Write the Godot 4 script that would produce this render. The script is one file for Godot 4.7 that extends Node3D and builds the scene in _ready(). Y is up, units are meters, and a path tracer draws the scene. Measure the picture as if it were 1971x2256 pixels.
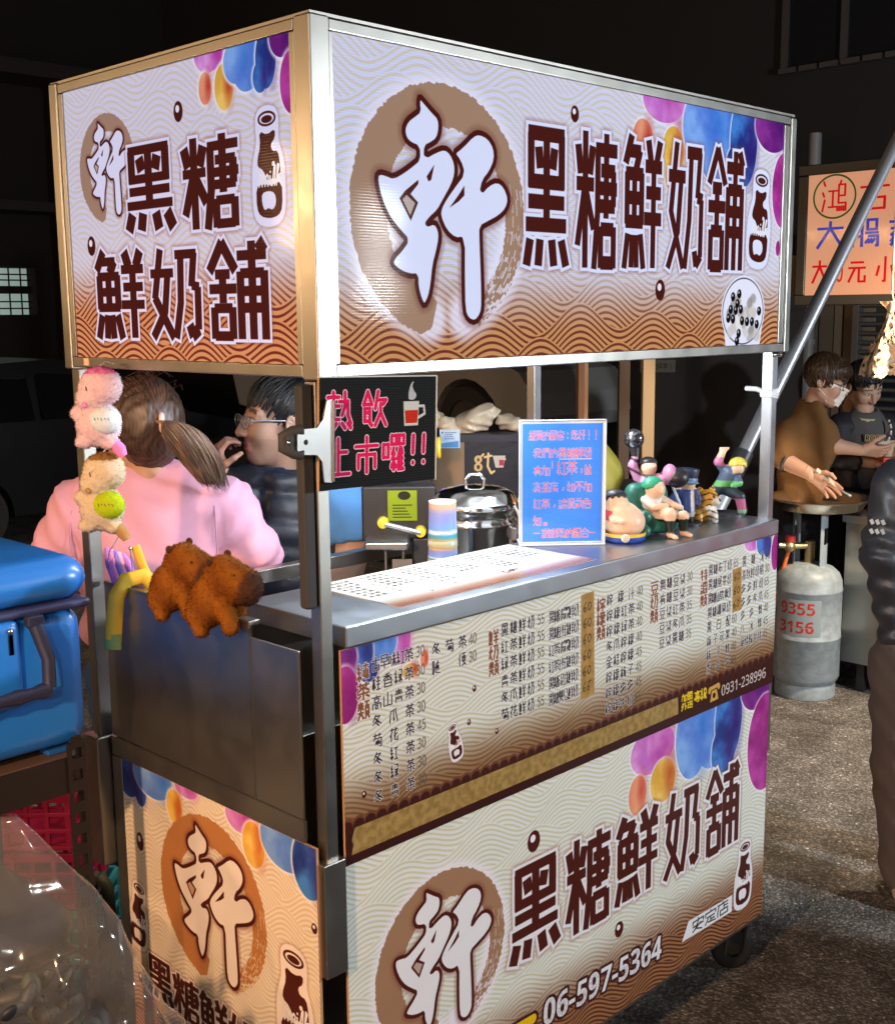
extends Node3D

var taken := {}
var M := {}


func _ready():
	# camera
	var cam := Camera3D.new()
	cam.name = "camera"
	add_child(cam)
	cam.fov = 46.016
	cam.near = 0.05
	cam.far = 120.0
	cam.transform = Transform3D(Basis(Vector3(0.700771, -0.009860, 0.713318), Vector3(0.122726, 0.986663, -0.106930), Vector3(-0.702750, 0.162476, 0.692635)).orthonormalized(), Vector3(-1.12086, 1.61730, 1.36240))
	cam.current = true
	# night air: a faint city glow
	var we := WorldEnvironment.new()
	we.name = "environment"
	var env := Environment.new()
	env.background_mode = Environment.BG_SKY
	var sky := Sky.new()
	var sm := ProceduralSkyMaterial.new()
	sm.sky_top_color = Color(0.10, 0.11, 0.14)
	sm.sky_horizon_color = Color(0.20, 0.185, 0.175)
	sm.ground_bottom_color = Color(0.05, 0.05, 0.05)
	sm.ground_horizon_color = Color(0.16, 0.15, 0.14)
	sm.sun_angle_max = 0.0
	sky.sky_material = sm
	env.sky = sky
	env.background_energy_multiplier = 0.7
	env.tonemap_mode = Environment.TONE_MAPPER_LINEAR
	env.tonemap_exposure = 1.0
	env.sdfgi_enabled = true
	env.ssao_enabled = true
	env.ssil_enabled = true
	we.environment = env
	add_child(we)
	# the moon, hardly felt among the lamps
	var moon := DirectionalLight3D.new()
	moon.name = "moon_light"
	moon.light_energy = 0.03
	moon.light_angular_distance = 0.5
	moon.light_color = Color(0.85, 0.9, 1.0)
	moon.shadow_enabled = true
	moon.rotation_degrees = Vector3(-55, 30, 0)
	add_child(moon)
	materials()
	lamps()
	setting()
	cart()
	counter_things()
	left_things()
	stall_back()
	noodle_stall()
	people()


func lamp_light(called: String, at: Vector3, energy: float, c: Color, size := 0.05) -> OmniLight3D:
	var l := OmniLight3D.new()
	l.name = called
	l.position = at
	l.light_energy = energy
	l.light_color = c
	l.light_size = size
	l.omni_range = 30.0
	l.omni_attenuation = 2.0
	l.shadow_enabled = true
	add_child(l)
	return l


func lamps() -> void:
	# bulb of the stall across the lane, right of the camera: its counter shades the ground before it
	bulb(Vector3(2.58, 1.86, 2.73), 10.0, Color(0.95, 0.98, 1.0), 0.10, "large white bulb hanging over the stall across the lane")
	spot_lamp(Vector3(-2.2, 1.90, 0.75), Vector3(-0.1, 0.70, -0.45), 7.5, Color(1.0, 0.78, 0.58), 27.0, "warm shaded lamp of the stall to the left of the drinks cart")
	bulb(Vector3(-3.7, 2.3, -0.9), 3.2, Color(1.0, 0.80, 0.60), 0.06, "warm bare bulb before the plastered wall left of the cart")
	bulb(Vector3(-3.5, 2.3, -4.6), 3.5, Color(1.0, 0.80, 0.58), 0.06, "warm bare bulb farther back along the plastered wall left of the cart")
	bulb(Vector3(-2.9, 2.5, 2.9), 3.2, Color(1.0, 0.97, 0.94), 0.10, "white bulb hanging in the lane left behind the camera")
	opposite_stall()
	# tube under the canopy of the cart
	var t := thing("canopy_tube_lamp", "white tube lamp under the canopy of the drinks cart", "lamp", Vector3(0.62, 1.60, -0.26))
	var g := G.new()
	g.box(Vector3(0, 0.025, 0), Vector3(0.9, 0.025, 0.05), 0.004)
	obj("housing", g, M.white_paint, t)
	g = G.new()
	g.tube([Vector3(-0.42, 0, 0), Vector3(0.42, 0, 0)], 0.013, 12)
	obj("tube", g, M.lit_cool, t)
	for i in 3:
		lamp_light("tube_light", Vector3(0.32 + i * 0.3, 1.56, -0.26), 0.20, Color(0.92, 0.96, 1.0), 0.06)
	# lamp of the noodle stall
	spot_lamp(Vector3(3.20, 2.02, 0.02), Vector3(3.45, 0.6, -0.75), 6.5, Color(1.0, 0.88, 0.74), 56.0, "warm shaded lamp hanging over the noodle pots")


func spot_lamp(at: Vector3, to: Vector3, energy: float, c: Color, cone: float, label: String) -> void:
	# a bulb in a black cone shade
	var t := thing("shaded_lamp", label, "lamp", at)
	var y := (at - to).normalized()
	var x := y.cross(Vector3.UP).normalized()
	t.basis = Basis(x, y, x.cross(y))
	var g := G.new()
	g.lathe([Vector2(0.03, 0.10), Vector2(0.045, 0.08), Vector2(0.13, -0.03), Vector2(0.127, -0.03), Vector2(0.042, 0.077), Vector2(0.0, 0.08)], 28)
	obj("shade", g, M.black_plastic, t)
	g = G.new()
	g.ell(Vector3(0, 0.03, 0), Vector3(0.035, 0.04, 0.035))
	var m := mat(Color(0.9, 0.9, 0.9), 0.4)
	m.emission_enabled = true
	m.emission = c
	m.emission_energy_multiplier = 5.0
	obj("bulb", g, m, t)
	var l := SpotLight3D.new()
	l.name = "shade_light"
	l.position = at - y * 0.03
	l.basis = Basis(x, x.cross(y) * -1.0, y)
	l.light_energy = energy
	l.light_color = c
	l.light_size = 0.05
	l.spot_angle = cone
	l.spot_angle_attenuation = 0.6
	l.spot_range = 30.0
	l.spot_attenuation = 2.0
	l.shadow_enabled = true
	add_child(l)


func opposite_stall() -> void:
	# the stall across the lane, right of the camera; its counter shades the ground near us
	var t := thing("opposite_stall", "long dark counter of the stall across the lane", "food stall", Vector3(0.8, 0, 1.8))
	box_part("counter", Vector3(-1.3, 0.86, -0.60), Vector3(1.3, 0.90, 0.6), M.steel_dark, t)
	box_part("front_panel", Vector3(-1.3, 0.02, -0.58), Vector3(1.3, 0.8595, -0.56), M.black_plastic, t)
	for s in [-1.3, 1.28]:
		box_part("end_panel", Vector3(s, 0.02, -0.559), Vector3(s + 0.02, 0.8595, 0.58), M.black_plastic, t)
	t = thing("red_sign", "red lit sign box standing across the lane", "sign", Vector3(3.2, 0, 1.9))
	box_part("stand", Vector3(-0.35, 0.02, -0.54), Vector3(0.45, 0.42, -0.50), M.black_plastic, t)
	var m := mat(Color(0.6, 0.05, 0.05), 0.4)
	m.emission_enabled = true
	m.emission = Color(0.95, 0.12, 0.16)
	m.emission_energy_multiplier = 0.8
	box_part("lit_panel", Vector3(-0.35, 0.4205, -0.556), Vector3(0.45, 0.80, -0.50), m, t)


func bulb(at: Vector3, energy: float, c: Color, r: float, label: String) -> void:
	var t := thing("hanging_bulb", label, "lamp", at)
	var g := G.new()
	g.ell(Vector3(), Vector3(r, r * 1.15, r), Basis(), 20, 12)
	var m := mat(Color(0.9, 0.9, 0.9), 0.4)
	m.emission_enabled = true
	m.emission = c
	m.emission_energy_multiplier = 6.0
	obj("bulb", g, m, t)
	g = G.new()
	g.tube([Vector3(0, r * 1.1, 0), Vector3(0, r * 1.1 + 0.06, 0)], 0.018, 12)
	obj("socket", g, M.black_plastic, t)
	g = G.new()
	g.tube([Vector3(0, r * 1.1 + 0.06, 0), Vector3(0, 1.3, 0)], 0.004, 6)
	obj("cable", g, M.black_plastic, t)
	lamp_light("bulb_light", at, energy, c, r * 0.9)


func materials() -> void:
	var rough := noise_tex(3, 0.012, Color(0.62, 0.62, 0.62), Color(0.80, 0.80, 0.80), 512, 3, false, 4.0, 1.0)
	for q in [["steel", Color(0.38, 0.375, 0.35), 1.0, 0.34], ["steel_dark", Color(0.46, 0.44, 0.41), 1.0, 0.36], ["steel_bright", Color(0.46, 0.47, 0.49), 1.0, 0.36], ["slab_steel", Color(0.42, 0.45, 0.49), 1.0, 0.36]]:
		var m := mat(q[1], q[3], q[2])
		m.roughness_texture = rough
		m.roughness_texture_channel = BaseMaterial3D.TEXTURE_CHANNEL_RED
		m.roughness = q[3] * 1.4
		M[q[0]] = tri_tex(m, 1.7)
	M.chrome = mat(Color(0.75, 0.75, 0.75), 0.12, 1.0)
	M.white_paint = mat(Color(0.75, 0.75, 0.74), 0.5)
	M.black_plastic = mat(Color(0.02, 0.02, 0.022), 0.45)
	M.rubber = mat(Color(0.025, 0.025, 0.027), 0.7)
	var lit := mat(Color(0.9, 0.9, 0.9), 0.4)
	lit.emission_enabled = true
	lit.emission = Color(0.94, 0.97, 1.0)
	lit.emission_energy_multiplier = 4.0
	M.lit_cool = lit
	M.black = mat(Color(0.008, 0.008, 0.009), 0.8)
	M.weave = noise_tex(31, 0.09, Color(), Color(), 256, 3, true, 2.2)
	M.ripple = noise_tex(35, 0.02, Color(), Color(), 256, 3, true, 2.5)
	M.core = mat(Color(0.42, 0.24, 0.12), 0.8)


func printed(t: Texture2D, rough := 0.35) -> StandardMaterial3D:
	var m := mat(Color(0.92, 0.92, 0.92), rough, 0.0, 0.5)
	m.albedo_texture = t
	m.texture_repeat = false
	m.normal_enabled = true
	m.normal_texture = M.ripple
	m.normal_scale = 0.12
	return m


func backlit(t: Texture2D, energy: float, ribs: int, upright := false) -> StandardMaterial3D:
	var m := printed(t, 0.05)
	m.metallic_specular = 0.16
	m.albedo_color = Color(0.52, 0.52, 0.52)
	m.emission_enabled = true
	m.emission = Color(0.95, 0.96, 1.0)
	m.emission_operator = BaseMaterial3D.EMISSION_OP_MULTIPLY
	m.emission_texture = t
	m.emission_energy_multiplier = energy
	var im := Image.create_empty(4 if not upright else 1024, 1024 if not upright else 4, false, Image.FORMAT_RGB8)
	for i in 1024:
		var a := TAU * i * ribs / 1024.0
		var n := Vector3(0, 0.05 * sin(a), 1).normalized()
		if upright:
			n = Vector3(n.y, 0, n.z)
		for k in 4:
			im.set_pixel(i if upright else k, k if upright else i, Color(n.x * 0.5 + 0.5, n.y * 0.5 + 0.5, n.z * 0.5 + 0.5))
	m.normal_enabled = true
	m.normal_texture = ImageTexture.create_from_image(im)
	m.normal_scale = 0.8
	return m

# ------------------------------------------------------------------ geometry
class G:
	var v := PackedVector3Array()
	var n := PackedVector3Array()
	var uv := PackedVector2Array()
	var c := PackedColorArray()
	var ix := PackedInt32Array()
	var col := Color(1, 1, 1)
	var xf := Transform3D()

	func vert(p: Vector3, nn: Vector3, t := Vector2()) -> int:
		v.append(xf * p)
		n.append((xf.basis * nn).normalized())
		uv.append(t)
		c.append(col)
		return v.size() - 1

	func tri(a: int, b: int, d: int) -> void:
		var g := (v[d] - v[a]).cross(v[b] - v[a])
		if g.dot(n[a] + n[b] + n[d]) < 0.0:
			ix.append_array([a, d, b])
		else:
			ix.append_array([a, b, d])

	func quad4(a: int, b: int, d: int, e: int) -> void:
		tri(a, b, d)
		tri(a, d, e)

	func quad(a: Vector3, b: Vector3, d: Vector3, e: Vector3, flip := false) -> void:
		# a,b,d,e run round; uv: a=(0,0) b=(1,0) d=(1,1) e=(0,1)
		var nn := (b - a).cross(e - a).normalized()
		if flip:
			nn = -nn
		quad4(vert(a, nn, Vector2(0, 0)), vert(b, nn, Vector2(1, 0)), vert(d, nn, Vector2(1, 1)), vert(e, nn, Vector2(0, 1)))

	func box(ce: Vector3, s: Vector3, bev := 0.0, bas := Basis()) -> void:
		var h := s * 0.5
		var b: float = min(bev, min(h.x, min(h.y, h.z)) * 0.98)
		if b <= 0.0:
			b = 0.0
		var id := {}
		for sx in [-1, 1]:
			for sy in [-1, 1]:
				for sz in [-1, 1]:
					var k := Vector3i(sx, sy, sz)
					var q := Vector3(sx, sy, sz)
					var inn := Vector3(h.x - b, h.y - b, h.z - b)
					for ax in 3:
						var p := q * inn
						p[ax] = q[ax] * h[ax]
						var nn := Vector3()
						nn[ax] = q[ax]
						var o1: int = (ax + 1) % 3
						var o2: int = (ax + 2) % 3
						var t := Vector2(q[o1] * 0.5 + 0.5, 0.5 - q[o2] * 0.5)
						if ax == 2:
							t = Vector2(q.x * 0.5 + 0.5, 0.5 - q.y * 0.5)
						elif ax == 0:
							t = Vector2(0.5 - q.z * 0.5 * q.x, 0.5 - q.y * 0.5)
						id[[k, ax]] = vert(ce + bas * p, bas * nn, t)
		for ax in 3:
			var o1: int = (ax + 1) % 3
			var o2: int = (ax + 2) % 3
			for sg in [-1, 1]:
				var r := []
				for st in [[-1, -1], [1, -1], [1, 1], [-1, 1]]:
					var k := Vector3i()
					k[ax] = sg
					k[o1] = st[0]
					k[o2] = st[1]
					r.append(id[[k, ax]])
				quad4(r[0], r[1], r[2], r[3])
			if b > 0.0:
				for s1 in [-1, 1]:
					for s2 in [-1, 1]:
						var k := Vector3i()
						k[o1] = s1
						k[o2] = s2
						k[ax] = -1
						var k2 := k
						k2[ax] = 1
						quad4(id[[k, o1]], id[[k, o2]], id[[k2, o2]], id[[k2, o1]])
		if b > 0.0:
			for sx in [-1, 1]:
				for sy in [-1, 1]:
					for sz in [-1, 1]:
						var k := Vector3i(sx, sy, sz)
						tri(id[[k, 0]], id[[k, 1]], id[[k, 2]])

	func bar(a: Vector3, b: Vector3, w: float, hh: float, bev := 0.0, up := Vector3.UP) -> void:
		# rectangular bar from a to b
		var d := b - a
		var y := d.normalized()
		var x := up.cross(y)
		if x.length() < 0.01:
			x = Vector3.RIGHT.cross(y)
			if x.length() < 0.01:
				x = Vector3.BACK
		x = x.normalized()
		var z := x.cross(y)
		box((a + b) * 0.5, Vector3(w, d.length(), hh), bev, Basis(x, y, z))

	func tube(path: Array, r, sides := 10, caps := true, flat := 1.0) -> void:
		var m := path.size()
		var t0: Vector3 = (path[1] - path[0]).normalized()
		var side := t0.cross(Vector3.UP)
		if side.length() < 0.05:
			side = t0.cross(Vector3.RIGHT)
		side = side.normalized()
		var rows := []
		for i in m:
			var t: Vector3 = (path[min(i + 1, m - 1)] - path[max(i - 1, 0)]).normalized()
			side = (side - t * side.dot(t)).normalized()
			var up := side.cross(t)
			var rr: float = r[i] if r is Array else r
			var row := []
			for k in sides + 1:
				var a := TAU * k / sides
				var nn := side * cos(a) + up * sin(a)
				row.append(vert(path[i] + side * cos(a) * rr + up * sin(a) * rr * flat, nn, Vector2(float(k) / sides, float(i) / (m - 1))))
			rows.append(row)
			if i > 0:
				for k in sides:
					quad4(rows[i - 1][k], rows[i - 1][k + 1], rows[i][k + 1], rows[i][k])
			if caps and (i == 0 or i == m - 1):
				var cn := -t if i == 0 else t
				var ci := vert(path[i], cn)
				var ring := []
				for k in sides + 1:
					var a := TAU * k / sides
					ring.append(vert(path[i] + side * cos(a) * rr + up * sin(a) * rr * flat, cn))
				for k in sides:
					tri(ci, ring[k], ring[k + 1])

	func lathe(prof: Array, sides := 32, sm := 0.6) -> void:
		# prof: Vector2(radius, y); creases where the profile turns sharply
		var m := prof.size()
		var seg := []
		for i in m - 1:
			var d: Vector2 = prof[i + 1] - prof[i]
			seg.append(Vector2(d.y, -d.x).normalized())
		var len := 0.0
		var tot := 0.0
		for i in m - 1:
			tot += (prof[i + 1] - prof[i]).length()
		for i in m - 1:
			var n0: Vector2 = seg[i]
			var n1: Vector2 = seg[i]
			if i > 0 and seg[i - 1].dot(seg[i]) > sm:
				n0 = (seg[i - 1] + seg[i]).normalized()
			if i < m - 2 and seg[i + 1].dot(seg[i]) > sm:
				n1 = (seg[i + 1] + seg[i]).normalized()
			var l2: float = len + (prof[i + 1] - prof[i]).length()
			var pa := -1
			var pb := -1
			for k in sides + 1:
				var a := TAU * k / sides
				var e := Vector3(cos(a), 0, sin(a))
				var a0 := vert(e * prof[i].x + Vector3(0, prof[i].y, 0), e * n0.x + Vector3(0, n0.y, 0), Vector2(float(k) / sides, len / tot))
				var a1 := vert(e * prof[i + 1].x + Vector3(0, prof[i + 1].y, 0), e * n1.x + Vector3(0, n1.y, 0), Vector2(float(k) / sides, l2 / tot))
				if k > 0:
					quad4(pa, a0, a1, pb)
				pa = a0
				pb = a1
			len = l2

	func ell(ce: Vector3, r: Vector3, bas := Basis(), sides := 16, rings := 10) -> void:
		var rows := []
		for j in rings + 1:
			var th := PI * j / rings
			var row := []
			for k in sides + 1:
				var a := TAU * k / sides
				var u := Vector3(sin(th) * cos(a), cos(th), sin(th) * sin(a))
				row.append(vert(ce + bas * (u * r), bas * (u / r).normalized(), Vector2(float(k) / sides, float(j) / rings)))
			rows.append(row)
			if j > 0:
				for k in sides:
					quad4(rows[j - 1][k], rows[j - 1][k + 1], rows[j][k + 1], rows[j][k])

	func surf(nu: int, nv: int, f: Callable, flipn := false) -> void:
		# f(u,v) -> Vector3, smooth normals by differences
		var base := v.size()
		for j in nv + 1:
			for i in nu + 1:
				var u := float(i) / nu
				var w := float(j) / nv
				var e := 0.002
				var p: Vector3 = f.call(u, w)
				var du: Vector3 = f.call(u + e, w) - f.call(u - e, w)
				var dv: Vector3 = f.call(u, w + e) - f.call(u, w - e)
				var nn := du.cross(dv)
				nn = nn.normalized() if nn.length() > 1e-12 else Vector3.UP
				vert(p, -nn if flipn else nn, Vector2(u, w))
		for j in nv:
			for i in nu:
				var a := base + j * (nu + 1) + i
				quad4(a, a + 1, a + nu + 2, a + nu + 1)

	func prism(poly: PackedVector2Array, z0: float, z1: float) -> void:
		# extruded outline in the xy plane, flat sides
		var t := Geometry2D.triangulate_polygon(poly)
		for zz in [z0, z1]:
			var nn := Vector3(0, 0, -1 if zz == min(z0, z1) else 1)
			var ids := []
			for p in poly:
				ids.append(vert(Vector3(p.x, p.y, zz), nn, p))
			for k in range(0, t.size(), 3):
				tri(ids[t[k]], ids[t[k + 1]], ids[t[k + 2]])
		var cw := -1.0 if Geometry2D.is_polygon_clockwise(poly) else 1.0
		for i in poly.size():
			var a := poly[i]
			var b := poly[(i + 1) % poly.size()]
			var d := (b - a).normalized()
			var nn := Vector3(d.y, -d.x, 0) * cw
			quad4(vert(Vector3(a.x, a.y, z0), nn), vert(Vector3(b.x, b.y, z0), nn), vert(Vector3(b.x, b.y, z1), nn), vert(Vector3(a.x, a.y, z1), nn))

	func mesh() -> ArrayMesh:
		var arr := []
		arr.resize(Mesh.ARRAY_MAX)
		arr[Mesh.ARRAY_VERTEX] = v
		arr[Mesh.ARRAY_NORMAL] = n
		arr[Mesh.ARRAY_TEX_UV] = uv
		arr[Mesh.ARRAY_COLOR] = c
		arr[Mesh.ARRAY_INDEX] = ix
		var m := ArrayMesh.new()
		m.add_surface_from_arrays(Mesh.PRIMITIVE_TRIANGLES, arr)
		return m


# a distance field on a grid, meshed as surface nets
class Fld:
	var o: Vector3
	var h: float
	var nx: int
	var ny: int
	var nz: int
	var d := PackedFloat32Array()

	func _init(lo: Vector3, hi: Vector3, cell: float):
		o = lo
		h = cell
		nx = int((hi.x - lo.x) / h) + 2
		ny = int((hi.y - lo.y) / h) + 2
		nz = int((hi.z - lo.z) / h) + 2
		d.resize(nx * ny * nz)
		d.fill(1.0)

	func cone(a: Vector3, b: Vector3, ra: float, rb: float, k := 0.02, flat := 1.0, ax := Vector3.ZERO) -> void:
		# rounded cone; flat < 1 squeezes it along ax
		var m := maxf(ra, rb) + k + h * 2.0
		var lo := a.min(b) - Vector3(m, m, m)
		var hi := a.max(b) + Vector3(m, m, m)
		var ba := b - a
		var l2 := maxf(ba.length_squared(), 1e-9)
		var sq := ax != Vector3.ZERO and flat != 1.0
		for z in range(maxi(0, int((lo.z - o.z) / h)), mini(nz, int((hi.z - o.z) / h) + 2)):
			for y in range(maxi(0, int((lo.y - o.y) / h)), mini(ny, int((hi.y - o.y) / h) + 2)):
				var i0 := (z * ny + y) * nx
				for x in range(maxi(0, int((lo.x - o.x) / h)), mini(nx, int((hi.x - o.x) / h) + 2)):
					var p := o + Vector3(x, y, z) * h - a
					var t := clampf(p.dot(ba) / l2, 0.0, 1.0)
					var q := p - ba * t
					if sq:
						q += ax * (q.dot(ax) * (1.0 / flat - 1.0))
					var e := q.length() - (ra + (rb - ra) * t)
					if sq:
						e *= 0.5 + 0.5 * flat
					var old := d[i0 + x]
					var w := maxf(k - absf(old - e), 0.0) / maxf(k, 1e-6)
					d[i0 + x] = minf(old, e) - w * w * k * 0.25

	func ell(ce: Vector3, r: Vector3, k := 0.02, bas := Basis(), cut := false) -> void:
		var m := maxf(r.x, maxf(r.y, r.z)) + k + h * 2.0
		var inv := bas.inverse()
		var mr := minf(r.x, minf(r.y, r.z))
		for z in range(maxi(0, int((ce.z - m - o.z) / h)), mini(nz, int((ce.z + m - o.z) / h) + 2)):
			for y in range(maxi(0, int((ce.y - m - o.y) / h)), mini(ny, int((ce.y + m - o.y) / h) + 2)):
				var i0 := (z * ny + y) * nx
				for x in range(maxi(0, int((ce.x - m - o.x) / h)), mini(nx, int((ce.x + m - o.x) / h) + 2)):
					var p := inv * (o + Vector3(x, y, z) * h - ce)
					var k0 := (p / r).length()
					var k1 := (p / (r * r)).length()
					var e := k0 * (k0 - 1.0) / k1 if k1 > 1e-6 else -mr
					var old := d[i0 + x]
					if cut:
						e = -e
						var w := maxf(k - absf(old - e), 0.0) / maxf(k, 1e-6)
						d[i0 + x] = maxf(old, e) + w * w * k * 0.25
					else:
						var w := maxf(k - absf(old - e), 0.0) / maxf(k, 1e-6)
						d[i0 + x] = minf(old, e) - w * w * k * 0.25

	func below(f: Callable) -> void:
		# keeps only what f(p) <= 0 leaves
		for z in nz:
			for y in ny:
				for x in nx:
					var i := (z * ny + y) * nx + x
					if d[i] < 0.1:
						d[i] = maxf(d[i], f.call(o + Vector3(x, y, z) * h))

	func warp(f: Callable) -> void:
		for z in nz:
			for y in ny:
				for x in nx:
					var i := (z * ny + y) * nx + x
					if absf(d[i]) < 0.03:
						d[i] += f.call(o + Vector3(x, y, z) * h)

	func into(g: G, tint = null) -> void:
		var id := PackedInt32Array()
		id.resize(nx * ny * nz)
		id.fill(-1)
		var base := g.v.size()
		var pos := PackedVector3Array()
		var cells := PackedInt32Array()
		var sy := nx
		var sz := nx * ny
		var offs := [0, 1, sy, sy + 1, sz, sz + 1, sz + sy, sz + sy + 1]
		var cor := [Vector3(0, 0, 0), Vector3(1, 0, 0), Vector3(0, 1, 0), Vector3(1, 1, 0), Vector3(0, 0, 1), Vector3(1, 0, 1), Vector3(0, 1, 1), Vector3(1, 1, 1)]
		var edges := [0, 1, 0, 2, 0, 4, 1, 3, 1, 5, 2, 3, 2, 6, 3, 7, 4, 5, 4, 6, 5, 7, 6, 7]
		for z in nz - 1:
			for y in ny - 1:
				for x in nx - 1:
					var i := (z * ny + y) * nx + x
					var d0 := d[i]
					if absf(d0) > h * 3.0:
						continue
					var s := 0
					for q in 8:
						if d[i + offs[q]] < 0.0:
							s += 1
					if s == 0 or s == 8:
						continue
					var acc := Vector3()
					var cnt := 0
					for e in 12:
						var a: int = edges[e * 2]
						var b: int = edges[e * 2 + 1]
						var da := d[i + offs[a]]
						var db := d[i + offs[b]]
						if (da < 0.0) != (db < 0.0):
							acc += cor[a].lerp(cor[b], da / (da - db))
							cnt += 1
					id[i] = pos.size()
					pos.append(o + (Vector3(x, y, z) + acc / cnt) * h)
					cells.append(i)
		var nor := PackedVector3Array()
		nor.resize(pos.size())
		var tris := PackedInt32Array()
		for m in cells.size():
			var i := cells[m]
			for ax in 3:
				var st: int = [1, sy, sz][ax]
				var o1: int = [sy, sz, 1][ax]
				var o2: int = [sz, 1, sy][ax]
				var ins := d[i] < 0.0
				if ins == (d[i + st] < 0.0):
					continue
				if i - o1 - o2 < 0:
					continue
				var q := [id[i], id[i - o1], id[i - o1 - o2], id[i - o2]]
				if q.min() < 0:
					continue
				if ins != (g.xf.basis.determinant() < 0.0):
					q.reverse()
				for t in [[0, 1, 2], [0, 2, 3]]:
					var a: int = q[t[0]]
					var b: int = q[t[1]]
					var e: int = q[t[2]]
					var fn := (pos[e] - pos[a]).cross(pos[b] - pos[a]) * (-1.0 if g.xf.basis.determinant() < 0.0 else 1.0)
					nor[a] += fn
					nor[b] += fn
					nor[e] += fn
					tris.append_array([a, b, e])
		for m in pos.size():
			var nn := nor[m].normalized()
			if tint != null:
				g.col = tint.call(pos[m], nn)
			g.vert(pos[m], nn, Vector2(pos[m].x, pos[m].y))
		for t in tris:
			g.ix.append(base + t)
		g.col = Color(1, 1, 1)


func obj(called: String, g: G, m: Material, parent: Node3D) -> MeshInstance3D:
	var o := MeshInstance3D.new()
	o.name = called
	o.mesh = g.mesh()
	o.material_override = null
	o.mesh.surface_set_material(0, m)
	parent.add_child(o, true)
	return o


func numbered(called: String) -> String:
	taken[called] = taken.get(called, -1) + 1
	return called if taken[called] == 0 else "%s_%03d" % [called, taken[called]]


func thing(called: String, label: String, category: String, at := Vector3.ZERO, turn := 0.0, group := "") -> Node3D:
	var o := Node3D.new()
	o.name = numbered(called)
	add_child(o)
	o.position = at
	o.rotation.y = turn
	o.set_meta("label", label)
	o.set_meta("category", category)
	if group:
		o.set_meta("group", group)
	return o


func single(called: String, g: G, m: Material, label: String, category: String, group := "") -> MeshInstance3D:
	var o := obj(numbered(called), g, m, self)
	o.set_meta("label", label)
	o.set_meta("category", category)
	if group:
		o.set_meta("group", group)
	return o


func struct(called: String, g: G, m: Material) -> MeshInstance3D:
	var o := obj(numbered(called), g, m, self)
	o.set_meta("kind", "structure")
	return o


func lin(r: float, g: float, b: float) -> Color:
	return Color(r, g, b).linear_to_srgb()


func noise_tex(seed_: int, freq: float, lo: Color, hi: Color, size := 256, oct := 4, normal := false, bump := 4.0, stretch := 1.0) -> Texture2D:
	if not normal:
		var nt := NoiseTexture2D.new()
		var fn := FastNoiseLite.new()
		fn.seed = seed_
		fn.noise_type = FastNoiseLite.TYPE_SIMPLEX_SMOOTH
		fn.frequency = freq
		fn.fractal_octaves = oct
		nt.width = size
		nt.height = size
		nt.seamless = true
		nt.noise = fn
		var ramp := Gradient.new()
		ramp.set_color(0, lo)
		ramp.set_color(1, hi)
		nt.color_ramp = ramp
		return nt
	var f := FastNoiseLite.new()
	f.seed = seed_
	f.noise_type = FastNoiseLite.TYPE_SIMPLEX_SMOOTH
	f.frequency = freq
	f.fractal_octaves = oct
	var im := Image.create_empty(size, size, false, Image.FORMAT_RGB8)
	var hgt := PackedFloat32Array()
	hgt.resize(size * size)
	for y in size:
		for x in size:
			# wraps round: blend with the copy one tile away
			var u := float(x) / size
			var w := float(y) / size
			var xs := x * 1.0
			var ys := y * stretch
			var a := lerpf(f.get_noise_2d(xs, ys), f.get_noise_2d(xs - size, ys), u)
			var b := lerpf(f.get_noise_2d(xs, ys - size * stretch), f.get_noise_2d(xs - size, ys - size * stretch), u)
			hgt[y * size + x] = clampf(lerpf(a, b, w) * 0.9 + 0.5, 0.0, 1.0)
	for y in size:
		for x in size:
			if normal:
				var dx := hgt[y * size + (x + 1) % size] - hgt[y * size + (x + size - 1) % size]
				var dy := hgt[((y + 1) % size) * size + x] - hgt[((y + size - 1) % size) * size + x]
				var nn := Vector3(-dx * bump, dy * bump, 1.0).normalized()
				im.set_pixel(x, y, Color(nn.x * 0.5 + 0.5, nn.y * 0.5 + 0.5, nn.z * 0.5 + 0.5))
			else:
				im.set_pixel(x, y, lo.lerp(hi, hgt[y * size + x]))
	return ImageTexture.create_from_image(im)


func mat(c: Color, rough := 0.6, metal := 0.0, spec := 0.5) -> StandardMaterial3D:
	# c: linear base colour
	var m := StandardMaterial3D.new()
	m.albedo_color = c.linear_to_srgb()
	m.roughness = rough
	m.metallic = metal
	m.metallic_specular = spec
	return m


func vmat(rough := 0.6, spec := 0.5) -> StandardMaterial3D:
	var m := mat(Color(1, 1, 1), rough, 0.0, spec)
	m.vertex_color_use_as_albedo = true
	return m


func tri_tex(m: StandardMaterial3D, scale: float) -> StandardMaterial3D:
	m.uv1_triplanar = true
	m.uv1_scale = Vector3(scale, scale, scale)
	return m


func world_of(x: float, y: float, z: float) -> Vector3:
	return Vector3(x, y, z)

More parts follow.
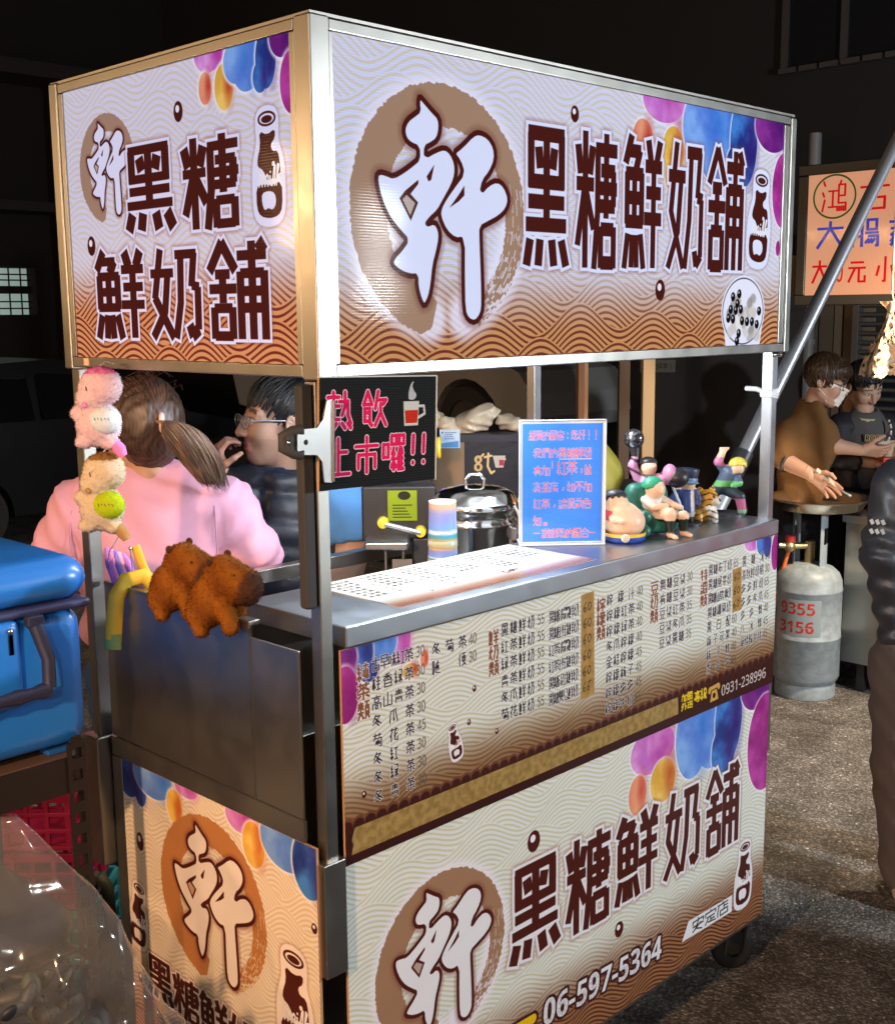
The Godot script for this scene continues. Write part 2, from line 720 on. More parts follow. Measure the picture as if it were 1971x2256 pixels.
# ------------------------------------------------------------------ print: a canvas, and lettering drawn stroke by stroke
class Cv:
	var w: int
	var h: int
	var s: float
	var b := PackedByteArray()
	var m := PackedFloat32Array()
	var x0 := 1 << 20
	var y0 := 1 << 20
	var x1 := -1
	var y1 := -1

	func _init(wmm: float, hmm: float, scale: float, c := Color(1, 1, 1)):
		s = scale
		w = int(wmm * s)
		h = int(hmm * s)
		b.resize(w * h * 3)
		m.resize(w * h)
		for i in w * h:
			b[i * 3] = int(c.r * 255)
			b[i * 3 + 1] = int(c.g * 255)
			b[i * 3 + 2] = int(c.b * 255)

	func touch(ax: float, ay: float, bx: float, by: float) -> Array:
		var r := [clampi(int(floor(ax)), 0, w - 1), clampi(int(floor(ay)), 0, h - 1), clampi(int(ceil(bx)), 0, w - 1), clampi(int(ceil(by)), 0, h - 1)]
		x0 = mini(x0, r[0])
		y0 = mini(y0, r[1])
		x1 = maxi(x1, r[2])
		y1 = maxi(y1, r[3])
		return r

	func seg(p: Vector2, q: Vector2, hw: float, cap := 0.0, soft := 0.0, rnd := false) -> void:
		p *= s
		q *= s
		hw *= s
		cap *= s
		soft = maxf(soft * s, 1.0)
		var d := q - p
		var L := d.length()
		var u := d / L if L > 1e-4 else Vector2(1, 0)
		var e := maxf(hw, cap) * 1.42 + soft + 1.0
		var r := touch(minf(p.x, q.x) - e, minf(p.y, q.y) - e, maxf(p.x, q.x) + e, maxf(p.y, q.y) + e)
		if p.x + e < 0 or p.y + e < 0 or (p.x - e > w and q.x - e > w):
			if q.x + e < 0 or q.y + e < 0 or p.x - e > w:
				return
		var hl := L * 0.5 + cap
		for y in range(r[1], r[3] + 1):
			for x in range(r[0], r[2] + 1):
				var ox := x + 0.5 - p.x
				var oy := y + 0.5 - p.y
				var a := ox * u.x + oy * u.y
				var c := absf(ox * u.y - oy * u.x)
				var cov: float
				if rnd:
					var aa := clampf(a, 0.0, L)
					cov = clampf((hw - sqrt(c * c + (a - aa) * (a - aa))) / soft + 0.5, 0.0, 1.0)
				else:
					cov = clampf((hw - c) / soft + 0.5, 0.0, 1.0) * clampf((hl - absf(a - L * 0.5)) / soft + 0.5, 0.0, 1.0)
				var i := y * w + x
				if cov > m[i]:
					m[i] = cov

	func disc(p: Vector2, rx: float, ry: float, rot := 0.0, soft := 0.0, take := false) -> void:
		p *= s
		rx *= s
		ry *= s
		soft = maxf(soft * s, 1.0)
		var e := maxf(rx, ry) + soft + 1.0
		var r := touch(p.x - e, p.y - e, p.x + e, p.y + e)
		var cs := cos(rot)
		var sn := sin(rot)
		var mr := minf(rx, ry)
		for y in range(r[1], r[3] + 1):
			for x in range(r[0], r[2] + 1):
				var ox := x + 0.5 - p.x
				var oy := y + 0.5 - p.y
				var a := (ox * cs + oy * sn) / rx
				var c := (oy * cs - ox * sn) / ry
				var cov := clampf((1.0 - sqrt(a * a + c * c)) * mr / soft + 0.5, 0.0, 1.0)
				var i := y * w + x
				if take:
					m[i] = minf(m[i], 1.0 - cov)
				elif cov > m[i]:
					m[i] = cov

	func poly(pts: PackedVector2Array, take := false) -> void:
		var lo := Vector2(1e9, 1e9)
		var hi := Vector2(-1e9, -1e9)
		var k := pts.size()
		var q := PackedVector2Array()
		for p in pts:
			q.append(p * s)
			lo = lo.min(p * s)
			hi = hi.max(p * s)
		var r := touch(lo.x - 1, lo.y - 1, hi.x + 1, hi.y + 1)
		var row := PackedFloat32Array()
		row.resize(w + 2)
		for y in range(r[1], r[3] + 1):
			for x in range(r[0], r[2] + 1):
				row[x] = 0.0
			for sub in 4:
				var yy := y + 0.125 + sub * 0.25
				var xs := []
				for i in k:
					var a := q[i]
					var c := q[(i + 1) % k]
					if (a.y <= yy) != (c.y <= yy):
						xs.append(a.x + (yy - a.y) * (c.x - a.x) / (c.y - a.y))
				xs.sort()
				for i in range(0, xs.size() - 1, 2):
					var xa: float = maxf(xs[i], r[0])
					var xb: float = minf(xs[i + 1], r[2] + 1)
					if xb <= xa:
						continue
					var ia := int(xa)
					var ib := int(xb)
					if ia == ib:
						row[ia] += (xb - xa) * 0.25
					else:
						row[ia] += (ia + 1 - xa) * 0.25
						for x in range(ia + 1, ib):
							row[x] += 0.25
						row[ib] += (xb - ib) * 0.25
			for x in range(r[0], r[2] + 1):
				var i := y * w + x
				if take:
					m[i] = minf(m[i], 1.0 - row[x])
				else:
					m[i] = maxf(m[i], minf(row[x], 1.0))

	func ink(c: Color, op := 1.0, c2 = null, nz: FastNoiseLite = null, ragged := 0.0) -> void:
		# lays the mask down in colour c (or between c and c2 after a noise) and clears it
		var R := c.r * 255.0
		var Gn := c.g * 255.0
		var B := c.b * 255.0
		for y in range(maxi(y0, 0), y1 + 1):
			for x in range(maxi(x0, 0), x1 + 1):
				var i := y * w + x
				var a := m[i]
				if a > 0.0:
					m[i] = 0.0
					var j := i * 3
					if nz:
						var t := clampf(nz.get_noise_2d(x / s, y / s) * 1.3 + 0.5, 0.0, 1.0)
						if c2 != null:
							R = (c.r + (c2.r - c.r) * t) * 255.0
							Gn = (c.g + (c2.g - c.g) * t) * 255.0
							B = (c.b + (c2.b - c.b) * t) * 255.0
						if ragged > 0.0:
							a = clampf((a + (t - 0.5) * ragged - 0.5) * 3.0 + 0.5, 0.0, 1.0)
					a *= op
					b[j] = int(b[j] + (R - b[j]) * a)
					b[j + 1] = int(b[j + 1] + (Gn - b[j + 1]) * a)
					b[j + 2] = int(b[j + 2] + (B - b[j + 2]) * a)
		x0 = 1 << 20
		y0 = 1 << 20
		x1 = -1
		y1 = -1

	func waves(top: Color, line: Color, low: Color, lowline: Color, ya: float, yb: float, L := 190.0, A := 17.0, H := 34.0, P := 9.5, thick := 0.42, rib := 0.0) -> void:
		# nested wave lines; towards the lower edge the print turns brown
		for y in h:
			var my := y / s
			var t := smoothstep(ya, yb, my)
			var ground := top.lerp(low, t)
			var ln := line.lerp(lowline, t)
			var dim := 1.0 - (rib if int(my / 2.0) % 2 == 0 else 0.0)
			var lo := int(floor((my - A * 1.6) / H))
			var hi := int(floor((my + A * 1.6) / H))
			for x in w:
				var mx := x / s
				var dd := 0.0
				for r in range(hi, lo - 1, -1):
					var ph := r * 2.17 + 0.9 * sin(r * 5.1)
					var sn := sin(TAU * mx / L + ph)
					var cy := r * H + A * (sn + 0.35 * sin(TAU * mx / L * 0.5 + r * 1.3))
					if cy <= my:
						dd = my - cy
						break
				var f: float = dd / P - floorf(dd / P)
				var e := P * s
				var cov := clampf((thick - absf(f - 0.5) * 2.0) * e * 0.5 + 0.5, 0.0, 1.0)
				var j := (y * w + x) * 3
				b[j] = int((ground.r + (ln.r - ground.r) * cov) * dim * 255.0)
				b[j + 1] = int((ground.g + (ln.g - ground.g) * cov) * dim * 255.0)
				b[j + 2] = int((ground.b + (ln.b - ground.b) * cov) * dim * 255.0)

	func tex() -> ImageTexture:
		return ImageTexture.create_from_image(Image.create_from_data(w, h, false, Image.FORMAT_RGB8, b))


# every sign drawn on an 8 by 8 grid: strokes as runs of x,y digits, or another sign put into a box (sign:x0y0x1y1)
const HAN := {
	"口": "0080880800", "日": "0080880800 0484", "木": "0282 4048 4207 4287", "米": "4048 0484 1123 7163 4407 4487", "糹": "4012 1252 5214 1474 4448 1607 6687",
	"言": "3141 0282 1474 1676781816", "飠": "4003 4083 2363 1464671714 1565 5788", "金": "4003 4083 2363 0585 4348 2627 6657 0888", "魚": "2002 1161 6152 1272661612 1474 4246 0708 2728 5758 7888",
	"羊": "1022 7062 0282 1474 0686 4248", "女": "402578 6207 0383", "乃": "007063836857 3008", "亻": "6004 3338", "氵": "1031 0324 0835", "艹": "0484 2028 6068", "宀": "4042 08038388",
	"心": "33377775 1406 5152 8385", "灬": "1008 3028 5068 7088", "豆": "0080 1272751512 2637 6657 0888", "隹": "3004 1318 5061 1272 1474 1676 1888 5258", "頁": "0080 4032 1272761612 1373 1575 3608 5688",
	"广": "4041 0181 110508", "王": "0181 1474 0888 4148", "禾": "6021 0383 4148 4307 4387", "雨": "0080 03028283 4046 2333 5363 2535 5565", "唐": "4041 0181 110508 2272 7275 2575 1484 4146 2676782826",
	"舍": "4003 4083 2363 4345 0585 1676781816", "甫": "0181 4048 6071 1373 1318 7378 1575", "黑": "1070741410 4046 2132 6152 1575 0686 灬:0788", "糖": "米:0038 唐:4088", "鮮": "魚:0038 羊:4088", "奶": "女:0038 乃:4088", "舖": "舍:0038 甫:4088",
	"安": "宀:0083 女:0288", "定": "宀:0083 1474 4447 4676 2508 2788", "店": "广:0088 5255 5383 2585882825", "熱": "0141 2026 0343 0646 606355 4272 727587 灬:0788", "欠": "2004 1282 8263 4345 4508 4588", "飲": "飠:0038 欠:4088", "上": "4048 4373 0888",
	"市": "4041 0282 17147477 4248", "羅": "0080820200 3032 5052 糹:0338 隹:4388", "囉": "口:0225 羅:3088", "亲": "4041 0282 2233 6253 0585 4348 4508 4588", "見": "0080850500 0282 0383 3508 555888", "親": "亲:0048 見:5088", "夂": "3005 2171 7108 2388",
	"愛": "7010 1122 4142 7162 04038384 心:2375 夂:1588", "白": "4001 0181880801 0484", "勺": "2004 128286 8668 3455", "的": "白:0138 勺:4088", "雇": "0080 1272741412 110508 隹:2488", "顧": "雇:0048 頁:5088", "各": "3003 2161 6105 2284 1575781815", "客": "宀:0083 各:1388",
	"尔": "2003 1181 4147 2406 6486", "你": "亻:0028 尔:3088", "您": "你:0075 心:0588", "子": "107043 4348 0484", "好": "女:0038 子:4088", "我": "4011 0383 2128 0635 505788 8157 7051", "門": "0008 00303303 50808888 505383", "們": "亻:0028 門:3088", "有": "0282 5006 2428 247478 2676 2575",
	"力": "02828868 4007", "加": "力:0048 口:5288", "工": "0181 4148 0888", "紅": "糹:0038 工:4088", "茶": "艹:0082 4204 4284 0585 4348 2607 6687", "古": "0282 4045 1575781815", "攵": "2004 1282 7208 2388", "做": "亻:0028 古:2258 攵:5088", "為": "3021 0171 6107 2474 7477 1676 767868 灬:1678",
	"基": "0181 2025 6065 2262 2363 0585 4648 2777 0888", "氏": "7010 1017 0484 4488 1746", "底": "广:0088 氏:3388", "如": "女:0038 口:5288", "不": "0080 4048 4006 4285", "青": "1171 1272 0383 4043 1518 157578 1676", "請": "言:0038 青:4088", "扌": "0282 5058 5848 0685", "是": "1070731310 0484 4447 4676 2508 2788",
	"提": "扌:0028 是:3088", "月": "110708 118188 1383 1585", "刂": "1016 808878", "前": "2031 6050 0282 月:0438 刂:5388", "告": "2003 1272 0484 4044 1575781815", "矢": "3003 2272 0484 4246 4608 4688", "知": "矢:0048 口:5288", "身": "3011 1116 117178 1373 1575 0686 8608", "寸": "0282 6068 6848 2445", "謝": "言:0028 身:3058 寸:6088",
	"酉": "0080 0282880802 3034 5054 0686", "己": "008084 0484 040888 8886", "配": "酉:0048 己:5088", "合": "4003 4083 2363 1575781815", "屯": "0181 4047 478786 13167673", "純": "糹:0038 屯:4088", "大": "0282 4042 4208 4288", "類": "米:0044 大:0448 頁:5088", "早": "1070741410 1272 0686 4448", "未": "1272 0484 4048 4408 4488", "味": "口:0226 未:3088",
	"圭": "1171 4048 0383 1575 0888", "桂": "木:0038 圭:4088", "香": "禾:0084 日:1488", "彔": "107072 0383 4348 1425 0736 7355 4587", "綠": "糹:0038 彔:4088", "高": "4041 0181 2262642422 08058588 3656583836", "山": "02088882 4048", "冬": "3004 2171 7106 2286 4455 3567", "瓜": "7011 1108 4147 4756 6188", "菊": "艹:0082 2204 138388 8868 米:2477",
	"匕": "7204 20278885", "花": "艹:0082 亻:0238 匕:4288", "更": "0080 1272751512 1373 4047 4708 2588", "便": "亻:0028 更:3088", "阝": "0008 0070437448", "隨": "阝:0028 有:4076 3237 3788", "皮": "110508 1181 8182 4044 2474 7408 3488", "波": "氵:0028 皮:3088", "革": "0181 2022 6062 1363651513 4248 0686", "霸": "雨:0083 革:0438 月:5488",
	"㐱": "4004 4084 5335 6536 7718", "珍": "王:0038 㐱:4088", "朱": "2002 1272 0484 4048 4408 4488", "珠": "王:0038 朱:4088", "昆": "1070731310 0535 0408 0836 5458 5888 5675", "混": "氵:0028 昆:3088", "又": "1171 7108 2288", "雙": "隹:0044 隹:4084 又:0488", "寧": "宀:0083 心:1364 1575 0686 4648 4838", "檸": "木:0028 寧:3088",
	"蒙": "艹:0081 03028283 2363 1474 4506 5548 4807 5587 3628", "檬": "木:0028 蒙:3088", "十": "0484 4048", "汁": "氵:0028 十:3088", "吉": "0181 4043 1373 1575781815", "桔": "木:0038 吉:4088", "每": "3003 2181 2317 2373 7368 0585 1777 4344 4546", "梅": "木:0038 每:4088", "多": "4003 3171 7104 5407 4484 8408 4556", "牛": "2003 1272 0585 4048",
	"無": "2002 1171 0383 0686 1116 3136 5156 7176 灬:0788", "水": "4048 4838 0333 3307 7255 4388", "漿": "1014 0313 寸:4084 水:1488", "寺": "1171 4043 0383 0585 6468 6848 2647", "特": "牛:0038 寺:4088", "周": "0008 008088 2161 4043 2363 2565682825", "調": "言:0028 周:3088", "布": "0181 4006 2427 247477 4348", "丁": "0080 4048 4838", "丕": "0080 4047 4006 4384 0888", "胚": "月:0038 丕:4088",
	"牙": "1070 2024 0484 5058 5838 5407", "芽": "艹:0082 牙:0288", "仙": "亻:0028 山:3188", "草": "艹:0082 早:0288", "冫": "1132 0836", "東": "0181 1272751512 1373 4048 4507 4587", "凍": "冫:0028 東:3088", "耳": "0080 1017 6068 1262 1464 0785", "椰": "木:0028 耳:3058 阝:6088", "果": "1070741410 1272 4048 0585 4507 4587", "可": "0080 7078 7858 1353561613",
	"幺": "4012 1252 5214 1474", "樂": "幺:0034 白:3054 幺:6084 木:0488", "虫": "1171741411 4047 0787 7588", "夆": "3003 2171 7104 2284 1575 1676 0787 4448", "蜂": "虫:0038 夆:4088", "雪": "雨:0084 1575 7578 1676 1878", "冰": "冫:0028 水:3088", "八": "3108 5188", "牧": "牛:0038 攵:4088", "瓶": "1023 4032 0343 0545 1217 3338 5080 5058 5181 7188 5575",
	"忄": "4048 1214 7274", "情": "忄:0028 青:3088", "夋": "4012 1272 3404 5475 夂:1488", "酸": "酉:0038 夋:4088", "甘": "0282 2028 6068 2868 2565", "舌": "5021 0383 4145 1575781815", "甜": "舌:0038 甘:4088", "明": "日:0038 月:4088", "皿": "1018 7078 3038 5058 0888 1070", "盟": "明:0074 皿:0588", "夕": "4004 3181 8108 3455", "卜": "2028 2375", "外": "夕:0048 卜:5088",
	"送": "3041 7061 2282 2484 5247 5486 0122 0424 2407 0788", "專": "0181 2262642422 4045 0585 0686 6668 6848 2737", "泉": "4001 1171741411 4448 0535 2507 6688 8465", "線": "糹:0038 泉:4088", "鳥": "3021 1171741411 1416 1686 8688 8878 0708 2728 4748 6768", "鴻": "氵:0028 工:2257 鳥:5088", "昜": "1070731310 0484 2607 2585 8588 8878 4627 6647", "腸": "月:0038 昜:4088",
	"麥": "0181 4044 1323 7363 4415 4475 夂:1588", "面": "0080 4032 0282880802 3238 5258 3454 3656", "麵": "麥:0048 面:5088", "元": "1171 0383 3308 5358 5888 8886", "小": "4048 4838 1306 7386", "勿": "2004 128288 8868 4207 6237", "亭": "4041 0181 2262642422 06058586 2676 4648", "停": "亻:0028 亭:3088", "車": "0181 1272751512 1373 4048 0686",
	"配合": "", "，": "5547", "。": "2656582826", "：": "4243 4647", "『": "25208", "』": "63668", "!": "4045 4748", "~": "04244464", "(": "503358", ")": "305538",
	"0": "3050727650301610 1 30", "1": "234048", "2": "1230507274 7418 1878", "3": "103050725334 537577583818", "5": "701014 14547577583818", "6": "60301416385877755414", "Q": "3050747858381410 30 5688",
}
# the five large signs of the shop: heavy strokes on a 100 by 100 grid, each x,y x,y
const BIG := {
	"黑": "1306 1343 8706 8743 0606 9406 0639 9439 5006 5074 3116 3529 6916 6529 0653 9453 0069 9969 1080 0297 3480 3097 6380 6897 8780 9897",
	"糖": "2100 2199 0411 1030 3811 3230 0038 4238 1844 0382 2444 4170 7200 7212 4612 9912 5112 5158 5158 4399 5927 9427 9027 9053 4840 9940 5753 9453 7214 7262 5968 5999 9168 9199 5970 9170 5995 9195",
	"鮮": "1700 0320 1211 4211 3911 3024 0727 0766 4527 4566 0328 4928 0746 4546 0364 4964 2628 2666 0974 0199 2174 1999 3174 3399 4374 5199 6202 6917 9302 8517 5421 9921 5741 9741 5261 9961 7720 7799",
	"奶": "2200 0854 0854 4499 3626 2870 2870 0299 0026 4826 5206 9506 6406 6160 6160 5099 9006 8441 8441 9943 9643 9590 9590 8397 8397 7886",
	"舖": "2400 0228 2400 4628 1132 3732 2430 2462 0047 4847 0866 0899 4066 4099 0867 4067 0896 4096 5014 9914 7500 7599 8701 9511 5530 5599 9530 9599 5532 9532 5550 9550 5567 9567",
}


func han_strokes(ch: String, bx: Rect2, out: Array, depth := 0) -> void:
	for t in HAN.get(ch, "").split(" ", false):
		if t.contains(":"):
			var q: String = t.get_slice(":", 1)
			if q.length() < 4:
				continue
			var k := bx.size / 8.0
			var r := Rect2(bx.position + Vector2(int(q[0]), int(q[1])) * k, Vector2(int(q[2]) - int(q[0]), int(q[3]) - int(q[1])) * k)
			if depth > 0 or r.size.x < bx.size.x * 0.7:
				r = Rect2(r.position + Vector2(r.size.x * 0.02, 0), r.size * Vector2(0.93, 1.0))
			han_strokes(t.get_slice(":", 0), r, out, depth + 1)
		else:
			var pts := []
			for i in range(0, t.length() - 1, 2):
				pts.append(bx.position + Vector2(int(t[i]), int(t[i + 1])) * bx.size / 8.0)
			for i in pts.size() - 1:
				out.append([pts[i], pts[i + 1]])


func han(cv: Cv, ch: String, r: Rect2, hw: float, grow := 0.0, rnd := false, soft := 0.0) -> void:
	# puts one sign into the mask
	if ch == " ":
		return
	var st := []
	if BIG.has(ch) and r.size.x * cv.s > 60:
		var q: PackedStringArray = BIG[ch].split(" ")
		for i in range(0, q.size() - 1, 2):
			st.append([r.position + Vector2(int(q[i].substr(0, 2)), int(q[i].substr(2, 2))) * r.size / 99.0, r.position + Vector2(int(q[i + 1].substr(0, 2)), int(q[i + 1].substr(2, 2))) * r.size / 99.0])
		for l in st:
			var d: Vector2 = l[1] - l[0]
			var flat: bool = absf(d.y) < absf(d.x) * 0.3
			var upright: bool = absf(d.x) < absf(d.y) * 0.08
			var wd: float = (r.size.y * 0.052 if flat else r.size.x * (0.066 if ch != "黑" else 0.08))
			if not flat and not upright and d.length() < r.size.y * 0.25:
				wd *= 1.15
			cv.seg(l[0], l[1], wd + grow, (0.0 if upright or flat else 2.0) + grow, soft)
		return
	han_strokes(ch, r, st)
	for l in st:
		var d: Vector2 = l[1] - l[0]
		var wd: float = hw * (0.82 if absf(d.y) < absf(d.x) * 0.4 else 1.0)
		cv.seg(l[0], l[1], wd + grow, hw * 0.6 + grow, soft, rnd)


func text(cv: Cv, line: String, x: float, y: float, cw: float, chh: float, step: float, hw: float, c: Color, halo := 0.0, hc := Color(1, 1, 1), rnd := false) -> void:
	# a row of signs; x,y: upper left corner in millimetres
	for pass_ in 2:
		if pass_ == 0 and halo <= 0.0:
			continue
		var px := x
		for ch in line:
			han(cv, ch, Rect2(px, y, cw, chh), hw, halo if pass_ == 0 else 0.0, rnd)
			px += step
		cv.ink(hc if pass_ == 0 else c)


func latin(cv: Cv, line: String, x: float, y: float, hgt: float, squeeze: float, c: Color, halo := 0.0, hc := Color(1, 1, 1), bold := false, lean := 0.0, slope := 0.0) -> float:
	# numbers and letters after the outlines of a typeface; x,y: baseline
	var tm := TextMesh.new()
	var f := SystemFont.new()
	f.font_names = PackedStringArray(["Droid Sans"])
	f.font_weight = 700 if bold else 400
	tm.font = f
	tm.font_size = 64
	tm.pixel_size = 1.0
	tm.depth = 0.0
	tm.curve_step = 1.0
	tm.text = line
	tm.horizontal_alignment = HORIZONTAL_ALIGNMENT_LEFT
	tm.vertical_alignment = VERTICAL_ALIGNMENT_BOTTOM
	var a := tm.get_mesh_arrays()
	var v: PackedVector3Array = a[Mesh.ARRAY_VERTEX]
	var ix: PackedInt32Array = a[Mesh.ARRAY_INDEX]
	var k := hgt / 46.0
	var lo := 1e9
	var far := 0.0
	var left := 1e9
	for p in v:
		lo = minf(lo, p.y)
		far = maxf(far, p.x)
		left = minf(left, p.x)
	for pass_ in 2:
		if pass_ == 0 and halo <= 0.0:
			continue
		var offs := [Vector2()]
		if pass_ == 0:
			offs = []
			for q in 12:
				offs.append(Vector2(cos(q * TAU / 12), sin(q * TAU / 12)) * halo)
		for o in offs:
			for t in range(0, ix.size(), 3):
				var pts := PackedVector2Array()
				for q in 3:
					var p := v[ix[t + q]]
					var yy := -(p.y - lo) * k
					var xx := (p.x - left) * k * squeeze
					pts.append(Vector2(x + xx - yy * lean, y + yy + xx * slope) + o)
				var mid := (pts[0] + pts[1] + pts[2]) / 3.0
				for q in 3:
					pts[q] += (pts[q] - mid).normalized() * (0.6 / cv.s)
				cv.poly(pts)
		cv.ink(hc if pass_ == 0 else c)
	return (far - left) * k * squeeze

# ------------------------------------------------------------------ what is printed on the boards
const DARK := Color(0.30, 0.11, 0.09)

func pts_of(a: Array, ox: float, oy: float, k: float) -> PackedVector2Array:
	var r := PackedVector2Array()
	for i in range(0, a.size(), 2):
		r.append(Vector2(ox + a[i] * k, oy + a[i + 1] * k))
	return r


func round_off(p: PackedVector2Array) -> PackedVector2Array:
	var r := PackedVector2Array()
	for i in p.size():
		var a := p[i]
		var b := p[(i + 1) % p.size()]
		r.append(a.lerp(b, 0.25))
		r.append(a.lerp(b, 0.75))
	return r


func brush_ring(cv: Cv, cx: float, cy: float, k: float, c: Color, glow: bool) -> void:
	var rng := RandomNumberGenerator.new()
	rng.seed = 77
	if glow:
		for i in 44:
			var a := 1.75 + (TAU - 0.45) * i / 44.0
			var b := 1.75 + (TAU - 0.45) * (i + 1) / 44.0
			cv.seg(Vector2(cx + cos(a) * 168 * k, cy + sin(a) * 168 * k), Vector2(cx + cos(b) * 168 * k, cy + sin(b) * 168 * k), 37 * k, 0, 24 * k, true)
		cv.ink(Color(0.94, 0.93, 1.0), 0.85)
	var outer := PackedVector2Array()
	var inner := PackedVector2Array()
	var m := 260
	for i in m + 1:
		var t := float(i) / m
		var a := 1.72 + (TAU - 0.50) * t
		var ro := 194.0 + rng.randf_range(-2.5, 2.0)
		var ri := lerpf(128.0, 148.0, smoothstep(0.45, 1.0, t)) + rng.randf_range(-2.0, 2.0)
		if t < 0.02:
			ro -= 14 * (1.0 - t / 0.02)
			ri += 14 * (1.0 - t / 0.02)
		outer.append(Vector2(cx + cos(a) * ro * k, cy + sin(a) * ro * k))
		inner.append(Vector2(cx + (cos(a) * ri + 6) * k, cy + sin(a) * ri * k))
	inner.reverse()
	outer.append_array(inner)
	cv.poly(outer)
	# the brush runs dry towards its end
	for j in 11:
		var rr := 150.0 + j * 4.2 + rng.randf_range(-1, 1)
		var a := rng.randf_range(-0.45, 0.5)
		while a < 1.25:
			var L := rng.randf_range(0.02, 0.16)
			var hw := rng.randf_range(0.5, 1.5) * (0.6 + smoothstep(0.0, 1.1, a) * 1.2)
			for q in 3:
				var a0 := a + L * q / 3.0
				var a1 := a + L * (q + 1) / 3.0
				cv_take(cv, Vector2(cx + (cos(a0) * rr + 4) * k, cy + sin(a0) * rr * k), Vector2(cx + (cos(a1) * rr + 4) * k, cy + sin(a1) * rr * k), hw * k)
			a += L + rng.randf_range(0.02, 0.2) * (1.3 - smoothstep(0.0, 1.1, a))
	cv.ink(c)


func cv_take(cv: Cv, p: Vector2, q: Vector2, hw: float) -> void:
	var d := (q - p).normalized()
	var e := Vector2(-d.y, d.x) * hw
	cv.poly(PackedVector2Array([p + e, q + e, q - e, p - e]), true)


func logo(cv: Cv, ox: float, oy: float, k: float, white: Color, ring: Color, glow := false) -> void:
	# ox,oy: where the upper left corner of the ring's field lies; k: scale against the big sign
	brush_ring(cv, ox + 222 * k, oy + 238 * k, k, ring, glow)
	var left := round_off(pts_of([174, 68, 187, 77, 201, 87, 216, 96, 218, 112, 212, 129, 196, 138, 186, 142, 185, 156, 206, 146, 227, 139, 242, 146, 252, 162, 252, 179, 244, 196, 225, 220, 212, 237, 194, 249, 184, 259, 204, 253, 214, 265, 215, 279, 209, 299, 201, 319, 196, 350, 190, 370, 179, 384, 170, 373, 163, 353, 163, 336, 151, 337, 131, 333, 110, 321, 114, 310, 132, 296, 144, 283, 132, 274, 110, 256, 95, 235, 85, 212, 82, 193, 89, 186, 104, 188, 117, 191, 138, 181, 158, 169, 170, 161, 170, 144, 154, 141, 143, 134, 139, 120, 147, 106, 163, 96, 173, 90, 171, 79], ox, oy, k))
	var right := round_off(pts_of([246, 146, 267, 133, 291, 114, 306, 109, 328, 114, 343, 129, 345, 149, 332, 170, 316, 184, 310, 202, 327, 188, 349, 180, 367, 188, 379, 208, 372, 226, 354, 239, 327, 250, 309, 257, 309, 276, 312, 334, 313, 379, 310, 396, 295, 410, 277, 405, 268, 390, 267, 335, 268, 277, 249, 279, 228, 267, 214, 245, 216, 231, 229, 214, 250, 193, 269, 175, 261, 158], ox, oy, k))
	for p in [left, right]:
		for q in p.size():
			cv.seg(p[q], p[(q + 1) % p.size()], 9 * k, 0, 14 * k, true)
	cv.ink(Color(0.45, 0.22, 0.18), 0.55)
	for p in [left, right]:
		for q in p.size():
			cv.seg(p[q], p[(q + 1) % p.size()], 4.6 * k, 0, 0, true)
		cv.poly(p)
	cv.ink(DARK)
	for p in [left, right]:
		for q in Geometry2D.offset_polygon(p, -3.6 * k, Geometry2D.JOIN_ROUND):
			cv.poly(q)
	cv.ink(white)
	cv.poly(pts_of([204, 167, 187, 186, 191, 193, 197, 190], ox, oy, k))
	cv.poly(pts_of([129, 222, 141, 210, 169, 192, 169, 198, 152, 214, 168, 226, 152, 254], ox, oy, k))
	cv.poly(pts_of([271, 194, 258, 209, 237, 230, 258, 219, 271, 209], ox, oy, k))
	cv.ink(DARK)
	cv.poly(pts_of([135, 223, 144, 216, 162, 227, 151, 246], ox, oy, k))
	cv.ink(ring.lerp(white, 0.35))


func pearl(cv: Cv, x: float, y: float, r: float, sq := 0.8) -> void:
	cv.disc(Vector2(x, y), r * sq, r)
	cv.ink(DARK)
	cv.disc(Vector2(x - r * 0.12, y - r * 0.28), r * sq * 0.42, r * 0.36)
	cv.ink(Color(0.95, 0.94, 0.97))


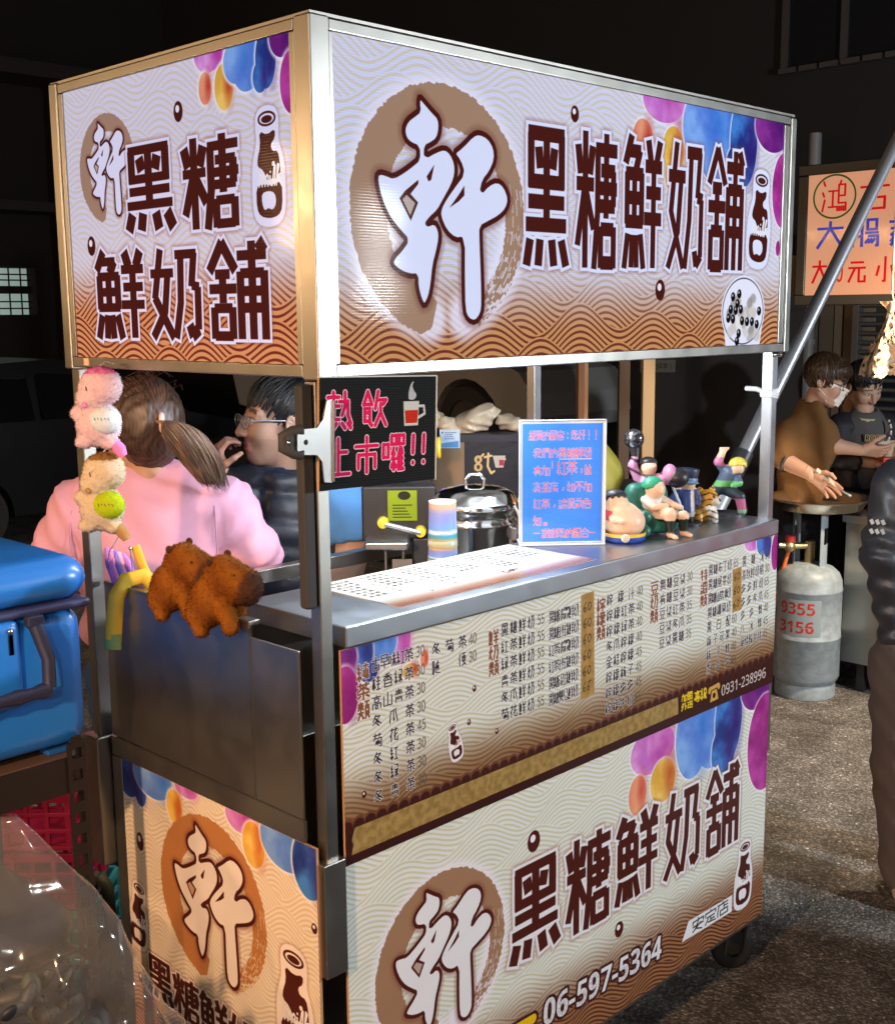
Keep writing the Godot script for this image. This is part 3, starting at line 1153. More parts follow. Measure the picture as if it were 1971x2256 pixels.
func bottle(cv: Cv, x: float, y: float, k: float, rot: float, white: Color) -> void:
	# x,y: middle; the bottle is 100 wide and 220 high before k
	var t := Transform2D(rot, Vector2(x, y))
	var f := func(a: Array) -> PackedVector2Array:
		var r := PackedVector2Array()
		for i in range(0, a.size(), 2):
			r.append(t * (Vector2(a[i] - 50, a[i + 1] - 110) * k))
		return r
	var body: PackedVector2Array = round_off(round_off(f.call([20, 4, 50, -4, 80, 4, 84, 30, 80, 62, 92, 90, 100, 120, 100, 200, 84, 222, 50, 228, 16, 222, 0, 200, 0, 120, 8, 90, 20, 62, 16, 30])))
	for q in body.size():
		cv.seg(body[q], body[(q + 1) % body.size()], 10 * k, 0, 8 * k, true)
	cv.ink(Color(0.5, 0.3, 0.3), 0.35)
	for q in body.size():
		cv.seg(body[q], body[(q + 1) % body.size()], 6 * k, 0, 0, true)
	cv.poly(body)
	cv.ink(white)
	cv.poly(round_off(f.call([24, 40, 50, 50, 76, 40, 76, 58, 60, 70, 66, 84, 84, 84, 90, 110, 90, 140, 60, 136, 46, 142, 34, 118, 14, 110, 16, 92, 26, 70])))
	cv.poly(round_off(f.call([8, 150, 30, 146, 60, 150, 94, 144, 94, 196, 80, 212, 50, 216, 20, 210, 8, 194])))
	for q in [[50, 18, 30, 15]]:
		cv.disc(t * (Vector2(q[0] - 50, q[1] - 110) * k), q[2] * k, q[3] * k, rot)
	cv.ink(DARK)
	cv.disc(t * (Vector2(0, -92) * k), 24 * k, 10.5 * k, rot)
	cv.poly(round_off(f.call([26, 164, 50, 160, 70, 166, 74, 186, 62, 200, 46, 194, 34, 200, 26, 184])))
	cv.disc(t * (Vector2(18, -2) * k), 5 * k, 5 * k)
	cv.ink(white)
	cv.disc(t * (Vector2(0, -91) * k), 18 * k, 7.5 * k, rot)
	cv.ink(DARK)
	# the word written across
	var w := [[18, 150, 22, 126, 30, 128, 28, 150], [28, 140, 36, 128, 40, 132, 38, 150], [38, 140, 46, 128, 50, 132, 48, 150], [56, 132, 56, 148, 60, 150], [57, 124, 57, 123], [62, 150, 70, 116, 74, 112, 70, 150], [76, 150, 82, 110, 86, 112, 78, 136, 88, 130, 82, 138, 92, 150]]
	for a in w:
		var p: PackedVector2Array = f.call(a)
		for q in p.size() - 1:
			cv.seg(p[q], p[q + 1], 2.3 * k, 0, 0, true)
	cv.ink(Color(0.95, 0.93, 0.95))


func blob(cv: Cv, parts: Array, c1: Color, c2: Color, rim: Color, seed_: int) -> void:
	var f := FastNoiseLite.new()
	f.seed = seed_
	f.frequency = 0.011
	f.fractal_octaves = 4
	for q in parts:
		cv.disc(Vector2(q[0], q[1]), q[2] + 4, q[3] + 4, 0.0, 5.0)
	cv.ink(Color(0.96, 0.95, 0.97), 0.8)
	for q in parts:
		cv.disc(Vector2(q[0], q[1]), q[2], q[3])
	cv.ink(c1, 0.97, c2, f)
	f.seed = seed_ + 5
	for q in parts:
		cv.disc(Vector2(q[0] + q[2] * 0.55, q[1] - q[3] * 0.1), q[2] * 0.42, q[3] * 0.8, 0.0, q[2] * 0.7)
	cv.ink(rim, 0.75, rim.lerp(c1, 0.6), f)


const PINK := [Color(0.78, 0.42, 0.78), Color(0.90, 0.66, 0.90), Color(0.66, 0.10, 0.52)]
const BLUE := [Color(0.36, 0.52, 0.86), Color(0.50, 0.68, 0.94), Color(0.14, 0.40, 0.80)]
const NAVY := [Color(0.12, 0.20, 0.50), Color(0.25, 0.50, 0.82), Color(0.22, 0.08, 0.40)]
const PURP := [Color(0.40, 0.10, 0.46), Color(0.56, 0.20, 0.58), Color(0.24, 0.06, 0.38)]
const MAGE := [Color(0.56, 0.12, 0.46), Color(0.72, 0.24, 0.62), Color(0.48, 0.06, 0.38)]
const ORAN := [Color(0.90, 0.52, 0.40), Color(0.94, 0.66, 0.50), Color(0.70, 0.16, 0.14)]
const YELL := [Color(0.86, 0.64, 0.22), Color(0.96, 0.80, 0.40), Color(0.66, 0.14, 0.12)]

func blobs(cv: Cv, list: Array) -> void:
	var i := 0
	for b in list:
		blob(cv, b[0], b[1][0], b[1][1], b[1][2], 11 + i * 7)
		i += 1


func big_text(cv: Cv, chars: String, boxes: Array, halo: float, white: Color) -> void:
	for i in chars.length():
		var b: Array = boxes[i]
		han(cv, chars[i], Rect2(b[0], b[1], b[2], b[3]), 6, halo * 1.2, false, halo * 2.2)
	cv.ink(Color(0.55, 0.28, 0.24), 0.75)
	for i in chars.length():
		var b: Array = boxes[i]
		han(cv, chars[i], Rect2(b[0], b[1], b[2], b[3]), 6, halo)
	cv.ink(white)
	for i in chars.length():
		var b: Array = boxes[i]
		han(cv, chars[i], Rect2(b[0], b[1], b[2], b[3]), 6)
	cv.ink(DARK)


func print_front_sign() -> ImageTexture:
	var cv := Cv.new(1267, 469, 1.15)
	cv.waves(Color(0.86, 0.87, 0.97), Color(0.86, 0.82, 0.76), Color(0.83, 0.60, 0.38), Color(0.47, 0.22, 0.17), 300, 440, 230, 22, 58, 11.5, 0.40, 0.035)
	var wh := Color(0.89, 0.91, 1.0)
	blobs(cv, [[[[818, 3, 68, 40]], PINK], [[[752, 74, 31, 32]], ORAN], [[[852, 90, 36, 44], [838, 128, 14, 34]], YELL], [[[960, 40, 78, 76], [1020, 60, 90, 88]], BLUE], [[[1105, 52, 52, 92], [1078, 110, 40, 50]], NAVY], [[[1220, 12, 72, 52]], PURP], [[[1270, 140, 45, 78]], MAGE], [[[1256, 262, 9, 16]], MAGE]])
	logo(cv, 0, 0, 1.0, wh, Color(0.66, 0.53, 0.43), true)
	big_text(cv, "黑糖鮮奶舖", [[420, 82, 108, 236], [556, 80, 118, 236], [697, 76, 118, 237], [838, 76, 118, 234], [978, 74, 130, 238]], 6.0, wh)
	bottle(cv, 1176, 203, 0.86, 0.06, wh)
	pearl(cv, 550, 55, 14)
	pearl(cv, 816, 354, 20)
	# a glass of tea seen from above
	cv.disc(Vector2(1122, 396), 86, 74)
	cv.poly(PackedVector2Array([Vector2(1040, 400), Vector2(1206, 400), Vector2(1192, 468), Vector2(1056, 468)]))
	cv.ink(Color(0.93, 0.93, 0.98))
	cv.disc(Vector2(1122, 396), 82, 70)
	cv.disc(Vector2(1122, 396), 79, 67, 0, 0, true)
	cv.ink(Color(0.35, 0.35, 0.42))
	var rng := RandomNumberGenerator.new()
	rng.seed = 5
	for i in 26:
		cv.disc(Vector2(1122 + rng.randf_range(-58, 60), 400 + rng.randf_range(-36, 52)), rng.randf_range(7, 16), rng.randf_range(6, 14), rng.randf_range(0, 3), 4)
		var q := rng.randf_range(0.55, 0.95)
		cv.ink(Color(q, q * 0.97, q * 0.93), 0.8)
	for q in [[1080, 366], [1104, 360], [1098, 380], [1072, 392], [1092, 394], [1112, 392], [1064, 410], [1118, 416], [1138, 418], [1158, 418], [1178, 424], [1106, 442], [1100, 458], [1186, 396], [1082, 412]]:
		cv.disc(Vector2(q[0], q[1]), 8.5, 9.5)
		cv.ink(Color(0.08, 0.06, 0.06))
		cv.disc(Vector2(q[0] - 2, q[1] - 3), 2.4, 3.0)
		cv.ink(Color(0.75, 0.75, 0.78))
	return cv.tex()


func print_side_sign() -> ImageTexture:
	var cv := Cv.new(652, 470, 1.3)
	cv.waves(Color(0.86, 0.86, 0.96), Color(0.87, 0.81, 0.77), Color(0.86, 0.60, 0.40), Color(0.47, 0.20, 0.15), 290, 400, 200, 20, 52, 11.0, 0.40, 0.02)
	var wh := Color(0.90, 0.90, 1.0)
	blobs(cv, [[[[450, 0, 38, 28]], PINK], [[[438, 50, 17, 24]], ORAN], [[[487, 54, 24, 34]], YELL], [[[522, 22, 34, 32], [545, 30, 36, 38]], BLUE], [[[592, 28, 24, 42], [578, 52, 18, 22]], NAVY], [[[632, 2, 30, 30]], PURP], [[[652, 68, 28, 44]], MAGE]])
	logo(cv, 31, 30, 0.475, wh, Color(0.66, 0.53, 0.45))
	big_text(cv, "黑糖鮮奶舖", [[197, 114, 138, 140], [367, 120, 150, 140], [80, 284, 156, 148], [258, 288, 142, 142], [428, 284, 150, 148]], 5.0, wh)
	bottle(cv, 590, 178, 0.72, 0.0, wh)
	pearl(cv, 362, 75, 16)
	pearl(cv, 70, 271, 17)
	return cv.tex()


func print_menu() -> ImageTexture:
	var cv := Cv.new(1315, 352, 1.5)
	cv.waves(Color(0.86, 0.89, 0.90), Color(0.79, 0.78, 0.66), Color(0.56, 0.43, 0.29), Color(0.42, 0.29, 0.20), 175, 280, 210, 14, 44, 8.6, 0.42)
	var wh := Color(0.90, 0.90, 0.92)
	blobs(cv, [[[[118, 8, 30, 40]], PINK], [[[60, 2, 38, 30], [88, 6, 28, 28]], BLUE], [[[40, 12, 26, 36], [56, 44, 20, 18]], NAVY], [[[8, 14, 24, 26]], PURP], [[[6, 72, 28, 46]], MAGE], [[[178, 50, 9, 15]], ORAN], [[[146, 64, 18, 13]], YELL], [[[1205, 2, 34, 20]], PINK], [[[1248, 6, 26, 32], [1270, 20, 18, 26]], NAVY], [[[1306, 40, 18, 42]], MAGE]])
	# the dark foot with its scalloped edge, the golden band
	cv.poly(PackedVector2Array([Vector2(0, 286), Vector2(1315, 286), Vector2(1315, 353), Vector2(0, 353)]))
	cv.ink(Color(0.22, 0.10, 0.09))
	for i in 55:
		cv.disc(Vector2(i * 24.6 + 4, 287), 13.5, 12.5)
		cv.ink(Color(0.42, 0.25, 0.19))
		cv.disc(Vector2(i * 24.6 + 4, 291), 12.0, 11.5)
		cv.ink(Color(0.24, 0.11, 0.09))
	cv.poly(PackedVector2Array([Vector2(20, 293), Vector2(921, 294), Vector2(924, 332), Vector2(12, 337), Vector2(16, 320), Vector2(13, 312)]))
	var nz := FastNoiseLite.new()
	nz.frequency = 0.05
	cv.ink(Color(0.55, 0.45, 0.25), 1.0, Color(0.66, 0.55, 0.33), nz)
	var ink := Color(0.09, 0.07, 0.07)
	var cat := Color(0.50, 0.30, 0.18)
	var grey := Color(0.34, 0.31, 0.29)
	var col := func(rows: Array, x: float, span: float, y: float, pitch: float, cw: float, px: float, prices: Array, chh := 21.5) -> void:
		for i in rows.size():
			var line: String = rows[i]
			var m := line.length()
			var st: float = (span - cw) / maxf(m - 1, 1)
			text(cv, line, x, y + i * pitch - chh * 0.5, cw, chh, st, cw * 0.066, ink, 0.9, wh)
			if i < prices.size() and prices[i]:
				latin(cv, prices[i], px, y + i * pitch + chh * 0.42, 18.5, 0.72, grey, 0, wh)
	var cats := func(line: String, x: float, y: float, step: float, w: float, h: float) -> void:
		for i in 3:
			text(cv, line[i], x, y + i * step, w, h, 1, w * 0.078, cat, 1.0, wh)
	cats.call("純茶類", 32, 30, 31, 24, 27)
	cats.call("鮮奶類", 335, 36, 28, 24, 24)
	cats.call("檸檬類", 640, 33, 28, 25, 25)
	cats.call("豆奶類", 816, 31, 29, 25, 25)
	cats.call("特調類", 998, 34, 28, 24, 23)
	col.call(["古早味紅茶", "桂香綠茶", "高山青茶", "冬瓜茶", "菊花茶", "冬紅茶", "冬綠茶", "冬青茶"], 63, 89, 36, 31.4, 17, 160, ["30", "30", "30", "30", "45", "30", "30", "30"])
	col.call(["冬菊茶", "隨 便"], 197, 80, 40, 31, 17, 284, ["40", "30"])
	col.call(["黑糖鮮奶", "紅茶鮮奶", "綠茶鮮奶", "青茶鮮奶", "冬瓜鮮奶", "菊花鮮奶"], 367, 88, 40, 31, 17, 465, ["55", "55", "55", "55", "55", "55"])
	col.call(["黑糖波霸鮮奶", "黑糖珍珠鮮奶", "紅茶波霸鮮奶", "紅茶珍珠鮮奶", "黑糖混珠鮮奶", "黑糖雙Q鮮奶"], 497, 86, 42, 31.4, 14, 0, [])
	col.call(["檸檬汁", "檸檬紅茶", "檸檬綠茶", "冬瓜檸檬", "金桔檸檬", "檸檬梅子", "檸檬多多", "檸檬牛奶"], 671, 88, 40, 31.2, 17, 768, ["40", "40", "40", "40", "45", "45", "45", "65"])
	col.call(["無糖豆漿", "有糖豆漿", "豆漿紅茶", "豆漿冬瓜", "豆漿黑糖"], 849, 88, 40, 30.6, 17, 946, ["30", "30", "35", "35", "35"])
	col.call(["黑糖布丁奶", "黑糖胚芽奶", "黑糖仙草凍奶", "黑糖椰果奶", "黑白配", "梅子可樂", "梅子蜂", "雪多多"], 1028, 90, 39, 31.4, 15, 1127, ["65", "", "", "", "60", "40", "40", "40"])
	col.call(["黑糖冰", "高牧鮮奶瓶", "多多鮮奶", "多多冬瓜", "多多蜂", "八冰蜂", "愛情酸甘甜"], 1164, 90, 41, 30.8, 15, 1262, ["30", "30", "65", "45", "40", "45", "45"])
	# strips of tape with prices written by hand
	cv.poly(PackedVector2Array([Vector2(590, 16), Vector2(630, 14), Vector2(634, 218), Vector2(592, 221)]))
	cv.poly(PackedVector2Array([Vector2(1123, 52), Vector2(1160, 51), Vector2(1165, 149), Vector2(1127, 150)]))
	cv.ink(Color(0.62, 0.48, 0.26), 1.0, Color(0.70, 0.56, 0.33), nz)
	var hand := func(x: float, y: float, two: String) -> void:
		for p in [[[8, 0, 2, 5, 0, 12, 3, 17, 7, 14, 6, 9, 1, 11]], [[17, 1, 13, 5, 13, 13, 17, 16, 21, 11, 21, 4, 17, 1]]] if two == "60" else [[[8, 0, 2, 5, 0, 12, 3, 17, 7, 14, 6, 9, 1, 11]], [[20, 0, 14, 5, 12, 12, 15, 17, 19, 14, 18, 9, 13, 11]], [[22, 0, 15, 1]]]:
			for a in p:
				for i in range(0, a.size() - 2, 2):
					cv.seg(Vector2(x + a[i] * 1.1, y + a[i + 1] * 1.1), Vector2(x + a[i + 2] * 1.1, y + a[i + 3] * 1.1), 0.9, 0, 0, true)
		cv.ink(Color(0.10, 0.08, 0.08))
	for i in 6:
		hand.call(598.0, 32 + i * 31.3, "60" if i < 5 else "65")
	for i in 3:
		hand.call(1131.0, 61 + i * 31.0, "60")
	bottle(cv, 248, 212, 0.30, -0.22, wh)
	pearl(cv, 297, 129, 6)
	pearl(cv, 283, 186, 5.5)
	pearl(cv, 354, 221, 5.5)
	pearl(cv, 41, 244, 6)
	var gold := Color(0.90, 0.78, 0.16)
	text(cv, "加盟", 936, 293, 19, 16, 22, 1.6, gold)
	text(cv, "外送", 936, 313, 19, 16, 22, 1.6, gold)
	text(cv, "專線", 984, 298, 22, 24, 25, 1.9, gold)
	for a in [[1040, 304, 1082, 304, 9]]:
		cv.seg(Vector2(1044, 306), Vector2(1078, 303), 4.5, 0, 0, true)
		cv.seg(Vector2(1043, 308), Vector2(1043, 312), 5, 0, 0, true)
		cv.seg(Vector2(1080, 305), Vector2(1080, 309), 5, 0, 0, true)
		cv.poly(PackedVector2Array([Vector2(1052, 312), Vector2(1072, 311), Vector2(1080, 336), Vector2(1046, 337)]))
		cv.disc(Vector2(1062, 324), 6, 6, 0, 0, true)
	cv.ink(Color(0.80, 0.62, 0.30))
	latin(cv, "0931-238996", 1092, 333, 24, 0.98, Color(0.86, 0.82, 0.80), 0, Color(), false)
	return cv.tex()


func print_front_board() -> ImageTexture:
	var cv := Cv.new(1303, 576, 1.05)
	cv.waves(Color(0.87, 0.90, 0.91), Color(0.81, 0.80, 0.68), Color(0.60, 0.42, 0.28), Color(0.33, 0.17, 0.13), 370, 500, 210, 17, 48, 9.4, 0.42)
	var wh := Color(0.90, 0.91, 0.94)
	blobs(cv, [[[[836, 34, 78, 52]], PINK], [[[784, 118, 31, 42]], ORAN], [[[874, 112, 46, 48]], YELL], [[[985, 40, 66, 100], [1062, 46, 70, 92]], BLUE], [[[1128, 40, 56, 104], [1110, 110, 50, 62]], NAVY], [[[1246, -8, 68, 56]], PURP], [[[1290, 138, 76, 118]], MAGE]])
	logo(cv, 33, 48, 0.82, wh, Color(0.62, 0.48, 0.37), true)
	big_text(cv, "黑糖鮮奶舖", [[396, 148, 132, 190], [556, 150, 138, 196], [717, 156, 142, 182], [887, 156, 130, 186], [1046, 152, 134, 194]], 6.5, wh)
	bottle(cv, 1214, 442, 0.72, 0.04, wh)
	pearl(cv, 457, 109, 21, 0.85)
	pearl(cv, 727, 391, 17, 0.85)
	latin(cv, "06-597-5364", 486, 500, 52, 0.98, wh, 6.0, Color(0.24, 0.12, 0.11), true, 0.06, 0.045)
	cv.seg(Vector2(395, 466), Vector2(456, 468), 16, 0, 0, true)
	cv.poly(PackedVector2Array([Vector2(404, 470), Vector2(450, 470), Vector2(466, 520), Vector2(388, 520)]))
	cv.ink(Color(0.24, 0.12, 0.11))
	cv.seg(Vector2(395, 466), Vector2(456, 468), 10, 0, 0, true)
	cv.poly(PackedVector2Array([Vector2(410, 478), Vector2(444, 478), Vector2(458, 514), Vector2(396, 514)]))
	cv.ink(Color(0.90, 0.74, 0.10))
	cv.poly(PackedVector2Array([Vector2(985, 473), Vector2(1166, 478), Vector2(1166, 519), Vector2(960, 514)]))
	cv.ink(wh)
	text(cv, "安定店", 1003, 480, 42, 30, 51, 2.0, Color(0.14, 0.13, 0.13))
	return cv.tex()


func print_side_board() -> ImageTexture:
	var cv := Cv.new(566, 620, 1.15)
	cv.waves(Color(0.90, 0.87, 0.82), Color(0.86, 0.76, 0.60), Color(0.76, 0.54, 0.36), Color(0.50, 0.30, 0.19), 360, 520, 130, 15, 46, 9.0, 0.44)
	var wh := Color(0.93, 0.88, 0.84)
	blobs(cv, [[[[20, 20, 44, 50], [60, 48, 20, 30]], NAVY], [[[104, 10, 62, 40]], BLUE], [[[212, -2, 36, 20]], PINK], [[[172, 46, 24, 32]], YELL], [[[368, 6, 40, 28]], PINK], [[[404, 44, 30, 40]], YELL], [[[486, 14, 62, 48]], BLUE], [[[546, 34, 40, 56]], NAVY]])
	logo(cv, 94, 0, 0.81, wh, Color(0.72, 0.48, 0.28))
	big_text(cv, "黑糖鮮奶舖", [[54, 368, 80, 84], [140, 372, 82, 84], [226, 376, 82, 84], [312, 380, 82, 84], [398, 384, 82, 84]], 4.0, wh)
	bottle(cv, 30, 304, 0.60, 0.12, wh)
	bottle(cv, 500, 290, 0.88, 0.0, wh)
	pearl(cv, 50, 150, 18, 0.65)
	pearl(cv, 26, 434, 11, 0.7)
	pearl(cv, 556, 135, 9, 0.8)
	return cv.tex()


func print_menu_sheet() -> ImageTexture:
	var cv := Cv.new(516, 226, 1.5)
	cv.waves(Color(0.93, 0.94, 0.93), Color(0.90, 0.89, 0.83), Color(0.72, 0.50, 0.40), Color(0.45, 0.26, 0.20), 165, 222, 90, 5, 14, 4.5, 0.4)
	var ink := Color(0.20, 0.17, 0.17)
	var rows := ["古早味紅茶", "桂香綠茶", "高山青茶", "冬瓜茶", "菊花茶", "冬紅茶", "冬綠茶", "冬青茶"]
	var more := ["黑糖鮮奶", "紅茶鮮奶", "綠茶鮮奶", "青茶鮮奶", "檸檬紅茶", "無糖豆漿", "多多冬瓜", "豆漿紅茶"]
	for c in 6:
		var m := 8 if c in [0, 2, 4] else 6
		for i in m:
			var line: String = rows[i] if c % 2 == 0 else more[(i + c) % 8]
			text(cv, line, 14 + c * 84, 14 + i * 17, 9, 9.5, 11.5 if line.length() > 4 else 14.0, 0.75, ink)
			latin(cv, ["30", "45", "55", "60", "40", "35", "65", "30"][(i + c * 3) % 8], 78 + c * 84, 23 + i * 17, 8, 0.7, Color(0.4, 0.38, 0.36))
	bottle(cv, 330, 172, 0.2, 1.5, Color(0.95, 0.95, 0.95))
	pearl(cv, 120, 178, 4)
	pearl(cv, 190, 165, 4)
	pearl(cv, 420, 170, 4)
	return cv.tex()


func print_hot_sign() -> ImageTexture:
	var cv := Cv.new(247, 164, 2.4, Color(0.09, 0.10, 0.10))
	var red := Color(0.87, 0.09, 0.36)
	var pale := Color(0.96, 0.80, 0.84)
	text(cv, "熱", 16, 22, 46, 52, 1, 3.3, red, 1.5, pale, true)
	text(cv, "飲", 88, 22, 48, 50, 1, 3.3, red, 1.5, pale, true)
	text(cv, "上市囉", 14, 90, 46, 52, 58, 3.3, red, 1.5, pale, true)
	for x in [196, 220]:
		cv.seg(Vector2(x, 92), Vector2(x - 1, 118), 5.5, 0, 0, true)
		cv.disc(Vector2(x - 1, 134), 5.5, 5.5)
	cv.ink(pale)
	for x in [196, 220]:
		cv.seg(Vector2(x, 92), Vector2(x - 1, 118), 3.8, 0, 0, true)
		cv.disc(Vector2(x - 1, 134), 3.8, 3.8)
	cv.ink(red)
	# a glass of hot tea
	cv.seg(Vector2(207, 48), Vector2(220, 48), 0.1, 0, 0, true)
	for q in [[205, 46, 219, 46], [219, 46, 221, 58], [221, 58, 206, 64]]:
		cv.seg(Vector2(q[0], q[1]), Vector2(q[2], q[3]), 2.2, 0, 0, true)
	cv.poly(PackedVector2Array([Vector2(173, 38), Vector2(208, 38), Vector2(206, 76), Vector2(175, 76)]))
	cv.ink(Color(0.80, 0.80, 0.78))
	cv.poly(PackedVector2Array([Vector2(176, 52), Vector2(206, 52), Vector2(204, 72), Vector2(178, 72)]))
	cv.ink(Color(0.78, 0.17, 0.08))
	cv.poly(round_off(PackedVector2Array([Vector2(184, 36), Vector2(198, 36), Vector2(203, 28), Vector2(196, 22), Vector2(192, 14), Vector2(197, 6), Vector2(190, 10), Vector2(186, 18), Vector2(184, 26)])))
	cv.ink(Color(0.72, 0.72, 0.72))
	return cv.tex()


func print_notice() -> ImageTexture:
	var cv := Cv.new(176, 252, 3.2, Color(0.0, 0.53, 1.0))
	var red := Color(0.90, 0.10, 0.16)
	var pale := Color(0.96, 0.86, 0.90)
	text(cv, "親愛的顧客：您好!!", 14, 15, 14, 19, 15.6, 0.54, red, 0.55, pale)
	text(cv, "我們的黑糖鮮奶", 24, 52, 16, 19, 18.6, 0.58, red, 0.55, pale)
	cv.seg(Vector2(80, 75), Vector2(153, 75), 0.8)
	cv.ink(pale)
	text(cv, "有加", 25, 89, 16, 20, 19, 0.58, red, 0.55, pale)
	text(cv, "『", 62, 80, 14, 22, 1, 0.58, red, 0.55, pale)
	text(cv, "紅茶", 77, 80, 20, 27, 22, 0.85, red, 0.55, pale)
	text(cv, "』", 120, 88, 14, 22, 1, 0.58, red, 0.55, pale)
	text(cv, "做", 137, 88, 15, 20, 19, 0.58, red, 0.55, pale)
	text(cv, "為基底，如不加", 25, 124, 16, 20, 18.6, 0.58, red, 0.55, pale)
	text(cv, "紅茶，請提前告", 25, 160, 16, 20, 18.6, 0.58, red, 0.55, pale)
	text(cv, "知。", 25, 196, 16, 20, 19, 0.58, red, 0.55, pale)
	text(cv, "~謝謝您的配合~", 26, 224, 16, 19, 17.6, 0.58, red, 0.55, pale)
	return cv.tex()


func print_noodle_sign() -> ImageTexture:
	var cv := Cv.new(900, 470, 1.0, Color(0.95, 0.67, 0.50))
	for x in cv.w:
		if x % 5 < 2:
			cv.seg(Vector2(x + 0.5, 0), Vector2(x + 0.5, 470), 0.5)
	cv.ink(Color(0.86, 0.60, 0.44), 0.55)
	var red := Color(0.85, 0.08, 0.10)
	cv.disc(Vector2(112, 88), 91, 86)
	cv.disc(Vector2(112, 88), 84, 79, 0, 0, true)
	cv.ink(Color(0.20, 0.32, 0.10))
	text(cv, "鴻", 62, 30, 100, 112, 1, 4.2, red, 0, Color(), true)
	text(cv, "古早味", 222, 34, 110, 110, 142, 5.5, red, 0, Color(), true)
	text(cv, "大腸麵線", 48, 186, 104, 98, 148, 6.2, Color(0.20, 0.25, 0.66))
	text(cv, "大", 32, 336, 58, 84, 1, 5.0, red)
	latin(cv, "60", 98, 420, 84, 0.54, red, 0, Color(), false)
	text(cv, "元", 186, 336, 66, 84, 1, 5.0, red)
	text(cv, "小", 300, 330, 66, 90, 1, 5.0, red)
	latin(cv, "50", 378, 414, 84, 0.58, red, 0, Color(), true)
	text(cv, "元", 478, 336, 66, 84, 1, 5.0, red)
	return cv.tex()

# ------------------------------------------------------------------ the drinks cart
func box_part(called: String, lo: Vector3, hi: Vector3, m: Material, t: Node3D, bev := 0.002) -> MeshInstance3D:
	var g := G.new()
	g.box((lo + hi) * 0.5, hi - lo, bev)
	return obj(called, g, m, t)


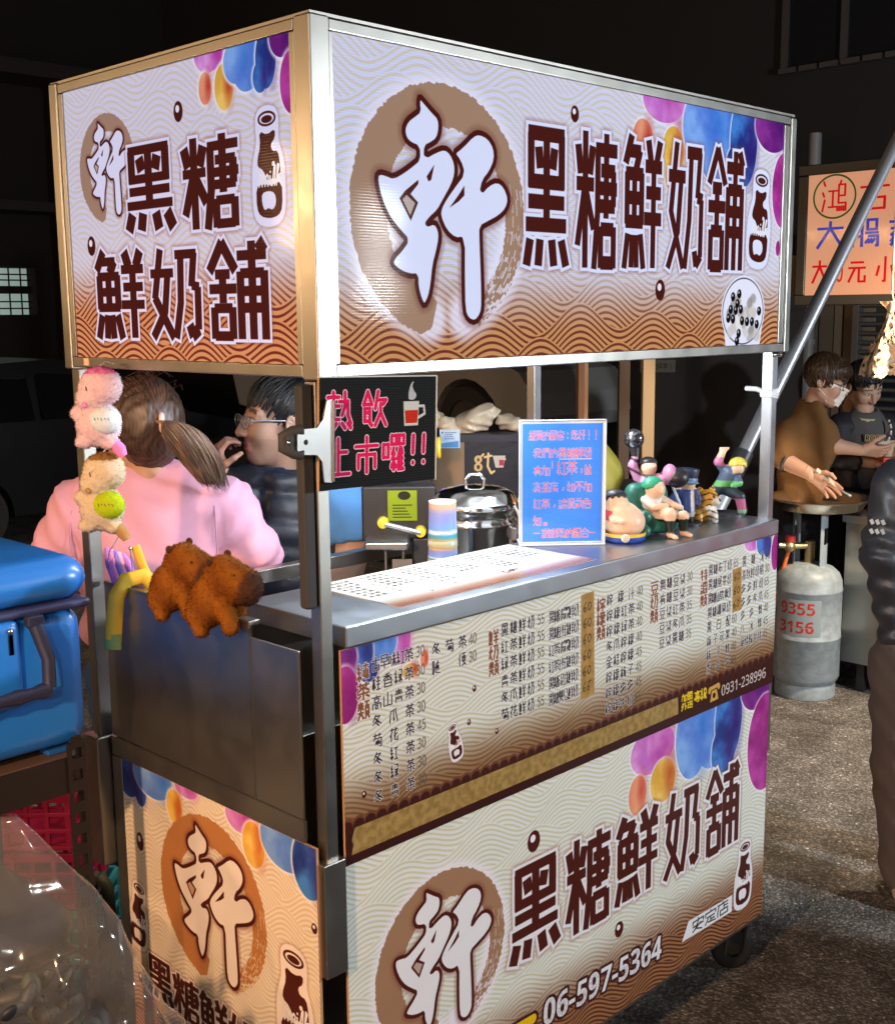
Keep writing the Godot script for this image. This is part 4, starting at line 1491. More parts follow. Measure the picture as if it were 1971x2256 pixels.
func cart() -> void:
	var t := thing("drinks_cart", "steel drinks cart with a lit sign box, steel counter and printed menu boards", "food cart")
	var S: Material = M.steel
	# sign box
	var sg := Node3D.new()
	sg.name = "sign_box"
	t.add_child(sg)
	var g := G.new()
	g.quad(Vector3(0.040, 2.012, -0.004), Vector3(1.307, 2.012, -0.004), Vector3(1.307, 1.543, -0.004), Vector3(0.040, 1.543, -0.004), true)
	obj("front_sign", g, backlit(print_front_sign(), 0.74, 110), sg)
	g = G.new()
	g.quad(Vector3(0.004, 2.013, -0.700), Vector3(0.004, 2.013, -0.048), Vector3(0.004, 1.543, -0.048), Vector3(0.004, 1.543, -0.700), true)
	obj("side_sign", g, backlit(print_side_sign(), 0.74, 110), sg)
	for q in [
		# top and bottom bars, front
		["frame", Vector3(0.034, 2.011, -0.075), Vector3(1.326, 2.028, 0.0), 0.002], ["frame", Vector3(0.034, 1.526, -0.075), Vector3(1.326, 1.545, 0.0), 0.002],
		["frame", Vector3(0.0345, 1.5455, -0.03), Vector3(0.042, 2.0105, -0.0015), 0.001],
		["frame", Vector3(1.305, 1.5455, -0.03), Vector3(1.3255, 2.0105, -0.001), 0.002], ["frame", Vector3(1.3265, 1.524, -0.075), Vector3(1.349, 2.027, 0.003), 0.003],
		# corner upright, then the side face
		["corner_post", Vector3(-0.004, 1.522, -0.034), Vector3(0.0335, 2.030, 0.003), 0.003],
		["frame", Vector3(0.0, 2.012, -0.712), Vector3(0.075, 2.029, -0.0385), 0.002], ["frame", Vector3(0.0, 1.526, -0.712), Vector3(0.075, 1.545, -0.0385), 0.002],
		["frame", Vector3(0.0015, 1.5455, -0.0505), Vector3(0.03, 2.0115, -0.0385), 0.001], ["frame", Vector3(0.0005, 1.5455, -0.712), Vector3(0.03, 2.0115, -0.699), 0.001], ["frame", Vector3(-0.003, 1.522, -0.74), Vector3(0.03, 2.032, -0.7125), 0.003]]:
		box_part(q[0], q[1], q[2], S, sg, q[3])
	box_part("back_sheet", Vector3(0.08, 1.5455, -0.074), Vector3(1.326, 2.0105, -0.070), M.white_paint, sg, 0)
	box_part("back_sheet", Vector3(0.070, 1.5455, -0.711), Vector3(0.074, 2.0115, -0.076), M.white_paint, sg, 0)
	box_part("roof_sheet", Vector3(0.002, 2.0295, -0.74), Vector3(1.346, 2.034, -0.002), M.steel_dark, sg, 0)
	box_part("end_sheet", Vector3(1.3275, 1.53, -0.72), Vector3(1.346, 2.0285, -0.0755), M.steel_dark, sg, 0)
	box_part("rear_sheet", Vector3(0.0755, 1.53, -0.74), Vector3(1.327, 2.0285, -0.722), M.steel_dark, sg, 0)
	# little sticker on the lower rail
	box_part("sticker", Vector3(-0.0012, 1.530, -0.672), Vector3(-0.0002, 1.543, -0.655), mat(Color(0.75, 0.5, 0.35), 0.6), sg, 0)
	for q in [[0.018, -0.028], [1.340, -0.02]]:
		g = G.new()
		g.ell(Vector3(q[0], 1.519, q[1]), Vector3(0.012, 0.006, 0.012), Basis(), 10, 6)
		obj("hinge_bolt", g, M.chrome, sg)
	# uprights
	box_part("post", Vector3(0.0, 0.70, -0.036), Vector3(0.0235, 1.5215, -0.0115), S, t, 0.002)
	box_part("post_sleeve", Vector3(-0.0135, 0.585, -0.045), Vector3(0.031, 0.776, -0.003), M.steel_dark, t, 0.002)
	box_part("post", Vector3(-0.030, 0.60, -0.665), Vector3(-0.004, 1.5255, -0.638), S, t, 0.002)
	box_part("post_sleeve", Vector3(-0.044, 0.58, -0.682), Vector3(0.002, 0.835, -0.628), M.steel, t, 0.003)
	box_part("post", Vector3(1.3365, 1.06, -0.056), Vector3(1.361, 1.5255, -0.030), M.steel_bright, t, 0.002)
	box_part("post", Vector3(1.31, 0.60, -0.735), Vector3(1.338, 1.5295, -0.708), M.steel_bright, t, 0.002)
	box_part("post_sleeve", Vector3(1.3365, 0.585, -0.066), Vector3(1.364, 1.06, -0.0185), M.steel_dark, t, 0.002)
	# counter
	g = G.new()
	g.box(Vector3(0.6875, 1.1305, -0.131), Vector3(1.297, 0.034, 0.262), 0.0025)
	obj("counter_top", g, M.slab_steel, t)
	box_part("back_rail", Vector3(0.04, 1.05, -0.72), Vector3(1.3, 1.08, -0.69), M.steel_dark, t)
	box_part("inner_shelf", Vector3(-0.012, 0.86, -0.62), Vector3(1.33, 0.875, -0.27), M.steel, t)
	box_part("inner_wall", Vector3(0.035, 0.20, -0.30), Vector3(1.335, 1.113, -0.285), M.steel_dark, t)
	box_part("end_wall", Vector3(1.320, 0.19, -0.28), Vector3(1.336, 1.105, -0.025), M.steel_dark, t)
	box_part("floor_tray", Vector3(-0.01, 0.165, -0.62), Vector3(1.335, 0.180, -0.018), M.steel_dark, t)
	# printed boards
	var board := Node3D.new()
	board.name = "menu_board"
	t.add_child(board)
	g = G.new()
	g.quad(Vector3(0.0365, 1.1085, -0.0106), Vector3(1.352, 1.1085, -0.0106), Vector3(1.352, 0.7565, -0.0106), Vector3(0.0365, 0.7565, -0.0106), true)
	obj("menu_print", g, printed(print_menu(), 0.30), board)
	box_part("board_core", Vector3(0.0365, 0.7565, -0.0155), Vector3(1.352, 1.1085, -0.011), M.core, board, 0)
	var low := Node3D.new()
	low.name = "front_board"
	t.add_child(low)
	g = G.new()
	g.quad(Vector3(0.0365, 0.7555, -0.0122), Vector3(1.340, 0.7555, -0.0122), Vector3(1.340, 0.1795, -0.0122), Vector3(0.0365, 0.1795, -0.0122), true)
	obj("front_print", g, printed(print_front_board(), 0.30), low)
	box_part("board_core", Vector3(0.0365, 0.1795, -0.0172), Vector3(1.340, 0.7555, -0.0126), M.core, low, 0)
	# left flank: steel panels above, printed board below
	box_part("side_panel", Vector3(-0.018, 0.8415, -0.615), Vector3(-0.013, 1.136, -0.1705), M.steel_dark, t, 0.001)
	box_part("side_panel", Vector3(-0.0178, 0.8415, -0.1665), Vector3(-0.013, 1.112, -0.046), M.steel_dark, t, 0.001)
	box_part("panel_rim", Vector3(-0.0185, 1.129, -0.616), Vector3(0.004, 1.1375, -0.170), M.steel, t, 0.001)
	box_part("panel_seam", Vector3(-0.0195, 0.8395, -0.1702), Vector3(-0.014, 1.128, -0.1668), M.steel, t, 0)
	box_part("panel_seam", Vector3(-0.0195, 0.8385, -0.600), Vector3(-0.014, 0.8413, -0.046), M.steel, t, 0)
	box_part("lower_rail", Vector3(-0.0180, 0.802, -0.620), Vector3(-0.010, 0.8383, -0.046), M.steel_dark, t, 0.001)
	var side := Node3D.new()
	side.name = "side_board"
	t.add_child(side)
	g = G.new()
	g.quad(Vector3(-0.0175, 0.8015, -0.588), Vector3(-0.0175, 0.8015, -0.018), Vector3(-0.0175, 0.1815, -0.018), Vector3(-0.0175, 0.1815, -0.588), true)
	obj("side_print", g, printed(print_side_board(), 0.35), side)
	box_part("board_core", Vector3(-0.0172, 0.1815, -0.588), Vector3(-0.0122, 0.8015, -0.018), M.core, side, 0)
	box_part("back_edge", Vector3(-0.017, 0.20, -0.625), Vector3(0.0, 0.80, -0.590), M.steel_dark, t)
	# castors
	for q in [Vector3(1.335, 0, -0.075), Vector3(0.07, 0, -0.075), Vector3(1.30, 0, -0.56), Vector3(0.05, 0, -0.56)]:
		caster(t, q, 0.9)


func caster(t: Node3D, at: Vector3, turn: float) -> void:
	var c := Node3D.new()
	c.name = "caster"
	t.add_child(c, true)
	c.position = at
	c.rotation.y = turn
	var g := G.new()
	g.xf = Transform3D(Basis(Vector3.FORWARD, PI / 2), Vector3(0.03, 0.052, 0))
	g.lathe([Vector2(0.018, -0.016), Vector2(0.044, -0.016), Vector2(0.052, -0.009), Vector2(0.052, 0.009), Vector2(0.044, 0.016), Vector2(0.018, 0.016)], 28)
	obj("wheel", g, M.rubber, c)
	g = G.new()
	for s in [-1, 1]:
		g.box(Vector3(0.018, 0.085, 0.0), Vector3(0.004, 0.09, 0.035), 0.001, Basis(Vector3.UP, 0.0))
		g.bar(Vector3(0.005, 0.135, s * 0.024), Vector3(0.03, 0.045, s * 0.024), 0.035, 0.004, 0.001, Vector3.BACK)
	g.box(Vector3(0, 0.148, 0), Vector3(0.06, 0.012, 0.056), 0.003)
	g.tube([Vector3(0.03, 0.052, -0.03), Vector3(0.03, 0.052, 0.03)], 0.009, 10)
	obj("fork", g, M.steel, c)
	g = G.new()
	g.box(Vector3(0, 0.16, 0), Vector3(0.08, 0.008, 0.08), 0.001)
	obj("plate", g, M.steel, c)

# ------------------------------------------------------------------ people
const SKIN := Color(0.50, 0.30, 0.21)

func tuft(p: Vector3) -> float:
	return sin(p.x * 310.0 + 9.0 * sin(p.z * 40.0) + p.y * 60.0) * 0.0014 + sin(p.z * 270.0 + p.y * 90.0 + 3.0 * sin(p.x * 60.0)) * 0.0014


func head_into(g: G, xf: Transform3D, skin: Color, female := false, stubble := 0.0) -> void:
	# face towards +z, y up, origin between the ears
	var f := Fld.new(Vector3(-0.10, -0.19, -0.125), Vector3(0.10, 0.14, 0.125), 0.0038)
	var w := 0.93 if female else 1.0
	f.ell(Vector3(0, 0.038, -0.012), Vector3(0.074, 0.088, 0.094), 0.02)
	f.ell(Vector3(0, -0.030, 0.026), Vector3(0.060 * w, 0.070, 0.066), 0.03)
	f.cone(Vector3(0, -0.086, 0.062), Vector3(0, -0.080, 0.050), 0.020 * w, 0.03 * w, 0.035)
	for s in [-1, 1]:
		f.ell(Vector3(s * 0.037, -0.018, 0.058), Vector3(0.026, 0.030, 0.026), 0.025)
		f.cone(Vector3(s * 0.052, -0.055, 0.0), Vector3(s * 0.02, -0.084, 0.055), 0.016, 0.014, 0.03)
	f.cone(Vector3(-0.042, 0.033, 0.066), Vector3(0.042, 0.033, 0.066), 0.012, 0.012, 0.02)
	for s in [-1, 1]:
		f.ell(Vector3(s * 0.031, 0.012, 0.094), Vector3(0.018, 0.0105, 0.014), 0.012, Basis(), true)
		f.ell(Vector3(s * 0.031, 0.012, 0.075), Vector3(0.0135, 0.0115, 0.0115), 0.002)
		f.cone(Vector3(s * 0.018, 0.020, 0.086), Vector3(s * 0.046, 0.017, 0.074), 0.0045, 0.004, 0.006)
	f.cone(Vector3(0, 0.022, 0.086), Vector3(0, -0.020, 0.107), 0.0085, 0.0125, 0.012)
	for s in [-1, 1]:
		f.ell(Vector3(s * 0.012, -0.024, 0.097), Vector3(0.0085, 0.0075, 0.010), 0.006)
	f.cone(Vector3(-0.017, -0.051, 0.086), Vector3(0.017, -0.051, 0.086), 0.0065, 0.0065, 0.006)
	f.cone(Vector3(-0.015, -0.062, 0.084), Vector3(0.015, -0.062, 0.084), 0.0080, 0.0080, 0.006)
	f.ell(Vector3(0, -0.0565, 0.097), Vector3(0.024, 0.0020, 0.008), 0.003, Basis(), true)
	for s in [-1, 1]:
		f.ell(Vector3(s * 0.078, 0.0, -0.012), Vector3(0.011, 0.032, 0.020), 0.008, Basis(Vector3.UP, s * 0.35))
		f.ell(Vector3(s * 0.088, 0.003, -0.008), Vector3(0.008, 0.020, 0.010), 0.004, Basis(), true)
	f.cone(Vector3(0, -0.05, -0.018), Vector3(0, -0.15, -0.030), 0.050 * w, 0.052 * w, 0.025)
	var g0 := g.xf
	g.xf = g0 * xf
	f.into(g, func(p: Vector3, n: Vector3) -> Color:
		var c := skin
		var ax := absf(p.x)
		var e := Vector2(ax - 0.031, p.y - 0.012)
		if p.z > 0.055 and absf(e.y) < 0.0075 and absf(e.x) < 0.0125 and Vector2(e.x / 0.0135, e.y / 0.008).length() < 1.0:
			c = Color(0.62, 0.58, 0.55) if e.length() > 0.0055 else Color(0.02, 0.015, 0.012)
		elif p.z > 0.05 and absf(p.y - 0.0205 + (ax - 0.031) * (ax - 0.031) * 14.0) < 0.0025 and ax > 0.015 and ax < 0.047:
			c = skin * 0.3
		elif p.z > 0.045 and ax > 0.013 and ax < 0.052 and absf(p.y - 0.040 + absf(ax - 0.028) * 0.16) < (0.0035 if female else 0.0055):
			c = skin.lerp(Color(0.02, 0.015, 0.012), 0.8)
		elif p.z > 0.072 and ax < 0.025 and p.y < -0.046 and p.y > -0.071:
			c = skin.lerp(Color(0.45, 0.13, 0.12), 0.7)
		elif stubble > 0.0 and p.z > 0.02 and p.y < -0.034 and p.y > -0.115:
			c = skin.lerp(Color(0.12, 0.09, 0.08), stubble)
		if p.z > 0.04 and p.y < 0.0 and p.y > -0.045 and ax < 0.055:
			c = c.lerp(Color(0.5, 0.2, 0.16), 0.12)
		return c)
	g.xf = g0


func hair_cap(xf: Transform3D, c: Color, style: int) -> G:
	# style 0: short back and sides; 1: fuller with a fringe; 2: long, parted, tied back
	var f := Fld.new(Vector3(-0.115, -0.16, -0.135), Vector3(0.115, 0.16, 0.135), 0.0042)
	f.ell(Vector3(0, 0.048, -0.018), Vector3(0.0825, 0.092, 0.100) if style != 1 else Vector3(0.090, 0.100, 0.108), 0.01)
	if style == 1:
		f.ell(Vector3(0, 0.085, 0.062), Vector3(0.066, 0.040, 0.040), 0.03)
		f.ell(Vector3(0, 0.06, -0.05), Vector3(0.082, 0.08, 0.075), 0.03)
	if style == 2:
		f.ell(Vector3(0, 0.02, -0.04), Vector3(0.083, 0.105, 0.08), 0.02)
	f.below(func(p: Vector3) -> float:
		var line: float
		if p.z > 0.045:
			line = 0.074 if style == 0 else (0.040 if style == 1 else 0.066)
		elif p.z > 0.0:
			line = lerpf(-0.012 if style < 2 else 0.0, 0.07 if style != 1 else 0.045, smoothstep(0.012, 0.05, p.z))
		else:
			line = lerpf(-0.075 if style != 2 else -0.11, -0.005, smoothstep(-0.045, 0.0, p.z))
		return line + (0.0015 if style == 0 else 0.004) * sin(p.x * 240.0) + (0.001 if style == 0 else 0.003) * sin(p.z * 200.0) - p.y)
	f.warp(func(p: Vector3) -> float: return tuft(p) * 0.7)
	var g := G.new()
	g.xf = xf
	f.into(g, func(p: Vector3, n: Vector3) -> Color:
		var k := 0.8 + 0.5 * sin(p.x * 420.0 + p.z * 160.0 + 4.0 * sin(p.y * 60.0)) * sin(p.z * 330.0)
		return c * k)
	return g


func comb(g: G, hx: Transform3D, c: Color, style: int, n: int, seed_: int) -> void:
	# strands lying on the cap, combed from the crown outwards
	var rng := RandomNumberGenerator.new()
	rng.seed = seed_
	var r := Vector3(0.091, 0.101, 0.109) if style == 1 else Vector3(0.0835, 0.093, 0.101)
	var crown := Vector3(0.15, 0.8, -0.55).normalized()
	for i in n:
		var d := Vector3(rng.randfn(), rng.randfn(), rng.randfn()).normalized()
		var p0 := Vector3(0, 0.048, -0.018) + d * r
		if style_face(p0 + Vector3(0, 0.0 if style != 1 else 0.02, 0)) or d.dot(crown) > 0.985:
			continue
		var ax := crown.cross(d).normalized()
		var pts := []
		var reach := rng.randf_range(0.25, 0.55)
		for k in 5:
			var e := d.rotated(ax, reach * k / 4.0)
			pts.append(hx * (Vector3(0, 0.048, -0.018) + e * r * (1.0 + 0.012 * rng.randf() + (0.03 if style == 1 else 0.008) * sin(k * 0.7)) + Vector3(rng.randf_range(-1, 1), 0, 0) * 0.0012))
		g.col = c * rng.randf_range(0.5, 1.9)
		g.tube(pts, [0.0010, 0.0017, 0.0018, 0.0014, 0.0005], 4, false)


func hand_into(g: G, xf: Transform3D, skin: Color, curl: Array, thumb := 0.5, mirror := false, size := 1.0) -> void:
	# wrist at the origin, fingers along +y, palm towards +z, thumb at +x
	var f := Fld.new(Vector3(-0.075, -0.03, -0.05), Vector3(0.095, 0.19, 0.11), 0.0032)
	f.cone(Vector3(0, -0.03, 0), Vector3(0, 0.01, 0), 0.026, 0.026, 0.015, 0.75, Vector3.BACK)
	for i in 4:
		var bx: float = [0.027, 0.009, -0.009, -0.026][i]
		f.cone(Vector3(bx * 0.6, 0.012, 0), Vector3(bx, 0.078, 0), 0.015, 0.012, 0.012, 0.9, Vector3.BACK)
	f.ell(Vector3(0.022, 0.032, 0.010), Vector3(0.018, 0.030, 0.014), 0.012)
	for i in 4:
		var p := Vector3([0.029, 0.010, -0.010, -0.028][i], [0.082, 0.088, 0.085, 0.076][i], 0)
		var L: float = [0.068, 0.075, 0.070, 0.055][i]
		var ang := 0.0
		var spread: float = [0.10, 0.02, -0.05, -0.13][i]
		for k in 3:
			ang += float(curl[i]) * [0.75, 1.0, 0.7][k]
			var d := Vector3(spread * cos(ang), cos(ang), sin(ang)).normalized()
			var q: Vector3 = p + d * L * [0.45, 0.31, 0.26][k]
			f.cone(p, q, [0.0092, 0.0084, 0.0076][k], [0.0084, 0.0076, 0.0066][k], 0.003)
			p = q
	var tp := Vector3(0.030, 0.028, 0.008)
	var dirs := [Vector3(0.75, 0.60, 0.25), Vector3(0.45, 0.85, 0.3 + thumb * 0.5), Vector3(0.2 - thumb * 0.5, 0.85, 0.3 + thumb)]
	for k in 3:
		var q: Vector3 = tp + dirs[k].normalized() * [0.032, 0.030, 0.026][k]
		f.cone(tp, q, [0.0130, 0.0100, 0.0088][k], [0.0105, 0.0090, 0.0072][k], 0.005)
		tp = q
	var g0 := g.xf
	g.xf = g0 * xf * Transform3D(Basis.from_scale(Vector3(-size if mirror else size, size, size)), Vector3())
	f.into(g, func(p: Vector3, n: Vector3) -> Color:
		return skin.lerp(Color(0.55, 0.22, 0.17), 0.25 if p.y > 0.085 else 0.05))
	g.xf = g0


func aim(at: Vector3, fwd: Vector3, up := Vector3.UP, s := 1.0) -> Transform3D:
	# +z towards fwd
	var z := fwd.normalized()
	var x := up.cross(z).normalized()
	return Transform3D(Basis(x * s, z.cross(x) * s, z * s), at)


func wrist(at: Vector3, along: Vector3, palm: Vector3, s := 1.0) -> Transform3D:
	var y := along.normalized()
	var z := (palm - y * palm.dot(y)).normalized()
	return Transform3D(Basis(y.cross(z) * s, y * s, z * s), at)


func limb(g: G, pts: Array, r: Array, c: Color) -> void:
	var lo := Vector3(9, 9, 9)
	var hi := -lo
	for p in pts:
		lo = lo.min(p)
		hi = hi.max(p)
	var e: float = r.max() + 0.015
	var f := Fld.new(lo - Vector3(e, e, e), hi + Vector3(e, e, e), 0.009)
	for i in pts.size() - 1:
		f.cone(pts[i], pts[i + 1], r[i], r[i + 1], 0.015)
	f.into(g, func(_p: Vector3, _n: Vector3) -> Color: return c)


func trousers(t: Node3D, called: String, hip: Vector3, feet: Array, m: Material, wide := 0.072) -> void:
	var f := Fld.new(Vector3(-0.36, 0.03, -0.42), Vector3(0.36, hip.y + 0.10, 0.30), 0.014)
	f.ell(hip, Vector3(0.155, 0.12, 0.105), 0.04)
	for i in 2:
		var s := -1.0 if i == 0 else 1.0
		var knee: Vector3 = (hip + Vector3(s * 0.08, 0, 0)).lerp(feet[i], 0.5) + Vector3(0, 0, -0.02)
		f.cone(hip + Vector3(s * 0.075, -0.03, 0), knee, wide + 0.016, wide - 0.006, 0.04)
		f.cone(knee, feet[i] + Vector3(0, 0.08, 0), wide - 0.006, wide - 0.014, 0.03)
	f.warp(func(p: Vector3) -> float: return 0.006 * sin(p.y * 70.0 + p.x * 40.0 + p.z * 25.0) * sin(p.x * 50.0 + p.y * 15.0))
	var g := G.new()
	f.into(g)
	obj(called, g, m, t)


func shoes(t: Node3D, feet: Array, fwd: Vector3, m: Material) -> void:
	for p in feet:
		var f := Fld.new(p + Vector3(-0.17, -0.005, -0.17), p + Vector3(0.17, 0.13, 0.17), 0.009)
		f.cone(p + Vector3(0, 0.04, 0) - fwd * 0.05, p + Vector3(0, 0.035, 0) + fwd * 0.11, 0.042, 0.032, 0.03)
		f.cone(p + Vector3(0, 0.05, 0) - fwd * 0.04, p + Vector3(0, 0.10, 0) - fwd * 0.03, 0.042, 0.04, 0.03)
		f.below(func(q: Vector3) -> float: return 0.004 - q.y)
		var g := G.new()
		f.into(g)
		obj("shoe", g, m, t)


func cloth(c: Color, rough := 0.9, weave := 0.5) -> StandardMaterial3D:
	var m := mat(c, rough, 0.0, 0.3)
	m.normal_enabled = true
	m.normal_texture = M.weave
	m.normal_scale = weave * 0.3
	m.rim_enabled = true
	m.rim = 0.25
	m.rim_tint = 0.6
	return tri_tex(m, 22.0)


func people() -> void:
	M.skin = vmat(0.5, 0.42)
	M.skin.subsurf_scatter_enabled = true
	M.skin.subsurf_scatter_strength = 0.12
	M.hair = vmat(0.42, 0.5)
	M.denim = cloth(Color(0.035, 0.09, 0.26))
	M.dark_cloth = cloth(Color(0.015, 0.015, 0.018))
	woman_in_pink()
	man_in_vest()
	man_with_mask()
	woman_in_jacket()
	passer_by()


func woman_in_pink() -> void:
	var t := thing("person", "person with a brown ponytail in a pink sweatshirt, seen from behind inside the cart", "person", Vector3(0.35, 0, -1.0), -0.7944)
	var g := G.new()
	var look := Vector3(-0.66, -0.06, -0.75)
	head_into(g, aim(Vector3(-0.036, 1.358, 0.0), look, Vector3.UP, 0.93), SKIN, true)
	limb(g, [Vector3(-0.19, 1.19, 0.0), Vector3(-0.262, 1.02, -0.01), Vector3(-0.2, 0.97, -0.24)], [0.03, 0.026, 0.024], SKIN)
	limb(g, [Vector3(0.15, 1.185, 0.0), Vector3(0.208, 1.085, 0.01), Vector3(0.10, 0.98, -0.2)], [0.03, 0.026, 0.024], SKIN)
	limb(g, [Vector3(-0.04, 1.25, -0.02), Vector3(-0.02, 0.95, 0.0), Vector3(-0.02, 0.80, 0.0)], [0.055, 0.07, 0.08], SKIN)
	hand_into(g, wrist(Vector3(-0.2, 0.97, -0.25), Vector3(0.2, -0.1, -1), Vector3(0.4, -1, 0)), SKIN, [0.5, 0.5, 0.5, 0.5], 0.4, false, 0.9)
	hand_into(g, wrist(Vector3(0.10, 0.98, -0.21), Vector3(-0.6, -0.1, -1), Vector3(-0.4, -1, 0)), SKIN, [0.5, 0.5, 0.5, 0.5], 0.4, false, 0.9)
	obj("body", g, M.skin, t)
	# sweatshirt
	var f := Fld.new(Vector3(-0.40, 0.82, -0.32), Vector3(0.36, 1.34, 0.17), 0.0105)
	f.ell(Vector3(-0.02, 1.06, 0.0), Vector3(0.172, 0.20, 0.118), 0.05)
	f.ell(Vector3(-0.025, 0.92, 0.0), Vector3(0.170, 0.11, 0.120), 0.05)
	f.cone(Vector3(-0.165, 1.185, -0.005), Vector3(0.125, 1.188, -0.005), 0.072, 0.072, 0.06)
	f.cone(Vector3(-0.10, 1.235, -0.005), Vector3(0.05, 1.238, -0.005), 0.050, 0.050, 0.06)
	f.cone(Vector3(-0.038, 1.250, -0.01), Vector3(-0.040, 1.285, -0.018), 0.072, 0.061, 0.03)
	f.cone(Vector3(-0.19, 1.180, 0.0), Vector3(-0.270, 1.02, 0.0), 0.066, 0.062, 0.03)
	f.cone(Vector3(-0.270, 1.02, 0.0), Vector3(-0.21, 0.96, -0.18), 0.060, 0.046, 0.02)
	f.cone(Vector3(0.150, 1.185, 0.0), Vector3(0.216, 1.085, 0.02), 0.066, 0.054, 0.03)
	f.cone(Vector3(0.216, 1.085, 0.02), Vector3(0.13, 0.99, -0.13), 0.056, 0.046, 0.02)
	f.cone(Vector3(-0.041, 1.30, -0.02), Vector3(-0.043, 1.36, -0.03), 0.001, 0.001, 0.001)
	f.ell(Vector3(-0.042, 1.325, -0.022), Vector3(0.055, 0.05, 0.055), 0.01, Basis(), true)
	f.warp(func(p: Vector3) -> float:
		var arm: float = smoothstep(0.13, 0.2, absf(p.x + 0.02))
		var low: float = smoothstep(1.12, 0.98, p.y)
		return 0.0062 * sin(p.y * 52.0 + p.x * 22.0 + 2.0 * sin(p.x * 16.0)) * (0.25 + low * 0.8) + arm * 0.0042 * sin(p.y * 96.0 - absf(p.x) * 90.0 + p.z * 50.0 + 1.5 * sin(p.y * 30.0)) + 0.0016 * sin(p.x * 60.0 + p.y * 20.0) + 0.004 * exp(-pow((absf(p.x + 0.02) - 0.158 - (p.y - 1.1) * 0.10) / 0.004, 2.0)) * float(p.z > 0.0))
	g = G.new()
	f.into(g)
	var pink := cloth(Color(0.68, 0.36, 0.50), 0.95, 1.2)
	obj("sweatshirt", g, pink, t)
	g = G.new()
	var ring := []
	for i in 25:
		var a := TAU * i / 24.0
		ring.append(Vector3(-0.041 + 0.056 * cos(a), 1.293 - 0.008 * sin(a), -0.02 + 0.056 * sin(a)))
	g.tube(ring, 0.010, 8, false)
	obj("collar", g, pink, t)
	g = G.new()
	g.tube([Vector3(0.118, 1.240, 0.052), Vector3(0.136, 1.20, 0.072), Vector3(0.140, 1.14, 0.086), Vector3(0.142, 1.06, 0.090)], 0.0022, 6)
	obj("seam", g, cloth(Color(0.52, 0.26, 0.38)), t)
	g = G.new()
	g.tube([Vector3(-0.165, 1.235, 0.050), Vector3(-0.182, 1.19, 0.070), Vector3(-0.186, 1.13, 0.078), Vector3(-0.184, 1.06, 0.080)], 0.0022, 6)
	obj("seam", g, cloth(Color(0.52, 0.26, 0.38)), t)
	# hair: a cap, combed strands and the tail
	var brown := Color(0.070, 0.040, 0.030)
	g = hair_cap(aim(Vector3(-0.034, 1.358, 0.004), look, Vector3.UP, 0.94), brown, 2)
	g.xf = Transform3D()
	var rng := RandomNumberGenerator.new()
	rng.seed = 4
	var tie := Vector3(0.020, 1.390, 0.088)
	var hx := aim(Vector3(-0.034, 1.358, 0.004), look, Vector3.UP, 0.94)
	var mid := hx * Vector3(0, 0.048, -0.018)
	for i in 340:
		var az := rng.randf_range(0, TAU)
		var el := rng.randf_range(-0.9, 1.45)
		var start := Vector3(cos(el) * sin(az), sin(el), cos(el) * cos(az))
		var to := (hx.affine_inverse() * tie - Vector3(0, 0.048, -0.018)).normalized()
		if start.dot(to) < -0.25 or (hx.basis.inverse() * Vector3.UP).dot(start) < -1.0:
			continue
		var pts := []
		var ok := true
		for k in 7:
			var u := float(k) / 6.0
			var d := start.slerp(to, u * 0.97)
			var p := Vector3(0, 0.048, -0.018) + d * Vector3(0.084, 0.094, 0.102)
			if style_face(p):
				ok = false
			pts.append(hx * p)
		if not ok:
			continue
		pts[6] = tie
		g.col = brown * rng.randf_range(0.5, 2.4)
		g.tube(pts, [0.0012, 0.0016, 0.0018, 0.0018, 0.0018, 0.0016, 0.0014], 4, false)
	for i in 1100:
		var a := rng.randf_range(0, TAU)
		var r := sqrt(rng.randf())
		var off := Vector3(cos(a), sin(a), 0) * r
		var len := rng.randf_range(0.75, 1.08)
		var pts := []
		for k in 9:
			var u := float(k) / 8.0 * len
			var c := tie + Vector3(0.008, 0, 0.006) + Vector3(0.112, 0, 0) * pow(u, 0.8) + Vector3(0, 0.012 * u - 0.135 * u * u, 0) + Vector3(0, 0, 0.05 * sin(u * PI * 0.9))
			var wd := 0.011 + 0.036 * smoothstep(0.05, 0.55, u) - 0.016 * smoothstep(0.75, 1.1, u)
			pts.append(c + Vector3(off.x * wd, off.y * wd * 0.55, off.y * wd) + Vector3(sin(u * 9.0 + i), cos(u * 7.0 + i * 2.0), 0) * 0.0018 * u)
		g.col = brown.lerp(Color(0.30, 0.19, 0.13), smoothstep(-0.6, 0.8, off.x * -0.4 + off.y) * rng.randf_range(0.3, 1.0)) * rng.randf_range(0.9, 1.7)
		g.tube(pts, [0.0010, 0.0011, 0.0012, 0.0012, 0.0012, 0.0011, 0.0010, 0.0008, 0.0004], 3, false)
	for i in 16:
		var a := rng.randf_range(0.4, 2.6)
		var b := tie + Vector3(-0.02, 0.01, 0)
		var p0 := mid + Vector3(cos(a) * 0.08, sin(a) * 0.09, 0.02)
		g.col = brown * 1.6
		g.tube([p0, p0 + Vector3(0.03, 0.012, 0.02), p0 + Vector3(0.055 * rng.randf_range(0.4, 1.0), 0.0, 0.03)], 0.0005, 3, false)
	obj("hair", g, M.hair, t)
	g = G.new()
	ring = []
	for i in 17:
		var a := TAU * i / 16.0
		ring.append(tie + Vector3(0.010, 0, 0.004) + Vector3(0.004 * cos(a) + 0.003, 0.0165 * sin(a), 0.0165 * cos(a)))
	g.tube(ring, 0.0062, 8, false)
	obj("hair_tie", g, cloth(Color(0.85, 0.62, 0.62)), t)
